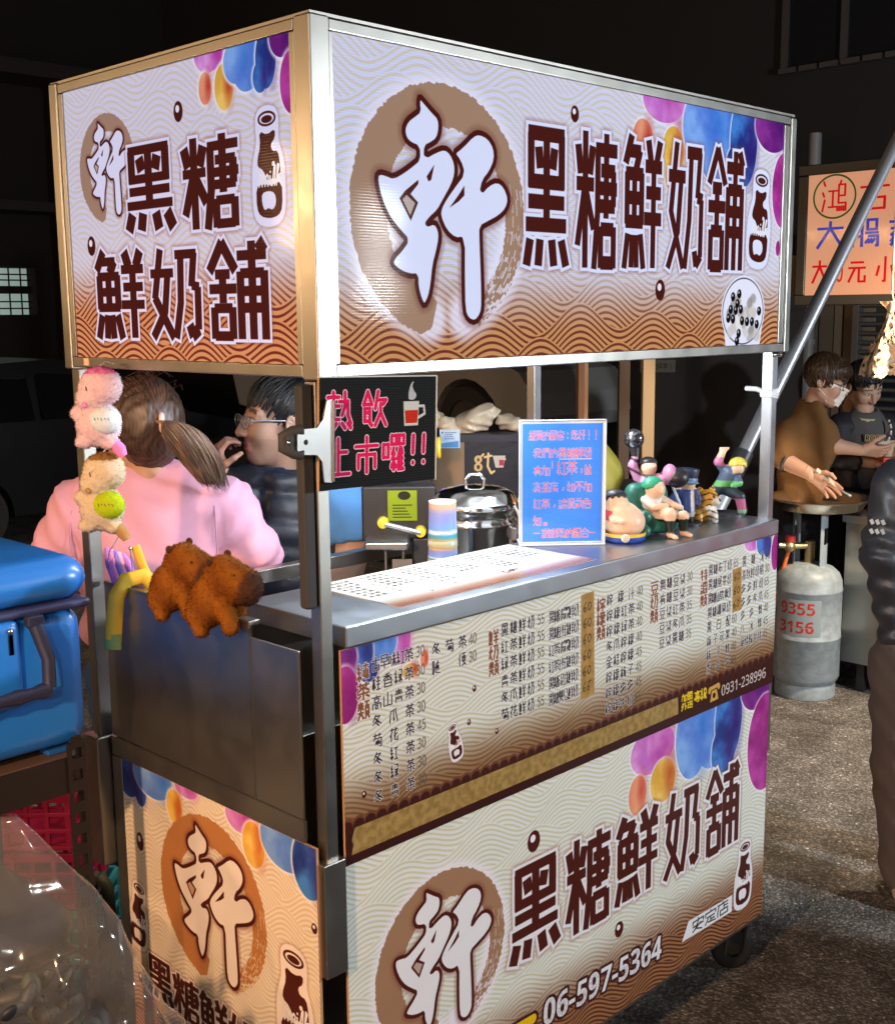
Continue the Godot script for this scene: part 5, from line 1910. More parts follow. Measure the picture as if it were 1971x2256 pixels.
	var feet := [Vector3(-0.232, 0.0, -0.21), Vector3(0.05, 0.0, -0.05)]
	trousers(t, "jeans", Vector3(-0.03, 0.80, -0.01), feet, M.denim, 0.066)
	shoes(t, feet, Vector3(-0.3, 0, -0.95), mat(Color(0.7, 0.72, 0.75), 0.6))


func style_face(p: Vector3) -> bool:
	# true where no hair grows
	if p.z > 0.045:
		return p.y < 0.064
	if p.z > 0.0:
		return p.y < lerpf(0.0, 0.07, smoothstep(0.012, 0.05, p.z))
	return p.y < lerpf(-0.075, -0.005, smoothstep(-0.045, 0.0, p.z))


func man_in_vest() -> void:
	var t := thing("person", "person with glasses in a dark quilted vest and blue shirt, hand raised to the mouth", "person", Vector3(0.72, 0, -1.02), -0.7944)
	var g := G.new()
	var look := Vector3(-0.90, 0.02, 0.40)
	var hx := aim(Vector3(-0.010, 1.352, 0.0), look, Vector3(0.03, 1, 0), 0.93)
	head_into(g, hx, Color(0.46, 0.27, 0.19), false, 0.22)
	limb(g, [Vector3(0.10, 1.18, 0.0), Vector3(0.180, 1.08, 0.05), Vector3(0.150, 0.99, 0.06), Vector3(0.02, 0.92, 0.10)], [0.05, 0.047, 0.043, 0.028], SKIN)
	hand_into(g, wrist(Vector3(0.02, 0.92, 0.10), Vector3(-1, -0.2, 0.3), Vector3(0, -1, 0)), SKIN, [0.4, 0.4, 0.5, 0.5], 0.4, false, 0.9)
	limb(g, [Vector3(-0.13, 1.16, 0.0), Vector3(-0.20, 1.05, 0.02), Vector3(-0.158, 1.232, 0.02)], [0.05, 0.044, 0.026], SKIN)
	hand_into(g, wrist(Vector3(-0.166, 1.232, 0.02), Vector3(0.16, 1, 0.10), Vector3(0.9, 0.0, -0.35)), Color(0.44, 0.25, 0.19), [0.75, 0.95, 1.0, 1.05], 0.9, true, 0.80)
	limb(g, [Vector3(0, 1.24, -0.02), Vector3(0, 1.0, 0.0), Vector3(0, 0.8, 0.0)], [0.055, 0.07, 0.08], SKIN)
	obj("body", g, M.skin, t)
	var hg := hair_cap(hx, Color(0.014, 0.012, 0.012), 0)
	hg.xf = Transform3D()
	comb(hg, hx, Color(0.020, 0.019, 0.021), 0, 900, 8)
	obj("hair", hg, M.hair, t)
	# glasses
	var gl := Node3D.new()
	gl.name = "glasses"
	t.add_child(gl)
	gl.transform = hx
	g = G.new()
	for s in [-1, 1]:
		var rim := []
		for i in 21:
			var a := TAU * i / 20.0
			rim.append(Vector3(s * 0.033 + 0.026 * cos(a) * (1.0 - 0.12 * absf(sin(2 * a))), 0.008 + 0.017 * sin(a) + 0.002 * absf(cos(a)), 0.104 - 0.35 * pow(0.033 + 0.026 * s * cos(a) * s, 2.0) * 8.0))
		g.tube(rim, 0.0016, 6, false)
		g.tube([Vector3(s * 0.059, 0.014, 0.092), Vector3(s * 0.075, 0.016, 0.05), Vector3(s * 0.080, 0.014, -0.005), Vector3(s * 0.079, -0.006, -0.028)], 0.0026, 6)
	g.tube([Vector3(-0.008, 0.012, 0.106), Vector3(0, 0.015, 0.110), Vector3(0.008, 0.012, 0.106)], 0.0015, 6)
	obj("spectacle_frame", g, mat(Color(0.45, 0.47, 0.52), 0.25, 0.7), gl)
	var pane := mat(Color(0.9, 0.95, 0.95), 0.04)
	pane.transparency = BaseMaterial3D.TRANSPARENCY_ALPHA
	pane.albedo_color.a = 0.06
	for s in [-1, 1]:
		g = G.new()
		g.ell(Vector3(s * 0.033, 0.009, 0.100), Vector3(0.024, 0.016, 0.0008), Basis(), 16, 6)
		obj("lens", g, pane, gl)
	# blue shirt
	var f := Fld.new(Vector3(-0.30, 0.86, -0.17), Vector3(0.30, 1.28, 0.2), 0.0105)
	f.ell(Vector3(0.0, 1.05, 0.0), Vector3(0.150, 0.20, 0.105), 0.05)
	f.cone(Vector3(-0.12, 1.185, 0.0), Vector3(0.115, 1.185, 0.0), 0.058, 0.058, 0.05)
	f.cone(Vector3(0.012, 1.21, -0.005), Vector3(0.010, 1.232, -0.005), 0.066, 0.060, 0.02)
	f.cone(Vector3(0.130, 1.175, 0.01), Vector3(0.176, 1.085, 0.05), 0.066, 0.066, 0.03)
	f.cone(Vector3(-0.14, 1.17, 0.0), Vector3(-0.19, 1.08, 0.02), 0.062, 0.060, 0.03)
	f.ell(Vector3(0.008, 1.265, 0.0), Vector3(0.054, 0.04, 0.054), 0.01, Basis(), true)
	f.below(func(p: Vector3) -> float: return (1.072 + (p.x - 0.18) * 0.1 - p.y) if p.x > 0.12 or p.x < -0.15 else -1.0)
	f.warp(func(p: Vector3) -> float: return 0.003 * sin(p.y * 60.0 + p.x * 50.0) * sin(p.x * 30.0 + 1.0))
	g = G.new()
	f.into(g, func(p: Vector3, _n: Vector3) -> Color: return Color(0.012, 0.02, 0.05) if absf(p.x) < 0.10 else Color(0.08, 0.23, 0.50))
	var blue_cloth := cloth(Color(1, 1, 1), 0.9, 0.5)
	blue_cloth.vertex_color_use_as_albedo = true
	obj("shirt", g, blue_cloth, t)
	# quilted vest
	f = Fld.new(Vector3(-0.24, 0.84, -0.19), Vector3(0.20, 1.30, 0.22), 0.0095)
	f.ell(Vector3(-0.01, 1.04, 0.0), Vector3(0.165, 0.20, 0.130), 0.05)
	f.ell(Vector3(-0.01, 0.92, 0.0), Vector3(0.158, 0.10, 0.128), 0.05)
	f.cone(Vector3(-0.100, 1.180, 0.0), Vector3(0.085, 1.185, 0.0), 0.068, 0.068, 0.05)
	f.cone(Vector3(0.0, 1.21, 0.0), Vector3(0.0, 1.245, -0.01), 0.085, 0.078, 0.03)
	f.ell(Vector3(-0.005, 1.262, 0.02), Vector3(0.062, 0.065, 0.070), 0.015, Basis(), true)
	f.ell(Vector3(-0.052, 1.19, 0.12), Vector3(0.034, 0.105, 0.05), 0.012, Basis(Vector3.BACK, -0.15), true)
	f.ell(Vector3(0.165, 1.12, 0.02), Vector3(0.035, 0.085, 0.08), 0.01, Basis(), true)
	f.warp(func(p: Vector3) -> float: return -0.010 * pow(absf(sin(p.y * 50.0 + 0.4 * sin(p.x * 14.0))), 0.55) + 0.003 + 0.0012 * sin(p.x * 90.0 + p.y * 30.0))
	g = G.new()
	f.into(g)
	var puff := mat(Color(0.020, 0.025, 0.038), 0.42, 0.0, 0.5)
	obj("vest", g, puff, t)
	g = G.new()
	g.box(Vector3(-0.060, 1.10, 0.128), Vector3(0.006, 0.03, 0.004), 0.001)
	obj("zip_pull", g, M.chrome, t)
	var feet := [Vector3(-0.10, 0, 0), Vector3(0.10, 0, 0.03)]
	trousers(t, "trousers", Vector3(0, 0.80, 0), feet, M.dark_cloth)
	shoes(t, feet, Vector3(-0.8, 0, 0.5), M.rubber)


func man_with_mask() -> void:
	var t := thing("person", "person in a brown shirt and white face mask reaching over the noodle stall tray", "person", Vector3(3.782, 0, -1.173), -0.7944)
	var g := G.new()
	var look := Vector3(0.80, -0.30, 0.42)
	var hx := aim(Vector3(0.030, 1.300, -0.04), look, Vector3(0.12, 1, 0), 0.87)
	head_into(g, hx, SKIN)
	limb(g, [Vector3(-0.14, 1.05, 0.0), Vector3(-0.185, 0.98, 0.05), Vector3(-0.085, 0.925, 0.16)], [0.05, 0.042, 0.028], SKIN)
	hand_into(g, wrist(Vector3(-0.085, 0.925, 0.16), Vector3(0.75, -0.52, 0.2), Vector3(-0.2, -0.4, 0.9)), SKIN, [0.2, 0.25, 0.3, 0.4], 0.3, true, 0.95)
	limb(g, [Vector3(0.03, 1.06, 0.0), Vector3(0.055, 1.03, 0.04), Vector3(0.165, 1.012, 0.06)], [0.045, 0.036, 0.025], SKIN)
	hand_into(g, wrist(Vector3(0.165, 1.012, 0.06), Vector3(1, -0.08, 0.1), Vector3(-0.1, 0.6, -0.7)), SKIN, [0.35, 0.4, 0.4, 0.45], 0.2, false, 0.9)
	limb(g, [Vector3(-0.05, 1.17, -0.02), Vector3(-0.07, 0.95, 0), Vector3(-0.07, 0.75, 0)], [0.050, 0.06, 0.06], SKIN)
	obj("body", g, M.skin, t)
	var hg := hair_cap(hx, Color(0.045, 0.026, 0.015), 1)
	hg.xf = Transform3D()
	comb(hg, hx, Color(0.055, 0.032, 0.018), 1, 700, 3)
	obj("hair", hg, M.hair, t)
	var mk := Node3D.new()
	mk.name = "face_mask"
	t.add_child(mk)
	mk.transform = hx
	g = G.new()
	g.surf(16, 12, func(u: float, v: float) -> Vector3:
		var a := (u - 0.5) * 2.1
		var y := lerpf(0.004, -0.094, v)
		var r := 0.098 + 0.012 * exp(-pow(a / 0.35, 2.0)) - 0.020 * v + 0.0016 * sin(v * 26.0)
		return Vector3(sin(a) * 0.083 * (1.0 - 0.25 * v), y + 0.010 * absf(a), cos(a) * r + 0.010 - 0.012 * absf(a)))
	obj("mask_cloth", g, cloth(Color(0.78, 0.74, 0.68)), mk)
	g = G.new()
	for s in [-1, 1]:
		g.tube([Vector3(s * 0.060, -0.010, 0.056), Vector3(s * 0.074, 0.012, 0.02), Vector3(s * 0.083, 0.022, -0.016), Vector3(s * 0.084, -0.004, -0.03), Vector3(s * 0.078, -0.032, -0.012), Vector3(s * 0.056, -0.062, 0.04)], 0.0022, 6)
	obj("strap", g, mat(Color(0.75, 0.72, 0.68), 0.8), mk)
	var gl := Node3D.new()
	gl.name = "glasses"
	t.add_child(gl)
	gl.transform = hx
	g = G.new()
	for s in [-1, 1]:
		var rim := []
		for i in 17:
			var a := TAU * i / 16.0
			rim.append(Vector3(s * 0.033 + 0.026 * cos(a), 0.012 + 0.018 * sin(a), 0.104 - 0.02 * absf(0.033 + 0.026 * cos(a) * s) * 8.0))
		g.tube(rim, 0.0020, 6, false)
		g.tube([Vector3(s * 0.059, 0.014, 0.094), Vector3(s * 0.080, 0.016, 0.0)], 0.0022, 6)
	obj("spectacle_frame", g, M.black_plastic, gl)
	var f := Fld.new(Vector3(-0.27, 0.72, -0.18), Vector3(0.16, 1.26, 0.17), 0.012)
	f.ell(Vector3(-0.060, 0.98, 0.0), Vector3(0.115, 0.18, 0.10), 0.05)
	f.ell(Vector3(-0.075, 0.82, 0.0), Vector3(0.105, 0.13, 0.095), 0.05)
	f.cone(Vector3(-0.125, 1.09, 0.0), Vector3(0.01, 1.085, 0.0), 0.062, 0.058, 0.05)
	f.cone(Vector3(-0.05, 1.13, -0.01), Vector3(-0.030, 1.195, -0.03), 0.078, 0.066, 0.03)
	f.cone(Vector3(-0.145, 1.06, 0.01), Vector3(-0.175, 0.995, 0.05), 0.062, 0.060, 0.03)
	f.cone(Vector3(0.02, 1.08, 0.0), Vector3(0.040, 1.04, 0.03), 0.05, 0.046, 0.03)
	f.ell(Vector3(-0.015, 1.23, -0.03), Vector3(0.056, 0.055, 0.056), 0.01, Basis(), true)
	f.warp(func(p: Vector3) -> float: return 0.005 * sin(p.y * 46.0 + p.x * 40.0 + 1.5 * sin(p.x * 25.0)) * (0.4 + float(p.y < 1.0) * 0.7) + 0.002 * sin(p.x * 80.0))
	g = G.new()
	f.into(g)
	obj("shirt", g, cloth(Color(0.17, 0.085, 0.032), 0.9, 0.5), t)
	var feet := [Vector3(-0.16, 0, 0), Vector3(0.02, 0, 0.0)]
	trousers(t, "trousers", Vector3(-0.07, 0.72, 0), feet, M.dark_cloth)
	shoes(t, feet, Vector3(0.7, 0, 0.7), M.rubber)
	var wt := G.new()
	var ring := []
	for i in 13:
		var a := TAU * i / 12.0
		ring.append(Vector3(-0.160, 0.965, 0.078) + Vector3(0.6, -0.3, 0.7).normalized().cross(Vector3.UP).normalized() * cos(a) * 0.041 + Vector3(0.25, 0.93, 0.2).normalized() * sin(a) * 0.041)
	wt.tube(ring, 0.008, 6, false)
	obj("wrist_watch", wt, M.black_plastic, t)


func woman_in_jacket() -> void:
	var t := thing("person", "person in a dark jacket over a grey top, looking down behind the pots", "person", Vector3(4.214, 0, -1.16), -0.7944)
	var g := G.new()
	var look := Vector3(0.30, -0.52, 0.82)
	var hx := aim(Vector3(-0.018, 1.262, -0.03), look, Vector3(-0.10, 1, 0), 0.90)
	head_into(g, hx, Color(0.50, 0.31, 0.22), true)
	limb(g, [Vector3(-0.14, 1.06, 0.0), Vector3(-0.155, 0.95, 0.05), Vector3(-0.02, 0.93, 0.15)], [0.045, 0.04, 0.026], SKIN)
	hand_into(g, wrist(Vector3(-0.01, 0.93, 0.15), Vector3(1, 0.1, 0.2), Vector3(0, 0.7, 0.5)), SKIN, [0.4, 0.4, 0.5, 0.5], 0.4, false, 0.85)
	limb(g, [Vector3(0.12, 1.06, 0.0), Vector3(0.15, 0.93, 0.05), Vector3(0.10, 0.87, 0.18)], [0.045, 0.04, 0.026], SKIN)
	hand_into(g, wrist(Vector3(0.10, 0.87, 0.18), Vector3(-0.6, -0.2, 0.5), Vector3(-0.5, -0.6, 0)), SKIN, [0.4, 0.4, 0.5, 0.5], 0.4, true, 0.85)
	limb(g, [Vector3(-0.015, 1.16, -0.02), Vector3(-0.01, 0.95, 0), Vector3(-0.01, 0.75, 0)], [0.045, 0.055, 0.055], SKIN)
	obj("body", g, M.skin, t)
	var hg := hair_cap(hx, Color(0.010, 0.009, 0.010), 2)
	hg.xf = Transform3D()
	comb(hg, hx, Color(0.012, 0.010, 0.011), 2, 500, 5)
	obj("hair", hg, M.hair, t)
	var f := Fld.new(Vector3(-0.16, 0.72, -0.15), Vector3(0.15, 1.22, 0.17), 0.012)
	f.ell(Vector3(-0.01, 0.95, 0.01), Vector3(0.108, 0.22, 0.095), 0.05)
	f.cone(Vector3(-0.09, 1.08, 0.0), Vector3(0.075, 1.08, 0.0), 0.05, 0.05, 0.05)
	f.cone(Vector3(-0.015, 1.11, 0.0), Vector3(-0.015, 1.15, -0.01), 0.064, 0.058, 0.03)
	f.ell(Vector3(-0.015, 1.18, 0.01), Vector3(0.05, 0.045, 0.055), 0.01, Basis(), true)
	g = G.new()
	f.into(g)
	obj("top", g, cloth(Color(0.09, 0.085, 0.085), 0.9, 0.5), t)
	g = G.new()
	var ring := []
	for i in 19:
		var a := TAU * i / 18.0
		ring.append(Vector3(-0.015 + 0.062 * cos(a), 1.135 - 0.022 * maxf(0.0, sin(a)), 0.0 + 0.066 * sin(a)))
	g.tube(ring, 0.014, 8, false)
	obj("neck_band", g, cloth(Color(0.45, 0.44, 0.28)), t)
	# lettering on the top
	var cv := Cv.new(60, 22, 3.0, Color(0.33, 0.32, 0.32))
	latin(cv, "ROCK", 3, 19, 15, 0.95, Color(0.10, 0.09, 0.09), 1.6, Color(0.78, 0.68, 0.42), true)
	g = G.new()
	g.surf(10, 3, func(u: float, v: float) -> Vector3:
		var x := lerpf(-0.050, 0.045, u)
		return Vector3(x, lerpf(1.058, 1.022, v), 0.004 + 0.112 * sqrt(maxf(0.0, 1.0 - pow(x / 0.12, 2.0)))))
	obj("print", g, printed(cv.tex(), 0.9), t)
	f = Fld.new(Vector3(-0.27, 0.72, -0.18), Vector3(0.25, 1.22, 0.24), 0.012)
	f.ell(Vector3(-0.01, 0.93, -0.01), Vector3(0.132, 0.22, 0.112), 0.05)
	f.cone(Vector3(-0.115, 1.085, -0.01), Vector3(0.10, 1.085, -0.01), 0.060, 0.060, 0.05)
	f.cone(Vector3(-0.135, 1.07, 0.0), Vector3(-0.165, 0.955, 0.04), 0.062, 0.055, 0.03)
	f.cone(Vector3(-0.165, 0.955, 0.04), Vector3(-0.05, 0.93, 0.13), 0.055, 0.045, 0.03)
	f.cone(Vector3(0.115, 1.07, 0.0), Vector3(0.155, 0.94, 0.04), 0.062, 0.055, 0.03)
	f.cone(Vector3(0.155, 0.94, 0.04), Vector3(0.11, 0.88, 0.15), 0.055, 0.045, 0.03)
	f.ell(Vector3(0.0, 0.95, 0.14), Vector3(0.072, 0.24, 0.10), 0.02, Basis(), true)
	f.ell(Vector3(-0.015, 1.18, 0.03), Vector3(0.066, 0.07, 0.085), 0.01, Basis(), true)
	f.warp(func(p: Vector3) -> float: return 0.004 * sin(p.y * 70.0 + p.x * 60.0) * sin(p.x * 40.0 + p.z * 30.0))
	g = G.new()
	f.into(g, func(p: Vector3, _n: Vector3) -> Color: return Color(0.012, 0.014, 0.022) if p.y > 1.0 or absf(p.x) < 0.09 else Color(0.075, 0.065, 0.07))
	obj("jacket", g, vmat(0.7), t)
	# cord with beads
	g = G.new()
	for i in 22:
		var u := i / 21.0
		g.col = [Color(0.7, 0.5, 0.45), Color(0.05, 0.04, 0.05), Color(0.75, 0.7, 0.62)][i % 3]
		g.ell(Vector3(0.060 - 0.02 * u * u + 0.008 * sin(u * 8.0), 1.115 - 0.20 * u, 0.100 + 0.02 * sin(u * 3.0)), Vector3(0.006, 0.0075, 0.006), Basis(), 8, 6)
	obj("bead_cord", g, vmat(0.5), t)
	var feet := [Vector3(-0.08, 0, 0), Vector3(0.08, 0, 0.0)]
	trousers(t, "trousers", Vector3(-0.01, 0.72, 0), feet, M.dark_cloth)
	shoes(t, feet, Vector3(0.2, 0, 0.9), M.rubber)


func passer_by() -> void:
	var t := thing("person", "person in a shiny dark jacket and brown trousers at the right edge", "person", Vector3(2.099, 0, -0.052), -0.7944)
	var g := G.new()
	var look := Vector3(0.3, 0.0, -0.9)
	var hx := aim(Vector3(0.11, 1.41, 0.0), look)
	head_into(g, hx, SKIN)
	limb(g, [Vector3(-0.02, 1.13, 0.0), Vector3(-0.040, 0.96, 0.036), Vector3(-0.014, 0.72, 0.034), Vector3(-0.016, 0.66, 0.03)], [0.03, 0.028, 0.022, 0.024], SKIN)
	hand_into(g, wrist(Vector3(-0.016, 0.665, 0.03), Vector3(0.25, -1, 0), Vector3(1, 0, 0)), SKIN, [0.8, 0.8, 0.8, 0.8], 0.6, false, 0.9)
	limb(g, [Vector3(0.26, 1.13, 0.0), Vector3(0.29, 0.9, 0.04), Vector3(0.27, 0.66, 0.03)], [0.05, 0.04, 0.026], SKIN)
	hand_into(g, wrist(Vector3(0.27, 0.665, 0.03), Vector3(-0.1, -1, 0), Vector3(-1, 0, 0)), SKIN, [0.6, 0.6, 0.6, 0.6], 0.6, false, 0.9)
	limb(g, [Vector3(0.11, 1.24, 0.0), Vector3(0.11, 0.9, 0.0), Vector3(0.11, 0.7, 0)], [0.05, 0.07, 0.07], SKIN)
	obj("body", g, M.skin, t)
	obj("hair", hair_cap(hx, Color(0.012, 0.011, 0.011), 0), M.hair, t)
	var f := Fld.new(Vector3(-0.16, 0.62, -0.18), Vector3(0.40, 1.32, 0.18), 0.0105)
	f.ell(Vector3(0.115, 0.97, 0.0), Vector3(0.135, 0.24, 0.12), 0.05)
	f.cone(Vector3(0.0, 1.15, 0.0), Vector3(0.23, 1.15, 0.0), 0.066, 0.066, 0.06)
	f.cone(Vector3(0.11, 1.2, 0), Vector3(0.11, 1.26, 0), 0.075, 0.066, 0.03)
	f.cone(Vector3(-0.015, 1.13, 0.01), Vector3(-0.045, 0.96, 0.035), 0.072, 0.066, 0.03)
	f.cone(Vector3(-0.045, 0.96, 0.035), Vector3(-0.012, 0.72, 0.035), 0.066, 0.044, 0.03)
	f.cone(Vector3(0.245, 1.13, 0.01), Vector3(0.285, 0.96, 0.03), 0.072, 0.066, 0.03)
	f.cone(Vector3(0.285, 0.96, 0.03), Vector3(0.27, 0.70, 0.03), 0.062, 0.045, 0.03)
	f.warp(func(p: Vector3) -> float:
		var arm: float = smoothstep(0.05, 0.0, p.x) * smoothstep(1.1, 0.98, p.y)
		return arm * 0.0065 * sin(p.y * 96.0 + p.x * 40.0 + 1.6 * sin(p.z * 40.0)) + 0.003 * sin(p.y * 60.0 + p.x * 50.0) * sin(p.z * 60.0 + p.y * 20.0))
	g = G.new()
	f.into(g)
	obj("jacket", g, mat(Color(0.050, 0.055, 0.070), 0.40, 0.0, 0.6), t)
	g = G.new()
	g.tube([Vector3(-0.010, 0.71, 0.035), Vector3(-0.004, 0.675, 0.034)], [0.044, 0.036], 16)
	obj("cuff", g, M.dark_cloth, t)
	# print on the sleeve
	g = G.new()
	for i in 6:
		g.box(Vector3(-0.106 + (i % 3) * 0.013, 1.050 - (i / 3) * 0.026, 0.074 + (i % 3) * 0.006), Vector3(0.009, 0.014, 0.002), 0.0, Basis(Vector3.UP, -0.5) * Basis(Vector3.BACK, 0.5))
	obj("sleeve_print", g, mat(Color(0.7, 0.72, 0.75), 0.6), t)
	var feet := [Vector3(0.015, 0, 0.16), Vector3(0.19, 0, -0.02)]
	trousers(t, "trousers", Vector3(0.11, 0.66, 0.02), feet, cloth(Color(0.125, 0.105, 0.105)), 0.092)
	shoes(t, feet, Vector3(0.3, 0, -0.95), mat(Color(0.5, 0.42, 0.38), 0.7))
	# what the hand carries
	var c := thing("shopping_bag", "red bag carried by the person in the shiny dark jacket", "bag", Vector3(2.099, 0, -0.052), -0.7944)
	g = G.new()
	g.surf(20, 16, func(u: float, v: float) -> Vector3:
		var a := TAU * u
		var r := (0.012 + 0.060 * sin(minf(v * 2.2, 1.57)) * (1.0 - 0.5 * smoothstep(0.85, 1.0, v))) * (1.0 + 0.10 * sin(a * 5.0 + v * 4.0))
		return Vector3(0.016 + cos(a) * r, lerpf(0.64, 0.47, v), 0.035 + sin(a) * r * 0.8))
	obj("sack", g, mat(Color(0.62, 0.06, 0.045), 0.35), c)
	g = G.new()
	g.tube([Vector3(0.002, 0.640, 0.035), Vector3(-0.002, 0.60, 0.035), Vector3(0.016, 0.565, 0.035), Vector3(0.035, 0.60, 0.035), Vector3(0.028, 0.64, 0.035)], 0.004, 6)
	obj("handle", g, mat(Color(0.62, 0.06, 0.045), 0.35), c)

# ------------------------------------------------------------------ things on and round the counter
const FACING := -0.7944

func fuzz(g: G, f: Fld, n_: int, len: float, seed_: int, tint: Callable, thick := 0.0007) -> void:
	# short hairs on a meshed field
	var rng := RandomNumberGenerator.new()
	rng.seed = seed_
	var first := g.ix.size()
	f.into(g, tint)
	var tris := (g.ix.size() - first) / 3
	if n_ == 0:
		return
	for i in n_:
		var k := first + rng.randi_range(0, tris - 1) * 3
		var a := g.ix[k]
		var b := g.ix[k + 1]
		var c := g.ix[k + 2]
		var u := rng.randf()
		var w := rng.randf() * (1.0 - u)
		var p := g.v[a] + (g.v[b] - g.v[a]) * u + (g.v[c] - g.v[a]) * w
		var nn := g.n[a]
		var r := Vector3(rng.randf_range(-1, 1), rng.randf_range(-1.3, 0.5), rng.randf_range(-1, 1)) * 0.55
		var d := (nn + r).normalized() * len * rng.randf_range(0.6, 1.3)
		var s := nn.cross(r)
		s = (s.normalized() if s.length() > 0.01 else Vector3.RIGHT) * thick
		var shade := rng.randf_range(0.75, 1.3)
		var x0 := g.xf
		g.xf = Transform3D()
		g.col = g.c[a] * shade
		var v0 := g.vert(p - s, nn)
		var v1 := g.vert(p + s, nn)
		var v2 := g.vert(p + d, nn)
		g.tri(v0, v1, v2)
		g.xf = x0


func counter_things() -> void:
	hot_drinks_board()
	notice()
	var sheet := G.new()
	sheet.box(Vector3(0.437, 1.1482, -0.141), Vector3(0.516, 0.0006, 0.226), 0.0)
	var under := thing("menu_sheet", "laminated paper menu sheet lying flat on the steel counter", "menu sheet")
	obj("sheet", sheet, mat(Color(0.75, 0.75, 0.74), 0.3), under)
	var g := G.new()
	g.quad(Vector3(0.179, 1.1489, -0.254), Vector3(0.695, 1.1489, -0.254), Vector3(0.695, 1.1489, -0.028), Vector3(0.179, 1.1489, -0.028), true)
	obj("print", g, printed(print_menu_sheet(), 0.25), under)
	figurines()
	pot()
	cups()


func hot_drinks_board() -> void:
	var t := thing("hot_drinks_board", "black ribbed board with pink lettering and a tea glass, clipped to the corner post", "sign board", Vector3(-0.010, 1.528, 0.010), 0.0)
	t.rotation = Vector3(0, 0.04, -0.035)
	var g := G.new()
	for i in 41:
		g.box(Vector3(0.1235, -0.002 - i * 0.004, 0), Vector3(0.247, 0.0034, 0.004), 0.0008)
	g.box(Vector3(0.1235, -0.082, -0.0015), Vector3(0.2465, 0.1638, 0.002), 0)
	obj("panel", g, M.core, t)
	g = G.new()
	g.quad(Vector3(0, 0, 0.0022), Vector3(0.247, 0, 0.0022), Vector3(0.247, -0.164, 0.0022), Vector3(0, -0.164, 0.0022), true)
	var pm := printed(print_hot_sign(), 0.45)
	var im := Image.create_empty(4, 1024, false, Image.FORMAT_RGB8)
	for i in 1024:
		var n := Vector3(0, 0.5 * sin(TAU * i * 41 / 1024.0), 1).normalized()
		for k in 4:
			im.set_pixel(k, i, Color(n.x * 0.5 + 0.5, n.y * 0.5 + 0.5, n.z * 0.5 + 0.5))
	pm.normal_enabled = true
	pm.normal_texture = ImageTexture.create_from_image(im)
	pm.normal_scale = 0.8
	pm.roughness = 0.75
	pm.metallic_specular = 0.25
	obj("print", g, pm, t)
	g = G.new()
	g.box(Vector3(0.248, -0.082, 0.0005), Vector3(0.003, 0.166, 0.005), 0.0005)
	g.box(Vector3(0.1235, 0.0008, 0.0005), Vector3(0.249, 0.0022, 0.005), 0.0005)
	obj("rim", g, mat(Color(0.5, 0.5, 0.48), 0.5), t)
	# clip
	t = thing("bulldog_clip", "steel bulldog clip with a black jaw gripping the black board at the corner post", "clip", Vector3(-0.009, 1.4385, 0.018))
	t.scale = Vector3(0.88, 0.92, 0.9)
	t.rotation = Vector3(0, 0.04, -0.03)
	g = G.new()
	g.prism(PackedVector2Array([Vector2(0.004, 0.062), Vector2(0.014, 0.064), Vector2(0.018, 0.060), Vector2(0.018, -0.064), Vector2(0.014, -0.068), Vector2(-0.002, -0.066), Vector2(-0.006, -0.034), Vector2(-0.018, -0.022), Vector2(-0.052, -0.020), Vector2(-0.060, -0.012), Vector2(-0.060, 0.010), Vector2(-0.052, 0.019), Vector2(-0.018, 0.020), Vector2(-0.004, 0.034)]), 0.0, 0.003)
	g.tube([Vector3(0.0165, 0.062, 0.003), Vector3(0.0165, -0.066, 0.003)], 0.0032, 8)
	obj("plate", g, mat(Color(0.28, 0.28, 0.27), 0.30, 1.0), t)
	g = G.new()
	g.tube([Vector3(-0.046, 0.018, -0.002), Vector3(-0.062, 0.016, -0.006), Vector3(-0.074, 0.008, -0.016), Vector3(-0.074, -0.010, -0.016), Vector3(-0.060, -0.018, -0.006), Vector3(-0.046, -0.020, -0.002)], 0.009, 10, true)
	g.box(Vector3(-0.060, -0.001, -0.010), Vector3(0.030, 0.034, 0.018), 0.006)
	obj("jaw", g, M.rubber, t)
	g = G.new()
	g.ell(Vector3(-0.042, -0.001, 0.003), Vector3(0.0045, 0.0045, 0.0016), Basis(), 12, 6)
	obj("rivet_hole", g, M.black, t)
	g = G.new()
	g.ell(Vector3(-0.076, 0.0, 0.0), Vector3(0.003, 0.0045, 0.0045), Basis(), 12, 6)
	obj("rivet", g, M.chrome, t)
	# a dark fuzzy strip tied along the post
	t = thing("velcro_strip", "black fuzzy strip hanging down the left face of the corner post", "strap", Vector3(-0.012, 1.35, -0.024))
	g = G.new()
	g.box(Vector3(0, 0, 0), Vector3(0.022, 0.335, 0.020), 0.004)
	obj("strip", g, tri_tex(M.rubber.duplicate(), 3.0), t)


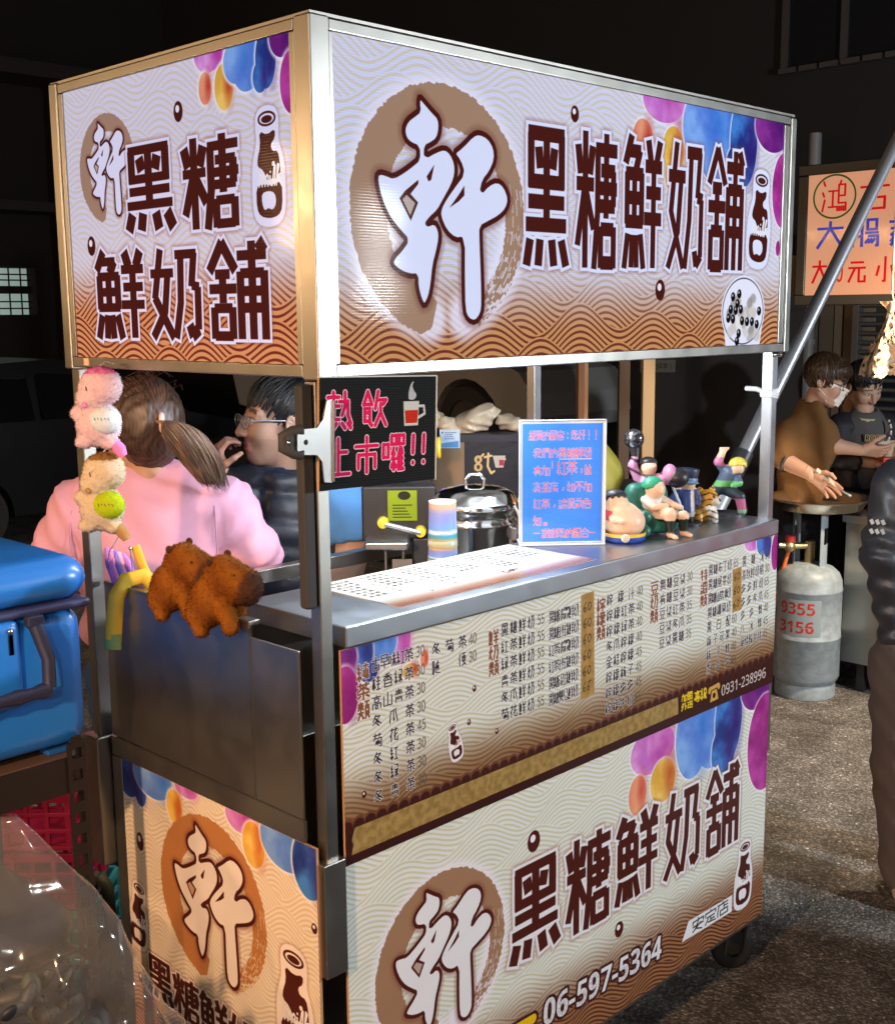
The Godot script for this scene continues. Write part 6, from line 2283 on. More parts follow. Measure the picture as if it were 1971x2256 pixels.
func notice() -> void:
	var t := thing("notice_stand", "blue notice with red lettering in a clear acrylic stand on the counter", "notice", Vector3(0.769, 1.1477, -0.173), -0.7522)
	t.rotation.x = 0.02
	var g := G.new()
	g.box(Vector3(0, 0.129, -0.002), Vector3(0.1735, 0.248, 0.0012), 0)
	obj("backing", g, M.white_paint, t)
	g = G.new()
	g.quad(Vector3(-0.081, 0.249, -0.0010), Vector3(0.081, 0.249, -0.0010), Vector3(0.081, 0.007, -0.0010), Vector3(-0.081, 0.007, -0.0010), true)
	obj("print", g, printed(print_notice(), 0.5), t)
	var clear := mat(Color(0.9, 0.95, 0.97), 0.05)
	clear.transparency = BaseMaterial3D.TRANSPARENCY_ALPHA
	clear.albedo_color.a = 0.05
	g = G.new()
	g.quad(Vector3(-0.088, 0.256, 0.0012), Vector3(0.088, 0.256, 0.0012), Vector3(0.088, 0.001, 0.0012), Vector3(-0.088, 0.001, 0.0012), true)
	obj("acrylic_front", g, clear, t)
	g = G.new()
	g.box(Vector3(0, 0.002, -0.02), Vector3(0.176, 0.003, 0.06), 0.001)
	obj("acrylic_foot", g, mat(Color(0.6, 0.64, 0.66), 0.1), t)
	g = G.new()
	for s in [-1, 1]:
		g.box(Vector3(s * 0.0875, 0.128, 0.0), Vector3(0.0022, 0.256, 0.004), 0.0005)
	g.box(Vector3(0, 0.256, 0.0), Vector3(0.176, 0.0022, 0.004), 0.0005)
	obj("acrylic_edge", g, mat(Color(0.62, 0.70, 0.74), 0.12), t)


func toy_limb(f: Fld, pts: Array, r: Array) -> void:
	for i in pts.size() - 1:
		f.cone(pts[i], pts[i + 1], r[i], r[i + 1], 0.003)


func figurines() -> void:
	# plain toy figures of about the size and colour of those on the counter
	var toy := vmat(0.42)
	var skin := Color(0.78, 0.52, 0.36)
	# round-bellied toy
	var t := thing("toy_figurine", "round-bellied tan toy figurine with blue and yellow base beside the notice", "figurine", Vector3(0.891, 1.1476, -0.106), FACING, "toy figurines on the counter")
	var g := G.new()
	g.col = Color(0.02, 0.07, 0.38)
	g.lathe([Vector2(0, 0), Vector2(0.038, 0.0), Vector2(0.044, 0.006), Vector2(0.044, 0.013)], 28)
	g.col = Color(0.75, 0.50, 0.06)
	g.lathe([Vector2(0.044, 0.013), Vector2(0.0445, 0.019), Vector2(0.043, 0.020)], 28)
	obj("base", g, toy, t)
	g = G.new()
	var f := Fld.new(Vector3(-0.055, 0.01, -0.05), Vector3(0.055, 0.12, 0.06), 0.0026)
	f.ell(Vector3(0, 0.040, 0.0), Vector3(0.0430, 0.036, 0.042), 0.01)
	f.ell(Vector3(-0.010, 0.066, 0.006), Vector3(0.030, 0.018, 0.030), 0.012)
	f.ell(Vector3(-0.018, 0.083, 0.006), Vector3(0.024, 0.020, 0.022), 0.006)
	f.ell(Vector3(-0.008, 0.078, 0.024), Vector3(0.012, 0.008, 0.008), 0.004)
	toy_limb(f, [Vector3(-0.036, 0.060, 0.010), Vector3(-0.028, 0.050, 0.034), Vector3(-0.010, 0.048, 0.044)], [0.008, 0.007, 0.006])
	f.into(g, func(p: Vector3, _n: Vector3) -> Color: return Color(0.62, 0.05, 0.09) if p.x < -0.022 and p.y > 0.046 and p.y < 0.068 and p.z < 0.030 else skin)
	obj("body", g, toy, t)
	g = G.new()
	f = Fld.new(Vector3(-0.055, 0.07, -0.03), Vector3(0.02, 0.12, 0.04), 0.0024)
	f.ell(Vector3(-0.021, 0.092, 0.002), Vector3(0.026, 0.017, 0.024), 0.004)
	f.below(func(p: Vector3) -> float: return 0.086 + 0.004 * sin(p.x * 500.0) - p.y + maxf(0.0, p.z - 0.008) * 0.6)
	f.into(g, func(_p: Vector3, _n: Vector3) -> Color: return Color(0.02, 0.022, 0.03))
	obj("hair", g, toy, t)
	g = G.new()
	g.col = Color(0.7, 0.66, 0.58)
	g.ell(Vector3(-0.004, 0.013, 0.044), Vector3(0.009, 0.009, 0.004))
	for i in 3:
		g.col = Color(0.35, 0.3, 0.26)
		g.box(Vector3(-0.004, 0.009 + i * 0.004, 0.0478), Vector3(0.012, 0.0008, 0.001))
	obj("button", g, toy, t)
	# toy asleep in an armchair
	t = thing("toy_figurine", "toy figurine in white top and dark trousers dozing in a green armchair", "figurine", Vector3(0.984, 1.1476, -0.095), FACING + 0.25, "toy figurines on the counter")
	g = G.new()
	var green := Color(0.02, 0.14, 0.10)
	f = Fld.new(Vector3(-0.065, 0.0, -0.06), Vector3(0.065, 0.12, 0.06), 0.0028)
	f.cone(Vector3(-0.034, 0.088, -0.030), Vector3(0.018, 0.088, -0.034), 0.022, 0.022, 0.01)
	f.cone(Vector3(-0.034, 0.030, -0.026), Vector3(0.018, 0.030, -0.030), 0.024, 0.024, 0.02)
	f.cone(Vector3(-0.034, 0.060, -0.028), Vector3(0.018, 0.060, -0.032), 0.022, 0.022, 0.02)
	f.cone(Vector3(-0.042, 0.044, -0.020), Vector3(-0.036, 0.046, 0.030), 0.014, 0.014, 0.004)
	f.cone(Vector3(-0.042, 0.016, -0.020), Vector3(-0.036, 0.016, 0.030), 0.013, 0.013, 0.008)
	f.cone(Vector3(0.042, 0.044, -0.020), Vector3(0.046, 0.046, 0.030), 0.012, 0.012, 0.004)
	f.cone(Vector3(-0.02, 0.026, 0.0), Vector3(0.03, 0.026, 0.0), 0.022, 0.022, 0.008)
	f.into(g, func(_p: Vector3, _n: Vector3) -> Color: return green)
	obj("armchair", g, toy, t)
	g = G.new()
	f = Fld.new(Vector3(-0.05, 0.0, -0.03), Vector3(0.075, 0.135, 0.075), 0.0026)
	f.ell(Vector3(-0.006, 0.070, -0.002), Vector3(0.022, 0.024, 0.018), 0.006)
	f.ell(Vector3(-0.002, 0.100, 0.004), Vector3(0.021, 0.022, 0.021), 0.003)
	f.ell(Vector3(0.004, 0.096, 0.025), Vector3(0.004, 0.004, 0.004), 0.003)
	toy_limb(f, [Vector3(-0.026, 0.078, 0.002), Vector3(-0.014, 0.064, 0.026), Vector3(0.012, 0.068, 0.030)], [0.008, 0.007, 0.006])
	toy_limb(f, [Vector3(0.016, 0.078, 0.002), Vector3(0.034, 0.066, 0.022), Vector3(0.050, 0.060, 0.020)], [0.008, 0.007, 0.006])
	toy_limb(f, [Vector3(0.004, 0.044, 0.006), Vector3(0.014, 0.052, 0.044), Vector3(0.014, 0.010, 0.046)], [0.016, 0.013, 0.008])
	toy_limb(f, [Vector3(0.014, 0.008, 0.046), Vector3(0.020, 0.005, 0.064)], [0.006, 0.005])
	toy_limb(f, [Vector3(0.026, 0.042, 0.004), Vector3(0.048, 0.044, 0.036), Vector3(0.050, 0.010, 0.034)], [0.014, 0.012, 0.008])
	toy_limb(f, [Vector3(0.050, 0.008, 0.034), Vector3(0.060, 0.005, 0.048)], [0.006, 0.005])
	f.into(g, func(p: Vector3, _n: Vector3) -> Color:
		if p.y < 0.040 and p.y > 0.012:
			return Color(0.012, 0.020, 0.018)
		if p.y > 0.060 and p.y < 0.084 and absf(p.x + 0.005) < 0.030 and p.z < 0.022:
			return Color(0.66, 0.64, 0.60)
		return skin)
	obj("sleeper", g, toy, t)
	g = G.new()
	f = Fld.new(Vector3(-0.04, 0.085, -0.035), Vector3(0.035, 0.135, 0.035), 0.0024)
	f.ell(Vector3(-0.006, 0.106, -0.001), Vector3(0.024, 0.021, 0.023), 0.003)
	f.below(func(p: Vector3) -> float: return 0.102 + maxf(0.0, p.x + p.z) * 0.5 + 0.002 * sin(p.x * 600.0) - p.y)
	f.into(g, func(_p: Vector3, _n: Vector3) -> Color: return Color(0.03, 0.30, 0.16))
	obj("hair", g, toy, t)
	# pink and black toy behind
	t = thing("toy_figurine", "pink and black toy figurine with a shiny ball above, standing behind the armchair", "figurine", Vector3(1.071, 1.1476, -0.160), FACING, "toy figurines on the counter")
	g = G.new()
	g.col = Color(0.02, 0.02, 0.02)
	g.lathe([Vector2(0, 0), Vector2(0.034, 0.0), Vector2(0.034, 0.006), Vector2(0, 0.006)], 24)
	obj("base", g, toy, t)
	g = G.new()
	f = Fld.new(Vector3(-0.07, 0.0, -0.04), Vector3(0.075, 0.17, 0.06), 0.0028)
	toy_limb(f, [Vector3(-0.004, 0.006, 0), Vector3(-0.006, 0.05, 0.0), Vector3(-0.012, 0.085, 0.0)], [0.009, 0.013, 0.018])
	toy_limb(f, [Vector3(0.020, 0.006, 0.0), Vector3(0.016, 0.05, 0.0)], [0.009, 0.012])
	f.ell(Vector3(-0.012, 0.092, 0.0), Vector3(0.026, 0.028, 0.020), 0.006)
	f.ell(Vector3(-0.012, 0.132, 0.006), Vector3(0.017, 0.019, 0.018), 0.003)
	toy_limb(f, [Vector3(-0.034, 0.104, 0.0), Vector3(-0.046, 0.135, -0.004), Vector3(-0.040, 0.158, -0.006)], [0.010, 0.011, 0.008])
	toy_limb(f, [Vector3(0.010, 0.108, 0.008), Vector3(0.034, 0.112, 0.022)], [0.012, 0.018])
	f.into(g, func(p: Vector3, _n: Vector3) -> Color:
		if p.y > 0.118 and absf(p.x + 0.012) < 0.02:
			return skin
		return Color(0.52, 0.22, 0.36).lerp(Color(0.05, 0.02, 0.04), smoothstep(0.4, 0.9, sin(p.y * 260.0 + p.x * 130.0))))
	obj("body", g, toy, t)
	g = G.new()
	f = Fld.new(Vector3(-0.04, 0.125, -0.03), Vector3(0.02, 0.165, 0.035), 0.0024)
	f.ell(Vector3(-0.013, 0.140, 0.002), Vector3(0.020, 0.016, 0.020), 0.003)
	f.below(func(p: Vector3) -> float: return 0.138 + maxf(0.0, p.z) * 0.3 - p.y)
	f.into(g, func(_p: Vector3, _n: Vector3) -> Color: return Color(0.02, 0.02, 0.025))
	obj("hair", g, toy, t)
	g = G.new()
	g.col = Color(0.02, 0.018, 0.022)
	g.ell(Vector3(0.046, 0.112, 0.028), Vector3(0.026, 0.022, 0.026))
	g.col = Color(0.50, 0.22, 0.36)
	g.ell(Vector3(0.030, 0.120, 0.026), Vector3(0.016, 0.022, 0.024))
	obj("glove", g, toy, t)
	g = G.new()
	g.tube([Vector3(-0.040, 0.152, -0.006), Vector3(-0.043, 0.176, -0.006)], [0.008, 0.012], 12)
	obj("stalk", g, M.black_plastic, t)
	g = G.new()
	g.ell(Vector3(-0.044, 0.194, -0.006), Vector3(0.0225, 0.0225, 0.0225), Basis(), 24, 16)
	obj("ball", g, mat(Color(0.16, 0.15, 0.17), 0.18, 0.9), t)
	# toy in a long blue coat
	t = thing("toy_figurine", "toy figurine in a long blue coat and flat-topped hat holding a white staff", "figurine", Vector3(1.141, 1.1476, -0.122), FACING, "toy figurines on the counter")
	g = G.new()
	g.col = Color(0.02, 0.02, 0.022)
	g.lathe([Vector2(0, 0), Vector2(0.038, 0.0), Vector2(0.038, 0.006), Vector2(0, 0.006)], 24)
	obj("base", g, toy, t)
	g = G.new()
	f = Fld.new(Vector3(-0.05, 0.0, -0.035), Vector3(0.045, 0.115, 0.04), 0.0026)
	toy_limb(f, [Vector3(-0.010, 0.008, 0), Vector3(-0.008, 0.034, 0)], [0.009, 0.009])
	toy_limb(f, [Vector3(0.010, 0.008, 0), Vector3(0.008, 0.034, 0)], [0.009, 0.009])
	f.cone(Vector3(0, 0.034, 0), Vector3(0, 0.074, 0), 0.022, 0.016, 0.006)
	f.ell(Vector3(0.002, 0.092, 0.004), Vector3(0.018, 0.017, 0.018), 0.002)
	toy_limb(f, [Vector3(-0.018, 0.074, 0.0), Vector3(-0.030, 0.060, 0.008), Vector3(-0.020, 0.054, 0.020)], [0.009, 0.009, 0.006])
	toy_limb(f, [Vector3(0.018, 0.074, 0.0), Vector3(0.026, 0.058, 0.004), Vector3(0.024, 0.046, 0.008)], [0.009, 0.008, 0.006])
	f.into(g, func(p: Vector3, _n: Vector3) -> Color:
		if p.y > 0.080:
			return skin
		if p.y < 0.018:
			return Color(0.012, 0.012, 0.014)
		if p.y < 0.028:
			return Color(0.5, 0.5, 0.5)
		return Color(0.03, 0.06, 0.22) if absf(p.x - 0.012) > 0.004 or p.z < 0.0 else Color(0.55, 0.45, 0.40))
	obj("body", g, toy, t)
	g = G.new()
	g.xf = Transform3D(Basis(Vector3.BACK, -0.08), Vector3(0.003, 0.100, 0.0))
	g.col = Color(0.025, 0.035, 0.07)
	g.lathe([Vector2(0, 0.026), Vector2(0.023, 0.025), Vector2(0.024, 0.022), Vector2(0.021, 0.006), Vector2(0.021, 0.003)], 24)
	g.col = Color(0.14, 0.22, 0.36)
	g.lathe([Vector2(0.021, 0.006), Vector2(0.0222, 0.003), Vector2(0.0222, -0.004), Vector2(0.018, -0.005)], 24)
	g.ell(Vector3(0.006, -0.004, 0.018), Vector3(0.016, 0.003, 0.012))
	obj("hat", g, toy, t)
	g = G.new()
	g.tube([Vector3(-0.046, 0.118, 0.014), Vector3(-0.012, 0.036, 0.028)], 0.0030, 8)
	obj("staff", g, mat(Color(0.7, 0.7, 0.72), 0.4), t)
	# tiger
	t = thing("toy_tiger", "small toy tiger with black stripes and white belly sitting between the figurines", "figurine", Vector3(1.200, 1.1476, -0.112), FACING, "toy figurines on the counter")
	g = G.new()
	f = Fld.new(Vector3(-0.045, 0.0, -0.04), Vector3(0.05, 0.085, 0.045), 0.0024)
	f.ell(Vector3(0.0, 0.028, 0.0), Vector3(0.028, 0.028, 0.026), 0.008)
	f.ell(Vector3(0.006, 0.054, 0.006), Vector3(0.024, 0.020, 0.022), 0.006)
	f.ell(Vector3(0.022, 0.048, 0.018), Vector3(0.012, 0.010, 0.011), 0.004)
	f.ell(Vector3(-0.010, 0.072, -0.002), Vector3(0.007, 0.007, 0.004), 0.002)
	f.ell(Vector3(0.018, 0.073, -0.002), Vector3(0.007, 0.007, 0.004), 0.002)
	toy_limb(f, [Vector3(-0.016, 0.020, 0.016), Vector3(-0.014, 0.006, 0.024)], [0.010, 0.007])
	toy_limb(f, [Vector3(0.018, 0.020, 0.018), Vector3(0.020, 0.006, 0.026)], [0.010, 0.007])
	toy_limb(f, [Vector3(-0.026, 0.012, -0.010), Vector3(-0.038, 0.030, -0.014)], [0.006, 0.005])
	f.into(g, func(p: Vector3, n: Vector3) -> Color:
		var c := Color(0.72, 0.36, 0.05)
		if p.x > 0.004 - (p.y - 0.02) * 0.4 and p.y < 0.042:
			c = Color(0.74, 0.70, 0.62)
		var e := Vector2(p.x - 0.022, p.y - 0.046)
		if p.z > 0.016 and e.length() < 0.011:
			c = Color(0.76, 0.72, 0.64)
		if sin(p.y * 480.0 + absf(p.x - 0.006) * 190.0) > 0.78 and e.length() > 0.012:
			c = Color(0.02, 0.016, 0.014)
		if (p - Vector3(0.030, 0.052, 0.024)).length() < 0.0045 or (p - Vector3(0.016, 0.060, 0.025)).length() < 0.0042:
			c = Color(0.02, 0.015, 0.015)
		return c)
	obj("tiger", g, toy, t)
	# toy with a raised arm
	t = thing("toy_figurine", "toy figurine with yellow hair and one arm raised, nearest the right post", "figurine", Vector3(1.303, 1.1476, -0.116), FACING, "toy figurines on the counter")
	g = G.new()
	g.col = Color(0.05, 0.05, 0.055)
	g.lathe([Vector2(0, 0), Vector2(0.042, 0.0), Vector2(0.042, 0.007), Vector2(0, 0.007)], 24)
	obj("base", g, toy, t)
	g = G.new()
	f = Fld.new(Vector3(-0.085, 0.0, -0.045), Vector3(0.06, 0.165, 0.05), 0.0028)
	toy_limb(f, [Vector3(0.034, 0.012, 0.01), Vector3(0.026, 0.046, 0.012), Vector3(-0.012, 0.066, 0.0)], [0.011, 0.012, 0.015])
	toy_limb(f, [Vector3(-0.058, 0.010, -0.01), Vector3(-0.040, 0.046, -0.004), Vector3(-0.018, 0.066, 0.0)], [0.009, 0.013, 0.015])
	f.cone(Vector3(-0.014, 0.070, 0.0), Vector3(0.004, 0.100, 0.004), 0.017, 0.021, 0.006)
	f.ell(Vector3(0.018, 0.112, 0.014), Vector3(0.016, 0.016, 0.016), 0.003)
	toy_limb(f, [Vector3(-0.010, 0.106, 0.0), Vector3(-0.024, 0.126, 0.004), Vector3(-0.016, 0.146, 0.006)], [0.010, 0.010, 0.008])
	for i in 4:
		toy_limb(f, [Vector3(-0.016, 0.146, 0.006), Vector3(-0.020 + i * 0.006, 0.158, 0.004 + i * 0.001)], [0.005, 0.003])
	toy_limb(f, [Vector3(0.018, 0.094, 0.008), Vector3(0.020, 0.080, 0.024), Vector3(0.006, 0.074, 0.028)], [0.010, 0.009, 0.007])
	f.into(g, func(p: Vector3, _n: Vector3) -> Color:
		if p.y > 0.138 or (p.x > 0.004 and p.y > 0.102):
			return skin
		if p.y > 0.118 and p.x < 0.0:
			return Color(0.55, 0.18, 0.34)
		if p.y < 0.016 and p.x > 0:
			return Color(0.22, 0.48, 0.36)
		if p.y < 0.042:
			return Color(0.50, 0.14, 0.30)
		if p.y < 0.070:
			return Color(0.03, 0.05, 0.07)
		if p.y < 0.084:
			return Color(0.16, 0.50, 0.18)
		return Color(0.08, 0.12, 0.20))
	obj("body", g, toy, t)
	g = G.new()
	f = Fld.new(Vector3(-0.01, 0.095, -0.02), Vector3(0.055, 0.15, 0.045), 0.0024)
	f.ell(Vector3(0.020, 0.120, 0.010), Vector3(0.021, 0.018, 0.020), 0.003)
	f.below(func(p: Vector3) -> float: return 0.113 + maxf(0.0, p.z - 0.012) * 0.4 + 0.002 * sin(p.x * 500.0) - p.y)
	f.into(g, func(_p: Vector3, _n: Vector3) -> Color: return Color(0.72, 0.60, 0.10))
	obj("hair", g, toy, t)


func pot() -> void:
	var t := thing("steel_pot", "large shiny steel pot with lid and side latches behind the counter", "pot", Vector3(0.864, 0.8752, -0.506), FACING)
	var g := G.new()
	g.lathe([Vector2(0, 0), Vector2(0.088, 0.0), Vector2(0.094, 0.008), Vector2(0.094, 0.262), Vector2(0.098, 0.268), Vector2(0.098, 0.276), Vector2(0.094, 0.280), Vector2(0.094, 0.298), Vector2(0.099, 0.302), Vector2(0.099, 0.310)], 48)
	obj("pot_body", g, M.chrome, t)
	g = G.new()
	g.lathe([Vector2(0.102, 0.308), Vector2(0.102, 0.316), Vector2(0.096, 0.322), Vector2(0.088, 0.338), Vector2(0.070, 0.348), Vector2(0.03, 0.355), Vector2(0, 0.356)], 48)
	obj("lid", g, M.chrome, t)
	g = G.new()
	g.tube([Vector3(-0.020, 0.352, 0.0), Vector3(-0.021, 0.368, 0.0), Vector3(-0.012, 0.380, 0.0), Vector3(0.012, 0.380, 0.0), Vector3(0.021, 0.368, 0.0), Vector3(0.020, 0.352, 0.0)], 0.0045, 8)
	obj("lid_handle", g, M.chrome, t)
	g = G.new()
	for a in [0.5, 2.6]:
		var e := Vector3(cos(a), 0, sin(a))
		g.tube([e * 0.096 + Vector3(0, 0.24, 0), e * 0.112 + Vector3(0, 0.255, 0), e * 0.112 + Vector3(0, 0.29, 0), e * 0.100 + Vector3(0, 0.315, 0)], 0.004, 8)
		g.box(e * 0.1 + Vector3(0, 0.25, 0), Vector3(0.016, 0.03, 0.012), 0.003, Basis(Vector3.UP, -a))
	obj("latch", g, M.steel_bright, t)
	g = G.new()
	g.xf = Transform3D(Basis(Vector3.RIGHT, PI / 2), Vector3(-0.088, 0.300, 0.054))
	g.lathe([Vector2(0, 0.006), Vector2(0.010, 0.005), Vector2(0.011, 0.0), Vector2(0.011, -0.01)], 16)
	obj("knob", g, mat(Color(0.75, 0.55, 0.03), 0.4), t)


func cups() -> void:
	var t := thing("paper_cup_stack", "stack of upturned paper cups printed with sea and sunset beside the steel pot", "cup stack", Vector3(0.590, 0.8752, -0.338), FACING)
	var cv := Cv.new(400, 360, 0.8, Color(0.9, 0.9, 0.9))
	var bands := [[0, Color(0.66, 0.68, 0.50)], [40, Color(0.80, 0.76, 0.66)], [66, Color(0.55, 0.58, 0.40)], [84, Color(0.25, 0.58, 0.72)], [120, Color(0.80, 0.84, 0.88)], [150, Color(0.44, 0.60, 0.86)], [230, Color(0.50, 0.55, 0.80)], [360, Color(0.85, 0.66, 0.50)]]
	var nz := FastNoiseLite.new()
	nz.frequency = 0.02
	for y in cv.h:
		for x in cv.w:
			var yy: float = y / cv.s + 14.0 * nz.get_noise_2d(x * 0.5, y * 2.0)
			var c: Color = bands[0][1]
			for i in 7:
				if yy >= bands[i][0]:
					c = (bands[i][1] as Color).lerp(bands[i + 1][1], smoothstep(0.2, 1.0, (yy - bands[i][0]) / (bands[i + 1][0] - bands[i][0])))
			var j := (y * cv.w + x) * 3
			cv.b[j] = int(c.r * 255)
			cv.b[j + 1] = int(c.g * 255)
			cv.b[j + 2] = int(c.b * 255)
	for i in 3:
		cv.poly(PackedVector2Array([Vector2(40 + i * 120, 20), Vector2(62 + i * 120, 20), Vector2(62 + i * 120, 46), Vector2(40 + i * 120, 46)]))
	cv.ink(Color(0.75, 0.84, 0.94))
	for i in 40:
		for k in 2:
			cv.poly(PackedVector2Array([Vector2(20 + k * 200, 150 + i * 5), Vector2(26 + k * 200 + (i * 7) % 9, 150 + i * 5), Vector2(26 + k * 200 + (i * 7) % 9, 153 + i * 5), Vector2(20 + k * 200, 153 + i * 5)]))
	cv.ink(Color(0.9, 0.82, 0.74))
	var m := printed(cv.tex(), 0.4)
	m.texture_repeat = true
	for k in 9:
		var g := G.new()
		var y := 0.024 + k * 0.0315
		if k < 8:
			g.lathe([Vector2(0.0355 - 0.0008 * k + 0.0015, y), Vector2(0.0340 - 0.0008 * k + 0.0008, y + 0.031)], 28)
		else:
			g.lathe([Vector2(0.0305, y), Vector2(0.0275, y + 0.090)], 28)
		obj("cup", g, m, t)
	var g := G.new()
	g.lathe([Vector2(0.0275, 0.364), Vector2(0.0280, 0.368), Vector2(0.0262, 0.368), Vector2(0.0255, 0.362), Vector2(0, 0.361)], 28)
	obj("cup_base", g, mat(Color(0.78, 0.78, 0.76), 0.5), t)


# ------------------------------------------------------------------ left side: plush toys, straps, cooler and rack
func left_things() -> void:
	var fur := vmat(0.85, 0.2)
	fur.backlight_enabled = true
	fur.backlight = Color(0.8, 0.8, 0.8)
	for q in [[Vector3(-0.022, 1.180, -0.342), -0.02, "brown capybara plush hugging the steel side panel, left one of the pair"], [Vector3(-0.026, 1.175, -0.226), 0.06, "brown capybara plush on the panel edge, its muzzle at the counter's end"]]:
		capybara(q[0], q[1], q[2], fur)
	charm(Vector3(-0.038, 1.458, -0.556), "white and pink plush charm with a pink cap hanging on the left post", Color(0.82, 0.62, 0.66), Color(0.80, 0.22, 0.50), Color(0.78, 0.84, 0.88), Color(0.80, 0.20, 0.50), fur, 61)
	charm(Vector3(-0.038, 1.308, -0.560), "cream plush charm with a brown cap and yellow-green bib below the pink one", Color(0.74, 0.62, 0.44), Color(0.36, 0.19, 0.06), Color(0.52, 0.66, 0.02), Color(0.36, 0.20, 0.07), fur, 62)
	straps()
	cooler()
	rack()


func capybara(at: Vector3, turn: float, label: String, fur: Material) -> void:
	var t := thing("capybara_plush", label, "plush toy", at, FACING + turn, "capybara plush toys")
	t.scale = Vector3(0.86, 0.86, 0.86)
	var f := Fld.new(Vector3(-0.085, -0.085, -0.06), Vector3(0.085, 0.085, 0.08), 0.0034)
	f.ell(Vector3(-0.022, -0.008, 0.004), Vector3(0.040, 0.042, 0.038), 0.015)
	f.ell(Vector3(-0.034, -0.030, 0.010), Vector3(0.034, 0.032, 0.034), 0.012)
	f.cone(Vector3(0.004, 0.040, 0.008), Vector3(0.046, 0.022, 0.020), 0.035, 0.029, 0.010)
	f.cone(Vector3(0.000, 0.030, 0.012), Vector3(0.046, 0.010, 0.022), 0.032, 0.027, 0.012)
	f.cone(Vector3(-0.044, -0.034, 0.020), Vector3(-0.038, -0.060, 0.030), 0.019, 0.014, 0.006)
	f.cone(Vector3(0.006, -0.014, 0.026), Vector3(0.016, -0.056, 0.034), 0.020, 0.015, 0.006)
	f.cone(Vector3(0.020, -0.012, -0.016), Vector3(0.028, -0.048, -0.016), 0.016, 0.013, 0.006)
	f.warp(func(p: Vector3) -> float: return 0.0012 * sin(p.x * 420.0 + 5.0 * sin(p.y * 130.0)) * sin(p.y * 380.0 + p.z * 300.0))
	var g := G.new()
	fuzz(g, f, 9000, 0.0048, int(at.z * -1000), func(p: Vector3, _n: Vector3) -> Color:
		var c := Color(0.34, 0.12, 0.018).lerp(Color(0.22, 0.07, 0.012), 0.5 + 0.5 * sin(p.x * 90.0 + p.y * 60.0))
		var e := (p - Vector3(0.068, 0.010, 0.036)).length()
		return c.lerp(Color(0.085, 0.040, 0.026), smoothstep(0.046, 0.032, e)))
	obj("body", g, fur, t)
	for s in [[-0.020, 0.066, 0.026], [0.010, 0.074, -0.014]]:
		g = G.new()
		g.col = Color(0.16, 0.06, 0.02)
		g.ell(Vector3(s[0], s[1], s[2]), Vector3(0.007, 0.008, 0.005))
		g.col = Color(0.08, 0.035, 0.02)
		g.ell(Vector3(s[0] + 0.001, s[1], s[2] + 0.003), Vector3(0.005, 0.007, 0.004))
		obj("ear", g, fur, t)
	g = G.new()
	g.col = Color(0.02, 0.012, 0.01)
	g.ell(Vector3(0.026, 0.044, 0.043), Vector3(0.0040, 0.0022, 0.0025))
	obj("eye", g, vmat(0.2), t)


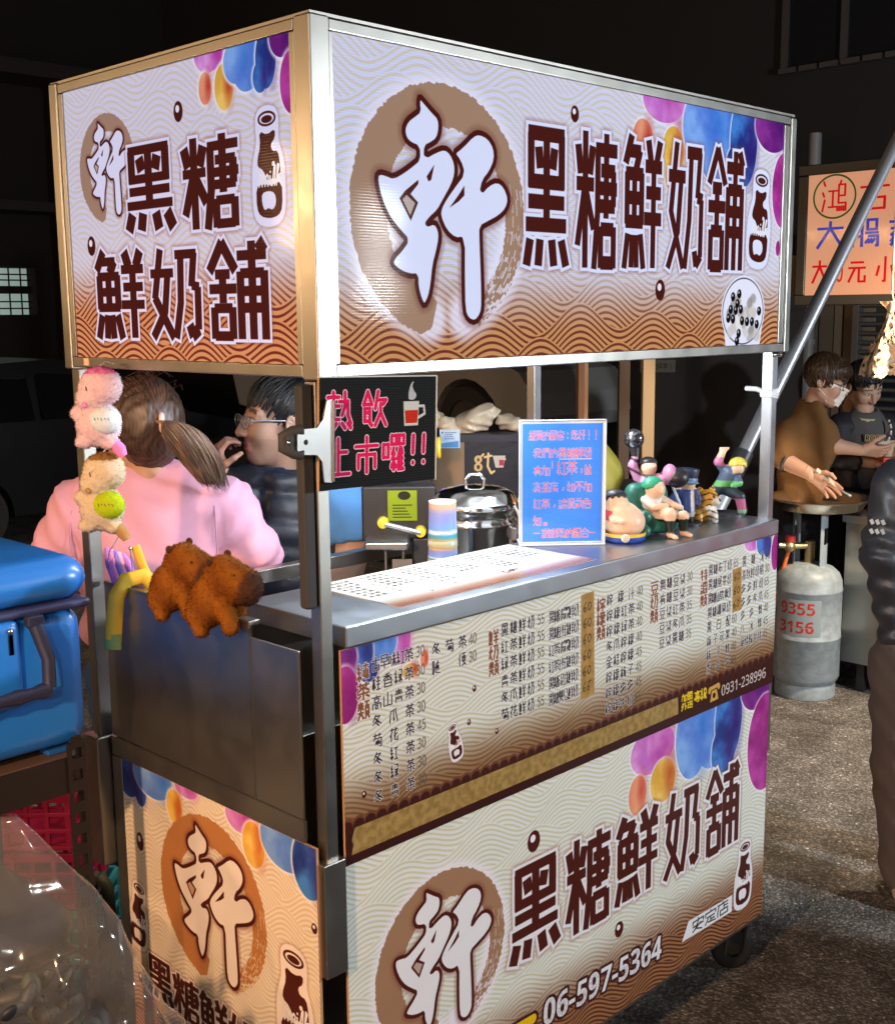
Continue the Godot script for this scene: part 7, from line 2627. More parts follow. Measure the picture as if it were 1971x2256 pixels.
func charm(at: Vector3, label: String, body: Color, cap: Color, bib: Color, tail: Color, fur: Material, seed_: int) -> void:
	var t := thing("plush_charm", label, "plush charm", at, FACING, "plush charms on the left post")
	var f := Fld.new(Vector3(-0.062, -0.082, -0.045), Vector3(0.062, 0.085, 0.055), 0.0032)
	f.ell(Vector3(0.004, 0.040, 0.006), Vector3(0.036, 0.034, 0.032), 0.006)
	f.ell(Vector3(-0.012, 0.018, 0.010), Vector3(0.026, 0.022, 0.026), 0.010)
	f.ell(Vector3(-0.004, -0.026, 0.004), Vector3(0.038, 0.040, 0.032), 0.006)
	f.ell(Vector3(-0.038, -0.006, 0.010), Vector3(0.012, 0.012, 0.012), 0.006)
	f.ell(Vector3(-0.028, -0.056, 0.012), Vector3(0.016, 0.012, 0.014), 0.006)
	f.ell(Vector3(0.016, -0.058, 0.012), Vector3(0.016, 0.012, 0.014), 0.006)
	f.warp(func(p: Vector3) -> float: return 0.001 * sin(p.x * 330.0 + 4.0 * sin(p.y * 90.0)) * sin(p.y * 300.0 + p.z * 250.0))
	var g := G.new()
	fuzz(g, f, 5200, 0.0036, seed_, func(p: Vector3, _n: Vector3) -> Color: return cap if p.y > 0.062 + 0.1 * maxf(0.0, p.x - 0.02) else body)
	obj("body", g, fur, t)
	g = G.new()
	f = Fld.new(Vector3(-0.05, -0.05, -0.045), Vector3(0.06, 0.03, 0.055), 0.003)
	f.ell(Vector3(0.012, -0.018, 0.020), Vector3(0.028, 0.025, 0.024), 0.006)
	fuzz(g, f, 1500, 0.0022, seed_ + 1, func(p: Vector3, _n: Vector3) -> Color: return bib)
	obj("bib", g, fur, t)
	g = G.new()
	for i in 5:
		g.col = Color(0.30, 0.10, 0.03) if bib.b < 0.1 else Color(0.10, 0.38, 0.60)
		g.tube([Vector3(0.000 + i * 0.006, -0.012, 0.0445 - absf(i - 2) * 0.001), Vector3(0.002 + i * 0.006, -0.017 + 0.002 * (i % 2), 0.0448 - absf(i - 2) * 0.001)], 0.0009, 5)
	obj("stitching", g, vmat(0.8), t)
	g = G.new()
	g.tube([Vector3(0.022, -0.058, 0.012), Vector3(0.034, -0.070, 0.014), Vector3(0.040, -0.082, 0.014)], [0.010, 0.011, 0.007], 10)
	obj("tail", g, cloth(tail), t)
	g = G.new()
	g.col = Color(0.04, 0.03, 0.03)
	g.tube([Vector3(-0.014, 0.042, 0.034), Vector3(-0.012, 0.034, 0.036)], 0.0013, 5)
	obj("eye", g, vmat(0.4), t)
	g = G.new()
	g.col = cap
	g.ell(Vector3(-0.018, 0.010, 0.036), Vector3(0.005, 0.005, 0.003))
	obj("nose", g, vmat(0.7), t)
	g = G.new()
	g.tube([Vector3(0.0, 0.072, 0.0), Vector3(0.01, 0.082, -0.01), Vector3(0.022, 0.078, -0.02)], 0.0012, 5)
	obj("loop", g, mat(Color(0.4, 0.4, 0.4), 0.5), t)


func straps() -> void:
	var t := thing("yellow_strap", "yellow and green strap folded over the top edge of the side panel", "strap", Vector3(-0.02, 1.135, -0.560), FACING)
	var g := G.new()
	var path := [Vector3(0.034, 0.075, 0.0), Vector3(0.046, 0.040, 0.004), Vector3(0.060, 0.010, 0.006)]
	g.tube(path, 0.0025, 10, true, 4.0)
	g.tube([Vector3(0.066, 0.004, 0.004), Vector3(0.050, 0.022, 0.012), Vector3(0.020, 0.016, 0.020), Vector3(0.002, -0.012, 0.024), Vector3(-0.004, -0.055, 0.024), Vector3(-0.008, -0.092, 0.024)], 0.0032, 12, true, 4.6)
	obj("ribbon", g, mat(Color(0.72, 0.48, 0.04), 0.6), t)
	g = G.new()
	g.tube([Vector3(-0.0075, -0.082, 0.0245), Vector3(-0.010, -0.110, 0.0245)], 0.0036, 12, true, 4.3)
	obj("green_end", g, mat(Color(0.24, 0.38, 0.14), 0.6), t)
	t = thing("squeaky_toy", "purple and pink rubber toy hanging behind the yellow strap", "toy", Vector3(-0.02, 1.165, -0.590), FACING)
	g = G.new()
	for i in 5:
		g.col = [Color(0.36, 0.14, 0.62), Color(0.72, 0.26, 0.60), Color(0.20, 0.16, 0.66), Color(0.76, 0.40, 0.66), Color(0.42, 0.16, 0.60)][i]
		g.tube([Vector3(-0.002 + i * 0.007, 0.038 - i * 0.003, 0.0), Vector3(0.004 + i * 0.008, 0.01, 0.006), Vector3(0.010 + i * 0.009, -0.030, 0.0)], [0.004, 0.009, 0.005], 8)
	obj("fold", g, vmat(0.4), t)
	g = G.new()
	g.tube([Vector3(0.050, -0.020, 0.01), Vector3(0.080, -0.026, 0.012)], 0.009, 10)
	obj("foot", g, mat(Color(0.72, 0.20, 0.50), 0.4), t)
	t = thing("wire_pin", "thin wire pin with a round head sticking up behind the side panel", "pin", Vector3(-0.012, 1.20, -0.545), FACING)
	g = G.new()
	g.tube([Vector3(-0.010, 0.028, 0), Vector3(-0.028, 0.0, 0), Vector3(-0.034, -0.03, 0)], 0.0011, 6)
	obj("wire", g, M.chrome, t)
	g = G.new()
	g.ell(Vector3(0.010, 0.006, 0), Vector3(0.0035, 0.0035, 0.0035))
	g.tube([Vector3(0.010, 0.004, 0), Vector3(0.012, -0.04, 0)], 0.0009, 6)
	obj("head", g, M.chrome, t)


func rounded_box(lo: Vector3, hi: Vector3, r: float, cell: float, more = null) -> G:
	var f := Fld.new(lo - Vector3(0.01, 0.01, 0.01), hi + Vector3(0.01, 0.01, 0.01), cell)
	var c := (lo + hi) * 0.5
	var b := (hi - lo) * 0.5 - Vector3(r, r, r)
	for z in f.nz:
		for y in f.ny:
			for x in f.nx:
				var p := f.o + Vector3(x, y, z) * cell - c
				var q := p.abs() - b
				f.d[(z * f.ny + y) * f.nx + x] = Vector3(maxf(q.x, 0), maxf(q.y, 0), maxf(q.z, 0)).length() + minf(maxf(q.x, maxf(q.y, q.z)), 0.0) - r
	if more != null:
		f.warp(more)
	var g := G.new()
	f.into(g)
	return g


func cooler() -> void:
	# front right corner at x -0.155, z -0.435
	var t := thing("cooler_box", "large blue cooler box with rounded lid and grey handle on the rack", "cooler", Vector3(-0.412, 0.905, -0.60))
	var blue := mat(Color(0.012, 0.17, 0.62), 0.28, 0.0, 0.5)
	blue.clearcoat_enabled = true
	blue.clearcoat = 0.35
	var g := rounded_box(Vector3(-0.275, 0.0, -0.165), Vector3(0.262, 0.240, 0.156), 0.035, 0.010)
	obj("tub", g, blue, t)
	g = rounded_box(Vector3(-0.29, 0.250, -0.18), Vector3(0.277, 0.325, 0.168), 0.042, 0.009)
	obj("lid", g, blue, t)
	g = rounded_box(Vector3(-0.285, 0.2365, -0.174), Vector3(0.271, 0.2525, 0.163), 0.007, 0.0045)
	obj("seal", g, mat(Color(0.02, 0.025, 0.09), 0.5), t)
	g = rounded_box(Vector3(-0.145, 0.09, 0.135), Vector3(0.145, 0.238, 0.166), 0.012, 0.008)
	obj("latch_plate", g, blue, t)
	g = G.new()
	for i in 4:
		for s in [0.10, 0.125]:
			g.box(Vector3(s, 0.20, 0.1665), Vector3(0.008, 0.034, 0.003), 0.001)
	obj("slot", g, mat(Color(0.01, 0.05, 0.16), 0.5), t)
	g = G.new()
	for s in [0.10, 0.125]:
		g.ell(Vector3(s, 0.222, 0.168), Vector3(0.0045, 0.0045, 0.003))
	obj("rivet", g, M.steel_bright, t)
	var grey := mat(Color(0.022, 0.026, 0.065), 0.4)
	g = G.new()
	g.tube([Vector3(0.165, 0.225, 0.172), Vector3(0.176, 0.17, 0.186), Vector3(0.172, 0.125, 0.192)], [0.012, 0.011, 0.011], 10)
	var p := []
	var r := []
	for i in 15:
		p.append(Vector3(0.172 - i * 0.0135, 0.122 - 0.002 * sin(i * 0.2), 0.193))
		r.append(0.0115 + 0.002 * sin(i * 1.9))
	g.tube(p, r, 12)
	obj("handle", g, grey, t)
	g = G.new()
	g.box(Vector3(0.165, 0.232, 0.168), Vector3(0.03, 0.022, 0.02), 0.005)
	obj("hinge", g, grey, t)


func rack() -> void:
	var dark := mat(Color(0.012, 0.009, 0.009), 0.5)
	var t := thing("slotted_rack", "dark slotted steel rack carrying the blue cooler", "rack", Vector3(0, 0, 0))
	var g: G
	for q in [Vector3(-0.188, 0, -0.432), Vector3(-0.188, 0, -0.78), Vector3(-0.72, 0, -0.432), Vector3(-0.72, 0, -0.78)]:
		var up := Node3D.new()
		up.name = "upright"
		t.add_child(up, true)
		g = G.new()
		# an angle with punched slots: bars between the holes
		var top := 0.918
		g.box(q + Vector3(-0.013, top * 0.5, 0.0), Vector3(0.008, top, 0.003), 0)
		g.box(q + Vector3(0.013, top * 0.5, 0.0), Vector3(0.008, top, 0.003), 0)
		var y := 0.0
		while y < top:
			g.box(q + Vector3(0, y + 0.006, 0.0), Vector3(0.018, 0.020, 0.003), 0)
			y += 0.038
		g.box(q + Vector3(0.0155, top * 0.5, -0.016), Vector3(0.003, top, 0.030), 0)
		obj("angle", g, dark, up)
	for zz in [-0.4375, -0.785]:
		g = G.new()
		g.box(Vector3(-0.455, 0.862, zz), Vector3(0.548, 0.062, 0.006), 0.001)
		obj("beam", g, dark, t)
		g = G.new()
		g.box(Vector3(-0.455, 0.30, zz), Vector3(0.548, 0.05, 0.006), 0.001)
		obj("beam", g, dark, t)
	g = G.new()
	g.box(Vector3(-0.449, 0.888, -0.612), Vector3(0.52, 0.012, 0.335), 0.001)
	obj("shelf", g, mat(Color(0.10, 0.055, 0.035), 0.6), t)
	g = G.new()
	g.box(Vector3(-0.449, 0.328, -0.612), Vector3(0.52, 0.012, 0.335), 0.001)
	obj("shelf", g, mat(Color(0.10, 0.055, 0.035), 0.6), t)
	for x in [-0.35, -0.20]:
		g = G.new()
		g.box(Vector3(x, 0.899, -0.49), Vector3(0.05, 0.0105, 0.06), 0.003)
		obj("pad", g, mat(Color(0.01, 0.10, 0.34), 0.5), t)
	# a second cooler below, crates behind it
	t = thing("cooler_box", "dark navy cooler box with rounded lid on the lower shelf of the rack", "cooler", Vector3(-0.33, 0.3345, -0.60))
	var navy := mat(Color(0.015, 0.025, 0.055), 0.35)
	g = rounded_box(Vector3(-0.2, 0.0, -0.13), Vector3(0.14, 0.19, 0.13), 0.03, 0.012)
	obj("tub", g, navy, t)
	g = rounded_box(Vector3(-0.21, 0.20, -0.14), Vector3(0.15, 0.285, 0.14), 0.045, 0.012)
	obj("lid", g, navy, t)
	g = G.new()
	g.box(Vector3(-0.03, 0.195, 0.0), Vector3(0.345, 0.012, 0.265), 0.005)
	obj("seal", g, M.black_plastic, t)
	crate(Vector3(-0.030, 0.602, -0.985), Color(0.46, 0.012, 0.05), "red plastic crate topmost of the stack behind the rack")
	crate(Vector3(-0.022, 0.470, -0.985), Color(0.42, 0.012, 0.05), "second red plastic crate, right under the topmost red one")
	crate(Vector3(0.0, 0.338, -0.985), Color(0.06, 0.34, 0.30), "pale teal plastic crate under the two red crates")
	crate(Vector3(-0.01, 0.206, -0.985), Color(0.04, 0.20, 0.24), "dark teal plastic crate under the pale teal one")
	crate(Vector3(-0.01, 0.074, -0.985), Color(0.03, 0.06, 0.12), "navy plastic crate lowest of the stack on the ground")
	t = thing("folding_chair", "folded khaki chair leaning between the rack and the cart", "chair", Vector3(0.06, 0.0, -0.86), FACING)
	var khaki := mat(Color(0.10, 0.085, 0.035), 0.7)
	for s in [-1, 1]:
		g = G.new()
		g.tube([Vector3(s * 0.034 + 0.01, 0.02, 0.02), Vector3(s * 0.030, 0.25, 0.0), Vector3(s * 0.018, 0.41, -0.02), Vector3(0.0, 0.44, -0.02)], 0.014, 8)
		obj("leg", g, khaki, t)
	g = G.new()
	g.box(Vector3(0.0, 0.20, 0.0), Vector3(0.05, 0.25, 0.02), 0.006)
	obj("seat", g, khaki, t)
	# clear bag in front
	t = thing("clear_plastic_bag", "clear crumpled plastic bag standing in the lower left foreground", "plastic bag", Vector3(-0.455, 0.42, -0.125), FACING)
	var film := mat(Color(0.85, 0.87, 0.9), 0.10)
	film.transparency = BaseMaterial3D.TRANSPARENCY_ALPHA
	film.albedo_color.a = 0.035
	film.metallic_specular = 0.9
	var nz := FastNoiseLite.new()
	nz.seed = 3
	nz.frequency = 5.0
	nz.fractal_octaves = 3
	g = G.new()
	g.surf(60, 60, func(u: float, v: float) -> Vector3:
		var a := TAU * u
		var w := lerpf(0.012, 0.27, pow(v, 0.95))
		var e := Vector3(cos(a) * w * 1.15, lerpf(0.545, 0.0, v), sin(a) * w * 0.5)
		var k := nz.get_noise_3d(e.x, e.y, e.z)
		return e + Vector3(cos(a), 0.2, sin(a)) * (0.055 * k * (0.15 + v) - 0.012 * absf(sin(a * 4.0 + v * 3.0)) * v) + Vector3(0.05, 0, 0) * sin(v * 3.0))
	obj("film", g, film, t)
	t = thing("produce_heap", "dark greens and clutter inside the clear plastic bag", "vegetables", Vector3(-0.455, 0.425, -0.125), FACING)
	g = G.new()
	var rng := RandomNumberGenerator.new()
	rng.seed = 12
	for i in 160:
		g.col = [Color(0.010, 0.022, 0.008), Color(0.006, 0.009, 0.010), Color(0.022, 0.016, 0.010), Color(0.010, 0.012, 0.022)][i % 4]
		g.ell(Vector3(rng.randf_range(-0.10, 0.10), rng.randf_range(0.0, 0.30), rng.randf_range(-0.05, 0.06)), Vector3(rng.randf_range(0.010, 0.026), rng.randf_range(0.004, 0.010), rng.randf_range(0.008, 0.020)), Basis(Vector3(rng.randf(), rng.randf(), rng.randf()).normalized(), rng.randf() * 3.0), 10, 6)
	var leaf := obj("leaf", g, vmat(0.6), t)
	leaf.set_meta("kind", "stuff")
	t = thing("stand_table", "low dark table under the clear plastic bag", "table", Vector3(-0.52, 0.0, -0.07), FACING)
	g = G.new()
	g.box(Vector3(0, 0.408, 0), Vector3(0.66, 0.02, 0.36), 0.004)
	obj("tabletop", g, dark, t)
	for sx in [-1, 1]:
		for sz in [-1, 1]:
			g = G.new()
			g.box(Vector3(sx * 0.30, 0.2, sz * 0.15), Vector3(0.03, 0.4, 0.03), 0.003)
			obj("leg", g, dark, t)


func crate(at: Vector3, c: Color, label: String) -> void:
	var t := thing("plastic_crate", label, "crate", at - Vector3(0, 0.064, 0), FACING, "crates stacked behind the rack")
	var m := mat(c, 0.45)
	var w := 0.27
	var d := 0.20
	var h := 0.128
	var g := G.new()
	g.box(Vector3(0, 0.006, 0), Vector3(w - 0.02, 0.012, d - 0.02), 0.002)
	obj("base", g, m, t)
	for s in [[Vector3(0, 0, d * 0.5), 0.0, w], [Vector3(0, 0, -d * 0.5), 0.0, w], [Vector3(w * 0.5, 0, 0), PI / 2, d], [Vector3(-w * 0.5, 0, 0), PI / 2, d]]:
		g = G.new()
		g.xf = Transform3D(Basis(Vector3.UP, s[1]), s[0])
		for y in [0.008, 0.045, 0.080, h - 0.012]:
			g.box(Vector3(0, y, 0), Vector3(s[2] - 0.004, 0.010 if y < 0.1 else 0.020, 0.010), 0.002)
		var n := int(s[2] / 0.045)
		for i in n + 1:
			g.box(Vector3(lerpf(-s[2] * 0.5 + 0.008, s[2] * 0.5 - 0.008, float(i) / n), h * 0.5, 0.0), Vector3(0.010, h - 0.02, 0.008), 0.001)
		obj("side", g, m, t)


# ------------------------------------------------------------------ what stands behind the counter
func stall_back() -> void:
	var t := thing("sealing_machine", "black cup sealing machine with steel plates and yellow knobs behind the counter", "machine", Vector3(0.74, 0.8752, -0.60), FACING)
	var g := G.new()
	g.box(Vector3(0.055, 0.12, -0.04), Vector3(0.09, 0.24, 0.10), 0.006)
	g.box(Vector3(-0.02, 0.29, -0.05), Vector3(0.17, 0.13, 0.06), 0.006)
	obj("housing", g, M.black_plastic, t)
	g = G.new()
	g.box(Vector3(-0.045, 0.232, 0.02), Vector3(0.10, 0.020, 0.10), 0.006)
	g.box(Vector3(-0.03, 0.14, 0.02), Vector3(0.075, 0.008, 0.075), 0.002)
	for x in [-0.05, -0.01]:
		g.tube([Vector3(x, 0.145, 0.0), Vector3(x, 0.225, 0.0)], 0.004, 8)
	g.box(Vector3(-0.012, 0.170, 0.03), Vector3(0.045, 0.05, 0.002), 0)
	obj("press_plate", g, M.steel_bright, t)
	for x in [-0.055, 0.03]:
		g = G.new()
		g.xf = Transform3D(Basis(Vector3.RIGHT, PI / 2), Vector3(x, 0.275 - (x + 0.055) * 0.25, 0.0))
		g.lathe([Vector2(0, 0.018), Vector2(0.012, 0.016), Vector2(0.014, 0.0), Vector2(0.010, -0.02)], 16)
		obj("knob", g, mat(Color(0.72, 0.55, 0.05), 0.35), t)
	var cv := Cv.new(60, 70, 3.0, Color(0.50, 0.58, 0.10))
	for y in 5:
		cv.seg(Vector2(10, 34 + y * 7), Vector2(50 - (y * 13) % 17, 34 + y * 7), 1.2)
	cv.disc(Vector2(34, 12), 13, 10)
	cv.ink(Color(0.10, 0.12, 0.05))
	g = G.new()
	g.quad(Vector3(-0.045, 0.345, -0.018), Vector3(0.022, 0.345, -0.018), Vector3(0.022, 0.275, -0.018), Vector3(-0.045, 0.275, -0.018), true)
	obj("label_panel", g, printed(cv.tex()), t)
	g = G.new()
	g.tube([Vector3(-0.05, 0.272, 0.012), Vector3(0.03, 0.251, 0.012)], 0.007, 10)
	obj("roller", g, M.steel_bright, t)
	# shelf table at the back with boxes
	t = thing("back_table", "plain dark table behind the cart carrying boxes and bags", "table", Vector3(1.42, 0, -0.98), FACING)
	var dark := mat(Color(0.05, 0.045, 0.04), 0.5)
	g = G.new()
	g.box(Vector3(0, 1.105, 0), Vector3(0.95, 0.022, 0.36), 0.003)
	obj("tabletop", g, dark, t)
	for sx in [-1, 1]:
		for sz in [-1, 1]:
			g = G.new()
			g.box(Vector3(sx * 0.45, 0.547, sz * 0.15), Vector3(0.03, 1.094, 0.03), 0.003)
			obj("leg", g, dark, t)
	t = thing("gift_box", "dark navy box with gold figure and cup printed on its side", "box", Vector3(1.37, 1.1165, -0.93), FACING)
	cv = Cv.new(170, 130, 2.0, Color(0.035, 0.05, 0.12))
	latin(cv, "8", 44, 84, 44, 0.8, Color(0.80, 0.68, 0.45), 0, Color(), true)
	for q in [[74, 44, 92, 40], [84, 34, 82, 70], [82, 70, 92, 90], [92, 90, 100, 84], [66, 40, 70, 36], [126, 46, 130, 50]]:
		cv.seg(Vector2(q[0], q[1]), Vector2(q[2], q[3]), 3.2, 0, 0, true)
	cv.ink(Color(0.80, 0.70, 0.48))
	cv.poly(PackedVector2Array([Vector2(96, 40), Vector2(132, 40), Vector2(126, 74), Vector2(104, 74)]))
	cv.ink(Color(0.70, 0.68, 0.64))
	cv.poly(PackedVector2Array([Vector2(114, 52), Vector2(128, 52), Vector2(127, 68), Vector2(114, 68)]))
	cv.ink(Color(0.60, 0.10, 0.25))
	g = G.new()
	g.box(Vector3(0, 0.085, 0), Vector3(0.17, 0.17, 0.12), 0.002)
	obj("carton", g, mat(Color(0.006, 0.008, 0.02), 0.5), t)
	g = G.new()
	g.quad(Vector3(-0.084, 0.150, 0.0606), Vector3(0.084, 0.150, 0.0606), Vector3(0.084, 0.022, 0.0606), Vector3(-0.084, 0.022, 0.0606), true)
	obj("print", g, printed(cv.tex(), 0.4), t)
	t = thing("cardboard_box", "plain brown cardboard box with a pale blue label beside the navy box", "box", Vector3(1.27, 1.1165, -1.03), FACING)
	g = G.new()
	g.box(Vector3(0, 0.075, 0), Vector3(0.15, 0.15, 0.12), 0.002)
	obj("carton", g, mat(Color(0.22, 0.14, 0.08), 0.8), t)
	cv = Cv.new(60, 56, 2.5, Color(0.72, 0.82, 0.92))
	for y in 4:
		cv.seg(Vector2(14, 10 + y * 6), Vector2(50 - (y * 11) % 13, 10 + y * 6), 1.0)
	cv.disc(Vector2(8, 10), 3, 3)
	cv.ink(Color(0.15, 0.35, 0.65))
	cv.poly(PackedVector2Array([Vector2(4, 42), Vector2(56, 34), Vector2(56, 54), Vector2(4, 54)]))
	cv.ink(Color(0.35, 0.60, 0.85))
	g = G.new()
	g.quad(Vector3(0.006, 0.185, 0.0612), Vector3(0.062, 0.185, 0.0612), Vector3(0.062, 0.133, 0.0612), Vector3(0.006, 0.133, 0.0612), true)
	obj("label_card", g, printed(cv.tex(), 0.4), t)
	# wrapped bundles on the boxes
	var film := mat(Color(0.52, 0.42, 0.30), 0.22)
	var i := 0
	for q in [[Vector3(1.24, 1.33, -1.06), Vector3(0.05, 0.055, 0.03), 0.2, "tan wrapped bundle standing at the left behind the pot"], [Vector3(1.36, 1.318, -0.97), Vector3(0.075, 0.036, 0.045), 0.5, "tan plastic-wrapped bundle lying on the navy box"], [Vector3(1.30, 1.305, -1.02), Vector3(0.05, 0.026, 0.04), -0.6, "smaller tan wrapped bundle leaning on the larger one"], [Vector3(1.45, 1.305, -0.90), Vector3(0.06, 0.024, 0.04), -0.3, "flat tan wrapped bundle right of the larger one"]]:
		var f := Fld.new(Vector3(-0.09, -0.08, -0.08), Vector3(0.09, 0.08, 0.08), 0.006)
		f.ell(Vector3(), q[1], 0.0, Basis(Vector3.BACK, q[2]))
		f.warp(func(p: Vector3) -> float: return 0.007 * sin(p.x * 90.0 + 3.0 * sin(p.y * 60.0 + i)) * sin(p.y * 110.0 + p.z * 70.0 + i))
		g = G.new()
		f.into(g)
		var b := single("wrapped_bundle", g, film, q[3], "bundle", "wrapped bundles on the boxes")
		b.position = q[0]
		b.rotation.y = FACING
		i += 1
	t = thing("toy_ball", "purple and blue patterned toy ball with a yellow ring behind the black board", "ball", Vector3(1.10, 1.262, -0.93), FACING)
	g = G.new()
	var f2 := Fld.new(Vector3(-0.06, -0.06, -0.06), Vector3(0.06, 0.06, 0.06), 0.0042)
	f2.ell(Vector3(), Vector3(0.046, 0.050, 0.046), 0.0)
	f2.into(g, func(p: Vector3, _n: Vector3) -> Color:
		var a := sin(atan2(p.x, p.z) * 6.0) * sin(p.y * 110.0)
		return Color(0.65, 0.62, 0.75) if a > 0.45 else (Color(0.10, 0.10, 0.45) if a > -0.3 else Color(0.28, 0.08, 0.40)))
	obj("ball", g, vmat(0.35), t)
	g = G.new()
	var ring := []
	for k in 17:
		ring.append(Vector3(0.052, 0.004 + 0.024 * cos(TAU * k / 16.0), 0.010 + 0.020 * sin(TAU * k / 16.0)))
	g.tube(ring, 0.006, 8, false)
	obj("ring", g, mat(Color(0.78, 0.58, 0.03), 0.4), t)
	g = G.new()
	g.box(Vector3(0, -0.098, 0), Vector3(0.07, 0.10, 0.06), 0.004)
	obj("pedestal", g, M.black_plastic, t)
	t = thing("green_bag", "yellow-green cloth bag slumped behind the blue notice", "bag", Vector3(1.50, 1.1165, -0.66), FACING)
	f2 = Fld.new(Vector3(-0.11, -0.01, -0.09), Vector3(0.11, 0.19, 0.09), 0.007)
	f2.ell(Vector3(0, 0.055, 0), Vector3(0.085, 0.085, 0.06), 0.03)
	f2.ell(Vector3(-0.016, 0.125, 0), Vector3(0.045, 0.055, 0.04), 0.05)
	f2.below(func(p: Vector3) -> float: return 0.002 - p.y)
	f2.warp(func(p: Vector3) -> float: return 0.003 * sin(p.y * 70.0 + p.x * 80.0))
	g = G.new()
	f2.into(g)
	obj("sack", g, mat(Color(0.30, 0.27, 0.03), 0.6), t)
	# tent leg tied to the right post
	t = thing("tent_leg", "slanting grey steel tent leg tied to the right post of the cart", "tent pole")
	g = G.new()
	g.tube([Vector3(1.640, 1.221, -0.2913), Vector3(2.39147, 2.3, -0.15005)], 0.0185, 20)
	obj("upper_tube", g, mat(Color(0.30, 0.31, 0.34), 0.38, 0.5), t)
	g = G.new()
	g.tube([Vector3(1.619, 1.191, -0.2952), Vector3(1.661, 1.251, -0.2873)], 0.0255, 20)
	obj("joint", g, M.black_plastic, t)
	g = G.new()
	g.tube([Vector3(0.803, 0.02, -0.4485), Vector3(1.630, 1.207, -0.2932)], 0.0230, 20)
	obj("lower_tube", g, mat(Color(0.42, 0.43, 0.46), 0.38, 0.4), t)
	t = thing("white_tie", "white tape wound round the right post and the tent leg", "tie", Vector3(1.349, 1.4315, -0.043))
	g = G.new()
	for k in 4:
		g.box(Vector3(0, -0.008 + k * 0.005, 0), Vector3(0.030 + 0.002 * (k % 2), 0.0065, 0.031 + 0.002 * (k % 2)), 0.002, Basis(Vector3.BACK, 0.08 * (k - 1.5)))
	g.tube([Vector3(0.014, 0.0, -0.016), Vector3(0.03, 0.006, -0.05), Vector3(0.035, 0.006, -0.08)], 0.006, 8)
	obj("tape", g, mat(Color(0.74, 0.75, 0.76), 0.4), t)

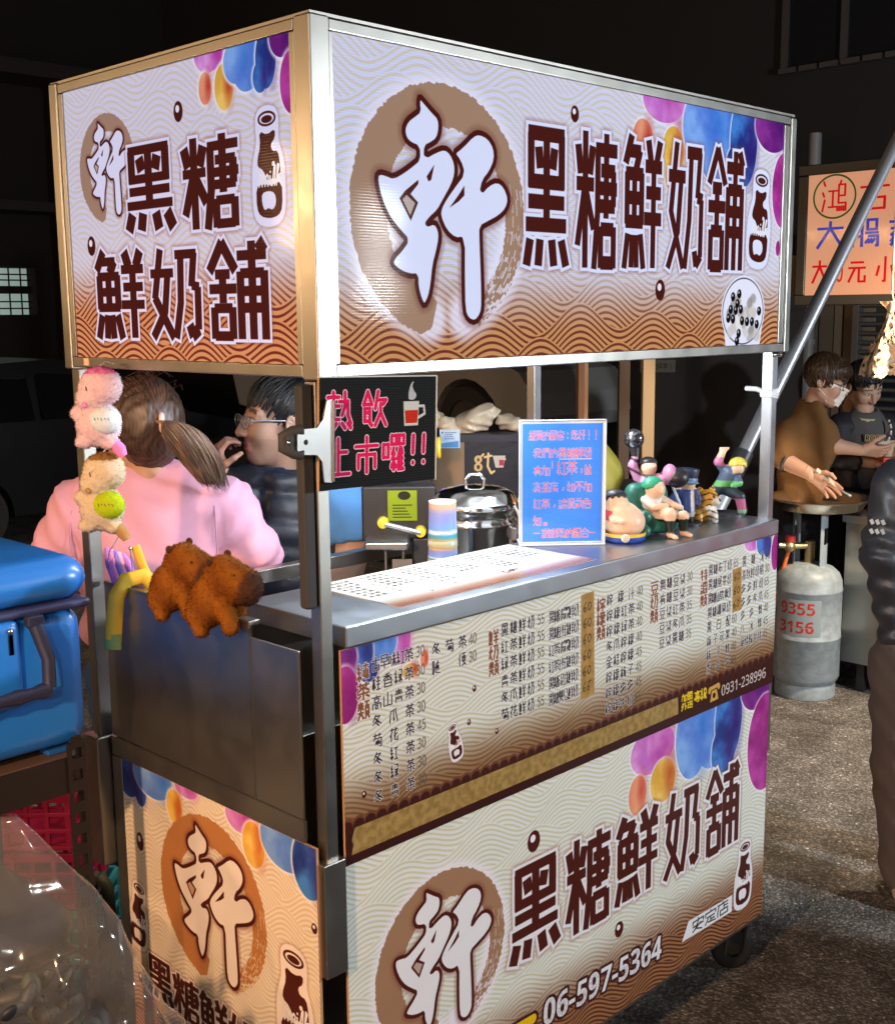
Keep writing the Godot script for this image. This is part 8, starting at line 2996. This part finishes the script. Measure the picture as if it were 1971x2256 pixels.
# ------------------------------------------------------------------ noodle stall on the right
func noodle_stall() -> void:
	var t := thing("noodle_stall", "steel noodle stall with a lit peach-coloured sign on posts", "food stall")
	var g := G.new()
	var sx := 3.36
	# sign
	g.quad(Vector3(sx, 2.136, -1.045), Vector3(sx, 2.136, -0.16), Vector3(sx, 1.674, -0.16), Vector3(sx, 1.674, -1.045), true)
	var sg := Node3D.new()
	sg.name = "sign_box"
	t.add_child(sg)
	obj("sign_face", g, backlit(print_noodle_sign(), 0.75, 150, true), sg)
	var fr := mat(Color(0.055, 0.055, 0.05), 0.5, 0.6)
	for q in [[Vector3(sx - 0.012, 2.136, -1.085), Vector3(sx + 0.10, 2.176, -0.12)], [Vector3(sx - 0.012, 1.634, -1.085), Vector3(sx + 0.10, 1.674, -0.12)], [Vector3(sx - 0.010, 1.6745, -1.085), Vector3(sx + 0.10, 2.1355, -1.045)], [Vector3(sx - 0.010, 1.6745, -0.16), Vector3(sx + 0.10, 2.1355, -0.12)]]:
		box_part("frame", q[0], q[1], fr, sg, 0.004)
	box_part("back_sheet", Vector3(sx + 0.085, 1.68, -1.04), Vector3(sx + 0.095, 2.13, -0.165), M.white_paint, sg, 0)
	box_part("post", Vector3(sx + 0.03, 0.75, -0.14), Vector3(sx + 0.06, 1.634, -0.11), M.steel_dark, t)
	box_part("post", Vector3(4.28, 0.13, -0.95), Vector3(4.31, 2.1, -0.92), M.steel_dark, t)
	box_part("roof_bar", Vector3(sx + 0.1005, 2.10, -0.95), Vector3(4.31, 2.13, -0.92), M.steel_dark, t)
	# bench
	box_part("front_panel", Vector3(3.62, 0.13, -0.955), Vector3(3.63, 0.735, 1.2), M.steel, t)
	box_part("end_panel", Vector3(3.6305, 0.13, -0.955), Vector3(4.25, 0.735, -0.945), M.steel, t)
	box_part("bench_top", Vector3(3.60, 0.7355, -0.965), Vector3(4.27, 0.768, 1.2), M.steel, t, 0.004)
	for q in [Vector3(3.66, 0, -0.90), Vector3(4.2, 0, -0.90), Vector3(3.66, 0, 1.1), Vector3(4.2, 0, 1.1)]:
		box_part("leg", q, q + Vector3(0.035, 0.13, 0.035), M.black_plastic, t)
	# bulb-lit pot and its soup
	t = thing("soup_pot", "wide steel soup pot with brown noodle soup on the stall bench", "pot", Vector3(3.94, 0.7685, -0.66))
	g = G.new()
	g.lathe([Vector2(0, 0), Vector2(0.26, 0), Vector2(0.275, 0.012), Vector2(0.278, 0.165), Vector2(0.288, 0.170), Vector2(0.288, 0.177), Vector2(0.274, 0.177), Vector2(0.271, 0.13)], 56)
	obj("pot_body", g, M.steel_bright, t)
	g = G.new()
	g.lathe([Vector2(0.2715, 0.128), Vector2(0.14, 0.131), Vector2(0, 0.130)], 40)
	var soup := mat(Color(0.34, 0.16, 0.06), 0.25)
	soup.normal_enabled = true
	soup.normal_texture = M.weave
	soup.normal_scale = 0.6
	obj("soup", g, tri_tex(soup, 3.0), t)
	t = thing("chopstick", "pale wooden chopstick standing up in the soup pot", "chopstick", Vector3(3.93, 0.89, -0.86), FACING)
	g = G.new()
	g.tube([Vector3(0, 0, 0), Vector3(0.004, 0.15, 0)], [0.007, 0.010], 8)
	obj("stick", g, mat(Color(0.62, 0.46, 0.28), 0.7), t)
	t = thing("red_tray", "red plastic tray lying behind the soup pot", "tray", Vector3(4.18, 0.945, -0.93), FACING)
	g = G.new()
	g.box(Vector3(0, 0.008, 0), Vector3(0.34, 0.016, 0.22), 0.006)
	g.box(Vector3(0, 0.02, 0.105), Vector3(0.34, 0.016, 0.012), 0.004)
	obj("tray", g, mat(Color(0.62, 0.06, 0.03), 0.4), t)
	box_part("block", Vector3(-0.14, -0.176, -0.06), Vector3(0.14, -0.001, 0.06), M.steel_dark, t)
	# bowl handed over
	t = thing("paper_bowl", "cream paper bowl held out between the two people", "bowl", Vector3(3.964, 0.985, -0.957), FACING)
	g = G.new()
	g.xf = Transform3D(Basis(Vector3.BACK, 0.12), Vector3(0.03, 0, 0))
	g.lathe([Vector2(0, 0), Vector2(0.040, 0), Vector2(0.052, 0.052), Vector2(0.056, 0.054), Vector2(0.055, 0.058), Vector2(0.050, 0.055), Vector2(0.038, 0.006)], 32)
	obj("bowl", g, mat(Color(0.66, 0.55, 0.42), 0.6), t)
	g = G.new()
	g.xf = Transform3D(Basis(Vector3.BACK, 0.12), Vector3(0.03, 0, 0))
	g.lathe([Vector2(0.048, 0.044), Vector2(0.0, 0.046)], 24)
	obj("soup", g, mat(Color(0.45, 0.33, 0.10), 0.3), t)
	# round tray on the gas bottle
	t = thing("round_tray", "shiny round steel tray resting on the gas cylinder", "tray", Vector3(3.570, 0.790, -1.057))
	g = G.new()
	g.lathe([Vector2(0, 0), Vector2(0.175, 0), Vector2(0.200, 0.035), Vector2(0.213, 0.042), Vector2(0.215, 0.047), Vector2(0.211, 0.049), Vector2(0.198, 0.041), Vector2(0.173, 0.005), Vector2(0, 0.004)], 64)
	var brass := mat(Color(0.80, 0.77, 0.70), 0.20, 1.0)
	obj("tray", g, brass, t)
	t = thing("ladle", "pale wooden handled ladle lying across the round tray", "ladle", Vector3(3.782, 0, -1.173), FACING)
	g = G.new()
	g.tube([Vector3(-0.070, 0.948, 0.19), Vector3(0.035, 0.860, 0.20)], 0.0105, 10)
	obj("handle", g, mat(Color(0.58, 0.50, 0.40), 0.5), t)
	g = G.new()
	g.tube([Vector3(0.035, 0.860, 0.20), Vector3(0.075, 0.835, 0.20)], [0.008, 0.02], 10, true, 0.4)
	obj("scoop", g, M.steel_bright, t)
	gas()
	bags()


func gas() -> void:
	var t := thing("gas_cylinder", "grey gas cylinder with red stencilled numbers under the round tray", "gas cylinder", Vector3(3.485, 0, -1.045))
	var grey := mat(Color(0.30, 0.365, 0.41), 0.42)
	grey.albedo_texture = noise_tex(44, 0.03, Color(0.82, 0.82, 0.80), Color(1, 1, 1), 256, 5)
	grey.uv1_scale = Vector3(2, 2, 1)
	var g := G.new()
	g.lathe([Vector2(0.118, 0.0), Vector2(0.125, 0.002), Vector2(0.125, 0.052), Vector2(0.120, 0.060), Vector2(0.132, 0.074), Vector2(0.139, 0.090), Vector2(0.139, 0.255), Vector2(0.1405, 0.257), Vector2(0.1405, 0.262), Vector2(0.139, 0.264), Vector2(0.139, 0.455), Vector2(0.1405, 0.457), Vector2(0.1405, 0.463), Vector2(0.139, 0.466), Vector2(0.136, 0.500), Vector2(0.124, 0.530), Vector2(0.100, 0.552), Vector2(0.06, 0.566), Vector2(0, 0.572)], 56)
	obj("tank", g, grey, t)
	g = G.new()
	# guard: a bent sheet with a window, facing the lane
	var a0 := 1.4
	var f := func(g: G, lo: float, hi: float, y0: float, y1: float) -> void:
		for k in 8:
			var p := lerpf(lo, hi, k / 8.0)
			var q := lerpf(lo, hi, (k + 1) / 8.0)
			for rr in [0.070, 0.066]:
				g.quad4(g.vert(Vector3(cos(p) * rr, y0, sin(p) * rr), Vector3(cos(p), 0, sin(p))), g.vert(Vector3(cos(q) * rr, y0, sin(q) * rr), Vector3(cos(q), 0, sin(q))), g.vert(Vector3(cos(q) * rr, y1, sin(q) * rr), Vector3(cos(q), 0, sin(q))), g.vert(Vector3(cos(p) * rr, y1, sin(p) * rr), Vector3(cos(p), 0, sin(p))))
			g.quad(Vector3(cos(p) * 0.066, y1, sin(p) * 0.066), Vector3(cos(q) * 0.066, y1, sin(q) * 0.066), Vector3(cos(q) * 0.070, y1, sin(q) * 0.070), Vector3(cos(p) * 0.070, y1, sin(p) * 0.070))
	for base in [a0, a0 + PI]:
		g = G.new()
		f.call(g, base - 0.62, base + 0.62, 0.552, 0.652)
		f.call(g, base - 0.62, base + 0.62, 0.722, 0.788)
		f.call(g, base - 0.62, base - 0.34, 0.652, 0.722)
		f.call(g, base + 0.34, base + 0.62, 0.652, 0.722)
		obj("guard", g, grey, t)
	g = G.new()
	g.tube([Vector3(0, 0.57, 0), Vector3(0, 0.66, 0)], 0.020, 14)
	g.tube([Vector3(0, 0.64, 0), Vector3(-0.05, 0.64, -0.045)], 0.013, 12)
	g.ell(Vector3(-0.065, 0.64, -0.058), Vector3(0.026, 0.026, 0.026))
	g.tube([Vector3(-0.07, 0.64, -0.060), Vector3(-0.10, 0.645, -0.09)], 0.012, 10)
	obj("valve", g, mat(Color(0.45, 0.36, 0.20), 0.35, 0.8), t)
	g = G.new()
	g.tube([Vector3(-0.062, 0.66, -0.056), Vector3(-0.062, 0.685, -0.056)], 0.022, 12)
	obj("valve_wheel", g, mat(Color(0.45, 0.04, 0.03), 0.4), t)
	# stencilled numbers, curved with the tank
	var cv := Cv.new(180, 170, 1.6, Color(0.55, 0.605, 0.635))
	latin(cv, "9355", 6, 70, 54, 0.92, Color(0.72, 0.16, 0.12), 0, Color(), true)
	latin(cv, "3156", 2, 156, 54, 0.92, Color(0.72, 0.16, 0.12), 0, Color(), true)
	for y in [44, 130]:
		cv.seg(Vector2(0, y), Vector2(180, y), 1.2)
	cv.ink(Color(0.55, 0.605, 0.635))
	g = G.new()
	g.surf(20, 2, func(u: float, v: float) -> Vector3:
		var a := lerpf(3.55, 2.25, u)
		return Vector3(cos(a) * 0.1396, lerpf(0.435, 0.280, v), sin(a) * 0.1396))
	var pm := printed(cv.tex(), 0.45)
	pm.albedo_color = Color(0.97, 0.97, 0.97)
	obj("stencil", g, pm, t)
	t = thing("gas_hose", "orange rubber gas hose curving down from the cylinder valve", "hose", Vector3(3.50, 0, -1.035))
	g = G.new()
	g.tube([Vector3(-0.075, 0.635, -0.070), Vector3(-0.085, 0.55, -0.088), Vector3(-0.115, 0.44, -0.100), Vector3(-0.150, 0.30, -0.105), Vector3(-0.20, 0.15, -0.115), Vector3(-0.27, 0.03, -0.13), Vector3(-0.45, 0.012, -0.16), Vector3(-0.9, 0.012, -0.2)], 0.0085, 10)
	obj("hose", g, mat(Color(0.62, 0.13, 0.03), 0.45), t)


func bags() -> void:
	var t := thing("hanging_bags", "bunch of cream plastic bags tied at the top, hanging by the lamp", "bags", Vector3(3.08, 1.40, -0.560), FACING)
	var nz := FastNoiseLite.new()
	nz.seed = 8
	nz.frequency = 6.0
	var film := mat(Color(0.55, 0.42, 0.29), 0.5)
	film.backlight_enabled = true
	film.backlight = Color(0.5, 0.44, 0.36)
	for k in 5:
		var g := G.new()
		var turn := -0.9 + k * 0.42
		g.surf(14, 16, func(u: float, v: float) -> Vector3:
			var w := lerpf(0.012, 0.085, smoothstep(0.0, 0.9, v)) * (0.9 + 0.1 * sin(k * 2.0))
			var x := (u - 0.5) * 2.0 * w
			var z := 0.018 * sin(u * 11.0 + k * 1.7) * v + (k - 2) * 0.020 * v
			var y := lerpf(0.205, -0.005 + 0.012 * sin(k * 3.0), v)
			return Vector3(x + (k - 2) * 0.016 * v - 0.02 * v * turn, y - absf(x) * 0.22 + 0.01 * nz.get_noise_2d(x * 8.0 + k, y * 8.0), z + 0.012 * nz.get_noise_2d(x * 5.0, y * 5.0 + k)))
		obj("bag", g, film, t)
	var g := G.new()
	g.surf(18, 8, func(u: float, v: float) -> Vector3:
		var a := TAU * u
		var r := 0.012 + 0.022 * smoothstep(0.2, 1.0, v) * (0.7 + 0.5 * sin(a * 4.0))
		return Vector3(cos(a) * r, 0.205 + v * 0.04, sin(a) * r))
	obj("knot", g, film, t)
	g = G.new()
	g.tube([Vector3(0.0, 0.215, 0), Vector3(0.010, 0.245, 0), Vector3(0.002, 0.275, 0), Vector3(0.0, 0.8, 0)], 0.0028, 6)
	obj("string", g, mat(Color(0.7, 0.6, 0.55), 0.6), t)


# ------------------------------------------------------------------ ground, buildings, the dark behind
func setting() -> void:
	var g := G.new()
	g.quad(Vector3(-30, 0, -30), Vector3(30, 0, -30), Vector3(30, 0, 30), Vector3(-30, 0, 30), true)
	var asp := mat(Color(0.95, 0.95, 0.95), 0.82, 0.0, 0.4)
	var nz := FastNoiseLite.new()
	nz.seed = 5
	nz.frequency = 0.35
	var im := Image.create_empty(1024, 1024, false, Image.FORMAT_RGB8)
	var hm := Image.create_empty(1024, 1024, false, Image.FORMAT_RGB8)
	var rng := RandomNumberGenerator.new()
	rng.seed = 6
	var hv := PackedFloat32Array()
	hv.resize(1024 * 1024)
	var hc := PackedFloat32Array()
	hc.resize(1024 * 1024)
	hv.fill(0.18)
	hc.fill(0.42)
	for i in 42000:
		# stones of the surface: small domes of differing tone
		var cx := rng.randi_range(0, 1023)
		var cy := rng.randi_range(0, 1023)
		var r := rng.randf_range(1.2, 4.2)
		var tone := rng.randf_range(0.40, 0.70) if rng.randf() < 0.985 else rng.randf_range(0.85, 1.0)
		var ir := int(ceil(r))
		for y in range(-ir, ir + 1):
			for x in range(-ir, ir + 1):
				var q := (x * x + y * y) / (r * r)
				if q < 1.0:
					var k := ((cy + y) & 1023) * 1024 + ((cx + x) & 1023)
					var hh := 0.25 + 0.6 * (1.0 - q) * r / 4.2
					if hh > hv[k]:
						hv[k] = hh
						hc[k] = tone
	for y in 1024:
		for x in 1024:
			var k := y * 1024 + x
			var c := hc[k]
			im.set_pixel(x, y, Color(c, c * 0.985, c * 0.96))
			hm.set_pixel(x, y, Color(hv[k], hv[k], hv[k]))
	asp.albedo_texture = ImageTexture.create_from_image(im)
	asp.heightmap_enabled = true
	asp.heightmap_texture = ImageTexture.create_from_image(hm)
	asp.heightmap_scale = 0.35
	asp.uv1_scale = Vector3(46, 46, 1)
	asp.detail_enabled = true
	asp.detail_blend_mode = BaseMaterial3D.BLEND_MODE_MUL
	asp.detail_albedo = noise_tex(15, 0.012, Color(0.62, 0.60, 0.58), Color(1, 1, 1), 512, 5)
	asp.detail_uv_layer = BaseMaterial3D.DETAIL_UV_1
	struct("ground", g, asp)
	# the shop fronts across the lane and to the left, behind the camera
	var t := thing("shop_row", "pale plastered shop fronts across the lane behind the camera", "building", Vector3(0, 0, 6.2))
	var plaster := mat(Color(0.26, 0.255, 0.245), 0.85)
	box_part("wall", Vector3(-6.5, 0, 0), Vector3(12, 5.0, 0.3), plaster, t, 0)
	for i in 6:
		box_part("door", Vector3(-5.6 + i * 3.0, 0.01, -0.04), Vector3(-4.2 + i * 3.0, 2.2, -0.001), mat([Color(0.12, 0.14, 0.13), Color(0.20, 0.17, 0.14)][i % 2], 0.5), t)
	t = thing("side_shop", "plastered shop wall left of the cart beyond the warm lamp", "building", Vector3(-4.6, 0, 0))
	box_part("wall", Vector3(-0.3, 0, -9.5), Vector3(0, 4.5, 6.19), mat(Color(0.45, 0.40, 0.33), 0.85), t, 0)
	building_right()
	building_back()
	timber()
	car()


func building_right() -> void:
	# dark facade along the lane behind the noodle stall
	var t := thing("dark_building", "dark tall building behind the stalls with barely visible windows", "building")
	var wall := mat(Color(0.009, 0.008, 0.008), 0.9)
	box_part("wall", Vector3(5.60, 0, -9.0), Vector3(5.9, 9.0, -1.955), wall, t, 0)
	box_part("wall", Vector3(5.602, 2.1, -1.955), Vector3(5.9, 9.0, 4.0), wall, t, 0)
	var frame := mat(Color(0.04, 0.036, 0.036), 0.6)
	var win := Node3D.new()
	win.name = "window"
	t.add_child(win)
	box_part("pane", Vector3(5.585, 3.02, -2.40), Vector3(5.60, 6.0, -1.0), mat(Color(0.01, 0.01, 0.012), 0.1), win, 0)
	for z in [-2.42, -2.05, -1.7, -1.35]:
		box_part("frame", Vector3(5.56, 3.0, z - 0.018), Vector3(5.586, 6.0, z + 0.018), frame, win, 0)
	for k in 9:
		box_part("sill_block", Vector3(5.54, 2.985, -2.44 + k * 0.13), Vector3(5.586, 3.015, -2.33 + k * 0.13), frame, win, 0)
	# boarding behind the stall
	t = thing("plank_wall", "weathered upright plank wall behind the noodle stall", "wall", Vector3(5.45, 0, 0))
	var rng := RandomNumberGenerator.new()
	rng.seed = 2
	var woods := []
	for i in 3:
		woods.append(mat([Color(0.16, 0.12, 0.08), Color(0.11, 0.085, 0.06), Color(0.20, 0.155, 0.105)][i], 0.8))
	var z := -2.75
	while z < -1.80:
		var w := rng.randf_range(0.055, 0.10)
		box_part("plank", Vector3(-0.012 - rng.randf() * 0.015, 0.0 if z < -2.4 else 0.9, z), Vector3(0.0, rng.randf_range(1.9, 2.1), z + w - 0.006), woods[rng.randi() % 3], t, 0.002)
		z += w
	t = thing("roller_shutter", "grey roller shutter at the right behind the person in the dark jacket", "shutter", Vector3(5.40, 0, 0))
	var sh := mat(Color(0.12, 0.12, 0.12), 0.5, 0.5)
	for i in 40:
		var g := G.new()
		g.tube([Vector3(0, 0.08 + i * 0.052, -1.79), Vector3(0, 0.08 + i * 0.052, 1.5)], 0.026, 8, true, 0.5)
		obj("slat", g, sh, t)
	box_part("guide", Vector3(-0.03, 0, -1.83), Vector3(0.03, 2.2, -1.792), sh, t, 0.002)
	# dark wall with a drainpipe between cart and stall
	t = thing("drainpipe", "grey drainpipe running down the wall behind the noodle stall", "pipe", Vector3(5.38, 0, -2.10))
	var g := G.new()
	g.tube([Vector3(0, 0, 0), Vector3(0, 2.6, 0)], 0.035, 14)
	obj("pipe", g, mat(Color(0.16, 0.16, 0.17), 0.5), t)
	g = G.new()
	for y in [0.5, 1.42, 2.2]:
		g.tube([Vector3(0, y, 0), Vector3(0, y + 0.03, 0)], 0.043, 14)
	obj("collar", g, mat(Color(0.16, 0.16, 0.17), 0.5), t)


func building_back() -> void:
	var t := thing("far_house", "dark house at the far left with one lit barred window", "building", Vector3(0, 0, -9.0))
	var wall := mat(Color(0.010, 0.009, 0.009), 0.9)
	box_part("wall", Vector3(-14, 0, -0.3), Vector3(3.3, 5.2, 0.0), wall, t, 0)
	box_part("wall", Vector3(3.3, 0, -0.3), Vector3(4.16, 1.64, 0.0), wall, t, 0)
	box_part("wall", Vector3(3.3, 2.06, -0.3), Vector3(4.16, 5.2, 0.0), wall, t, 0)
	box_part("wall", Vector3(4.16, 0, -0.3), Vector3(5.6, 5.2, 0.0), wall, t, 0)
	var win := Node3D.new()
	win.name = "lit_window"
	t.add_child(win)
	var lit := mat(Color(0.5, 0.55, 0.52), 0.5)
	lit.emission_enabled = true
	lit.emission = Color(0.62, 0.72, 0.68)
	lit.emission_energy_multiplier = 0.55
	for q in [[3.31, 3.72, 1.645, 1.83], [3.75, 4.15, 1.645, 1.83], [3.31, 4.15, 1.90, 2.055]]:
		box_part("pane", Vector3(q[0], q[2], -0.16), Vector3(q[1], q[3], -0.15), lit, win, 0)
	for y in [1.70, 1.76, 1.865, 1.95, 2.0]:
		box_part("bar", Vector3(3.30, y - 0.006 if y != 1.865 else 1.835, -0.11), Vector3(4.16, y + 0.006 if y != 1.865 else 1.895, -0.10), M.black, win, 0)
	for x in [3.42, 3.53, 3.64, 3.735, 3.84, 3.95, 4.06]:
		box_part("bar", Vector3(x - 0.006, 1.64, -0.098), Vector3(x + 0.006, 2.06, -0.09), M.black, win, 0)
	box_part("beam", Vector3(2.5, 3.62, 0.0), Vector3(5.3, 3.74, 0.5), mat(Color(0.018, 0.015, 0.016), 0.8), t, 0)
	box_part("beam", Vector3(2.5, 2.52, 0.0), Vector3(5.3, 2.60, 0.4), mat(Color(0.018, 0.015, 0.016), 0.8), t, 0)
	for x in [4.30, 4.50]:
		box_part("pillar", Vector3(x, 0, 0.2), Vector3(x + 0.05, 3.6, 0.25), mat(Color(0.022, 0.02, 0.018), 0.7), t, 0)
	# a dark parked car under the window
	t = thing("dark_car", "dark parked car in shadow below the lit window", "car", Vector3(3.4, 0, -7.4), 0.0)
	car_body(t, mat(Color(0.015, 0.016, 0.02), 0.3, 0.3), 0.88)
	g_lamps(t)


func g_lamps(t: Node3D) -> void:
	var g := G.new()
	for z in [-0.5, 0.5]:
		g.ell(Vector3(1.60, 0.58, z), Vector3(0.05, 0.06, 0.12))
	obj("headlight", g, mat(Color(0.5, 0.5, 0.52), 0.1), t)


func car_body(t: Node3D, paint: Material, k: float, low_nose := 0.0) -> void:
	# nose towards +x
	var prof := PackedVector2Array([Vector2(-1.75, 0.30), Vector2(-1.80, 0.60), Vector2(-1.76, 0.92), Vector2(-1.66, 1.02), Vector2(-1.35, 1.36), Vector2(-1.15, 1.46), Vector2(-0.30, 1.50), Vector2(0.15, 1.44), Vector2(0.55, 1.24), Vector2(0.90, 1.00), Vector2(1.25, 0.93), Vector2(1.65, 0.82), Vector2(1.78, 0.66), Vector2(1.80, 0.36), Vector2(1.74, 0.26)])
	for ax in [1.12, -1.10]:
		var arch := PackedVector2Array()
		for i in 13:
			var a := PI - PI * i / 12.0
			arch.append(Vector2(ax + cos(a) * 0.35, 0.26 + maxf(0.0, sin(a)) * 0.36))
	var pts := PackedVector2Array()
	for p in prof:
		pts.append(Vector2(p.x, p.y - low_nose * smoothstep(0.7, 1.5, p.x) * float(p.y > 0.5)) * k)
	var low := PackedVector2Array()
	for ax in [1.12, -1.10]:
		for i in 11:
			var a := PI * i / 10.0
			low.append(Vector2(ax + cos(a) * 0.34, 0.26 + sin(a) * 0.36) * k)
	pts.append_array(low)
	var w := 0.80 * k
	# body in three slabs so that the roof draws in
	var g := G.new()
	var n := pts.size()
	var tris := Geometry2D.triangulate_polygon(pts)
	var sidew := func(p: Vector2) -> float: return w * (1.0 - 0.20 * smoothstep(0.95 * k, 1.5 * k, p.y) - 0.04 * smoothstep(0.6 * k, 0.25 * k, p.y))
	for s in [-1.0, 1.0]:
		var ids := []
		for p in pts:
			ids.append(g.vert(Vector3(p.x, p.y, s * sidew.call(p)), Vector3(0, 0.25 * smoothstep(0.9 * k, 1.3 * k, p.y), s)))
		for i in range(0, tris.size(), 3):
			g.tri(ids[tris[i]], ids[tris[i + 1]], ids[tris[i + 2]])
	var cw := -1.0 if Geometry2D.is_polygon_clockwise(pts) else 1.0
	for i in n:
		var a := pts[i]
		var b := pts[(i + 1) % n]
		var d := (b - a).normalized()
		var nn := Vector3(d.y, -d.x, 0) * cw
		g.quad4(g.vert(Vector3(a.x, a.y, -sidew.call(a)), nn), g.vert(Vector3(b.x, b.y, -sidew.call(b)), nn), g.vert(Vector3(b.x, b.y, sidew.call(b)), nn), g.vert(Vector3(a.x, a.y, sidew.call(a)), nn))
	obj("body", g, paint, t)
	var glass := mat(Color(0.006, 0.007, 0.009), 0.08)
	for s in [-1.0, 1.0]:
		g = G.new()
		for q in [[Vector2(-1.45, 1.02), Vector2(-1.18, 1.36), Vector2(-0.55, 1.40), Vector2(-0.55, 1.02)], [Vector2(-0.48, 1.02), Vector2(-0.48, 1.40), Vector2(0.10, 1.36), Vector2(0.50, 1.16), Vector2(0.66, 1.02)]]:
			var pl := PackedVector2Array()
			for p in q:
				pl.append(p * k)
			var tr := Geometry2D.triangulate_polygon(pl)
			var ids := []
			for p in pl:
				ids.append(g.vert(Vector3(p.x, p.y, s * (sidew.call(p) + 0.006)), Vector3(0, 0.25, s)))
			for i in range(0, tr.size(), 3):
				g.tri(ids[tr[i]], ids[tr[i + 1]], ids[tr[i + 2]])
		obj("side_window", g, glass, t)
	g = G.new()
	g.quad(Vector3(0.20 * k, 1.415 * k + 0.006, -0.6 * k), Vector3(0.20 * k, 1.415 * k + 0.006, 0.6 * k), Vector3(0.86 * k, 1.03 * k + 0.006, 0.68 * k), Vector3(0.86 * k, 1.03 * k + 0.006, -0.68 * k))
	obj("windscreen", g, glass, t)
	for ax in [1.12, -1.10]:
		for s in [-1.0, 1.0]:
			g = G.new()
			g.xf = Transform3D(Basis(Vector3.RIGHT, PI / 2), Vector3(ax * k, 0.29 * k, s * (w - 0.09)))
			g.lathe([Vector2(0.17 * k, -0.09), Vector2(0.27 * k, -0.09), Vector2(0.29 * k, -0.06), Vector2(0.29 * k, 0.06), Vector2(0.27 * k, 0.09), Vector2(0.17 * k, 0.09)], 28)
			var wh := obj("wheel", g, M.rubber, t)
			g = G.new()
			g.xf = Transform3D(Basis(Vector3.RIGHT, PI / 2), Vector3(ax * k, 0.29 * k, s * (w - 0.09)))
			g.lathe([Vector2(0, -0.07), Vector2(0.17 * k, -0.08), Vector2(0.17 * k, 0.08), Vector2(0, 0.07)], 24)
			obj("rim", g, M.steel, wh)


func timber() -> void:
	# dark boarding and pale posts of the lot behind the cart
	var t := thing("dark_hoarding", "dark brown boarded wall behind the cart with pale wooden posts", "wall", Vector3(4.012, 0, -1.825), FACING)
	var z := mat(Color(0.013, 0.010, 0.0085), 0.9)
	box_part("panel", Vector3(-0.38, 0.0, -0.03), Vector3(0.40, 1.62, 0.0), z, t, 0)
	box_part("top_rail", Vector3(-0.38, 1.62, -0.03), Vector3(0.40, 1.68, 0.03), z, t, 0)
	for q in [["pale wooden post standing right of the tent, behind the toy ball", Vector3(3.447, 0, -1.851), 0.055, Color(0.40, 0.29, 0.17)], ["thinner pale wooden post behind the blue notice", Vector3(3.239, 0, -2.067), 0.05, Color(0.34, 0.22, 0.13)], ["reddish brown wooden post next to the thinner pale one", Vector3(3.17, 0, -2.02), 0.03, Color(0.17, 0.075, 0.045)], ["dark wooden post left of the pale ones", Vector3(3.37, 0, -1.93), 0.05, Color(0.06, 0.042, 0.03)]]:
		var g := G.new()
		g.box(Vector3(0, 1.0, 0), Vector3(q[2], 2.0, 0.05), 0.003)
		var o := single("wooden_post", g, mat(q[3], 0.75), q[0], "post", "wooden posts behind the cart")
		o.position = q[1]
		o.rotation.y = FACING
	# paper notice on the boards
	var cv := Cv.new(240, 90, 1.6, Color(0.62, 0.60, 0.55))
	text(cv, "(請勿停車)", 12, 24, 30, 44, 36, 2.0, Color(0.08, 0.07, 0.07))
	t = thing("paper_notice", "faded paper notice pasted on the dark boards behind the cart", "notice", Vector3(3.78, 1.352, -2.03), FACING)
	var g := G.new()
	g.quad(Vector3(-0.085, 0.034, 0.0), Vector3(0.085, 0.034, 0.0), Vector3(0.085, -0.026, 0.0), Vector3(-0.085, -0.026, 0.0), true)
	var pm := printed(cv.tex(), 0.8)
	pm.albedo_color = Color(0.5, 0.48, 0.45)
	obj("paper", g, pm, t)


func car() -> void:
	var t := thing("white_car", "white parked car in the dark behind the cart", "car", Vector3(5.30, 0.652, -5.09), -PI / 2)
	car_body(t, mat(Color(0.32, 0.32, 0.31), 0.4), 0.88, 0.14)
	var g := G.new()
	g.box(Vector3(4.85, 0.325, -5.0), Vector3(1.45, 0.65, 4.6), 0.01)
	struct("raised_lot", g, mat(Color(0.03, 0.028, 0.026), 0.9))
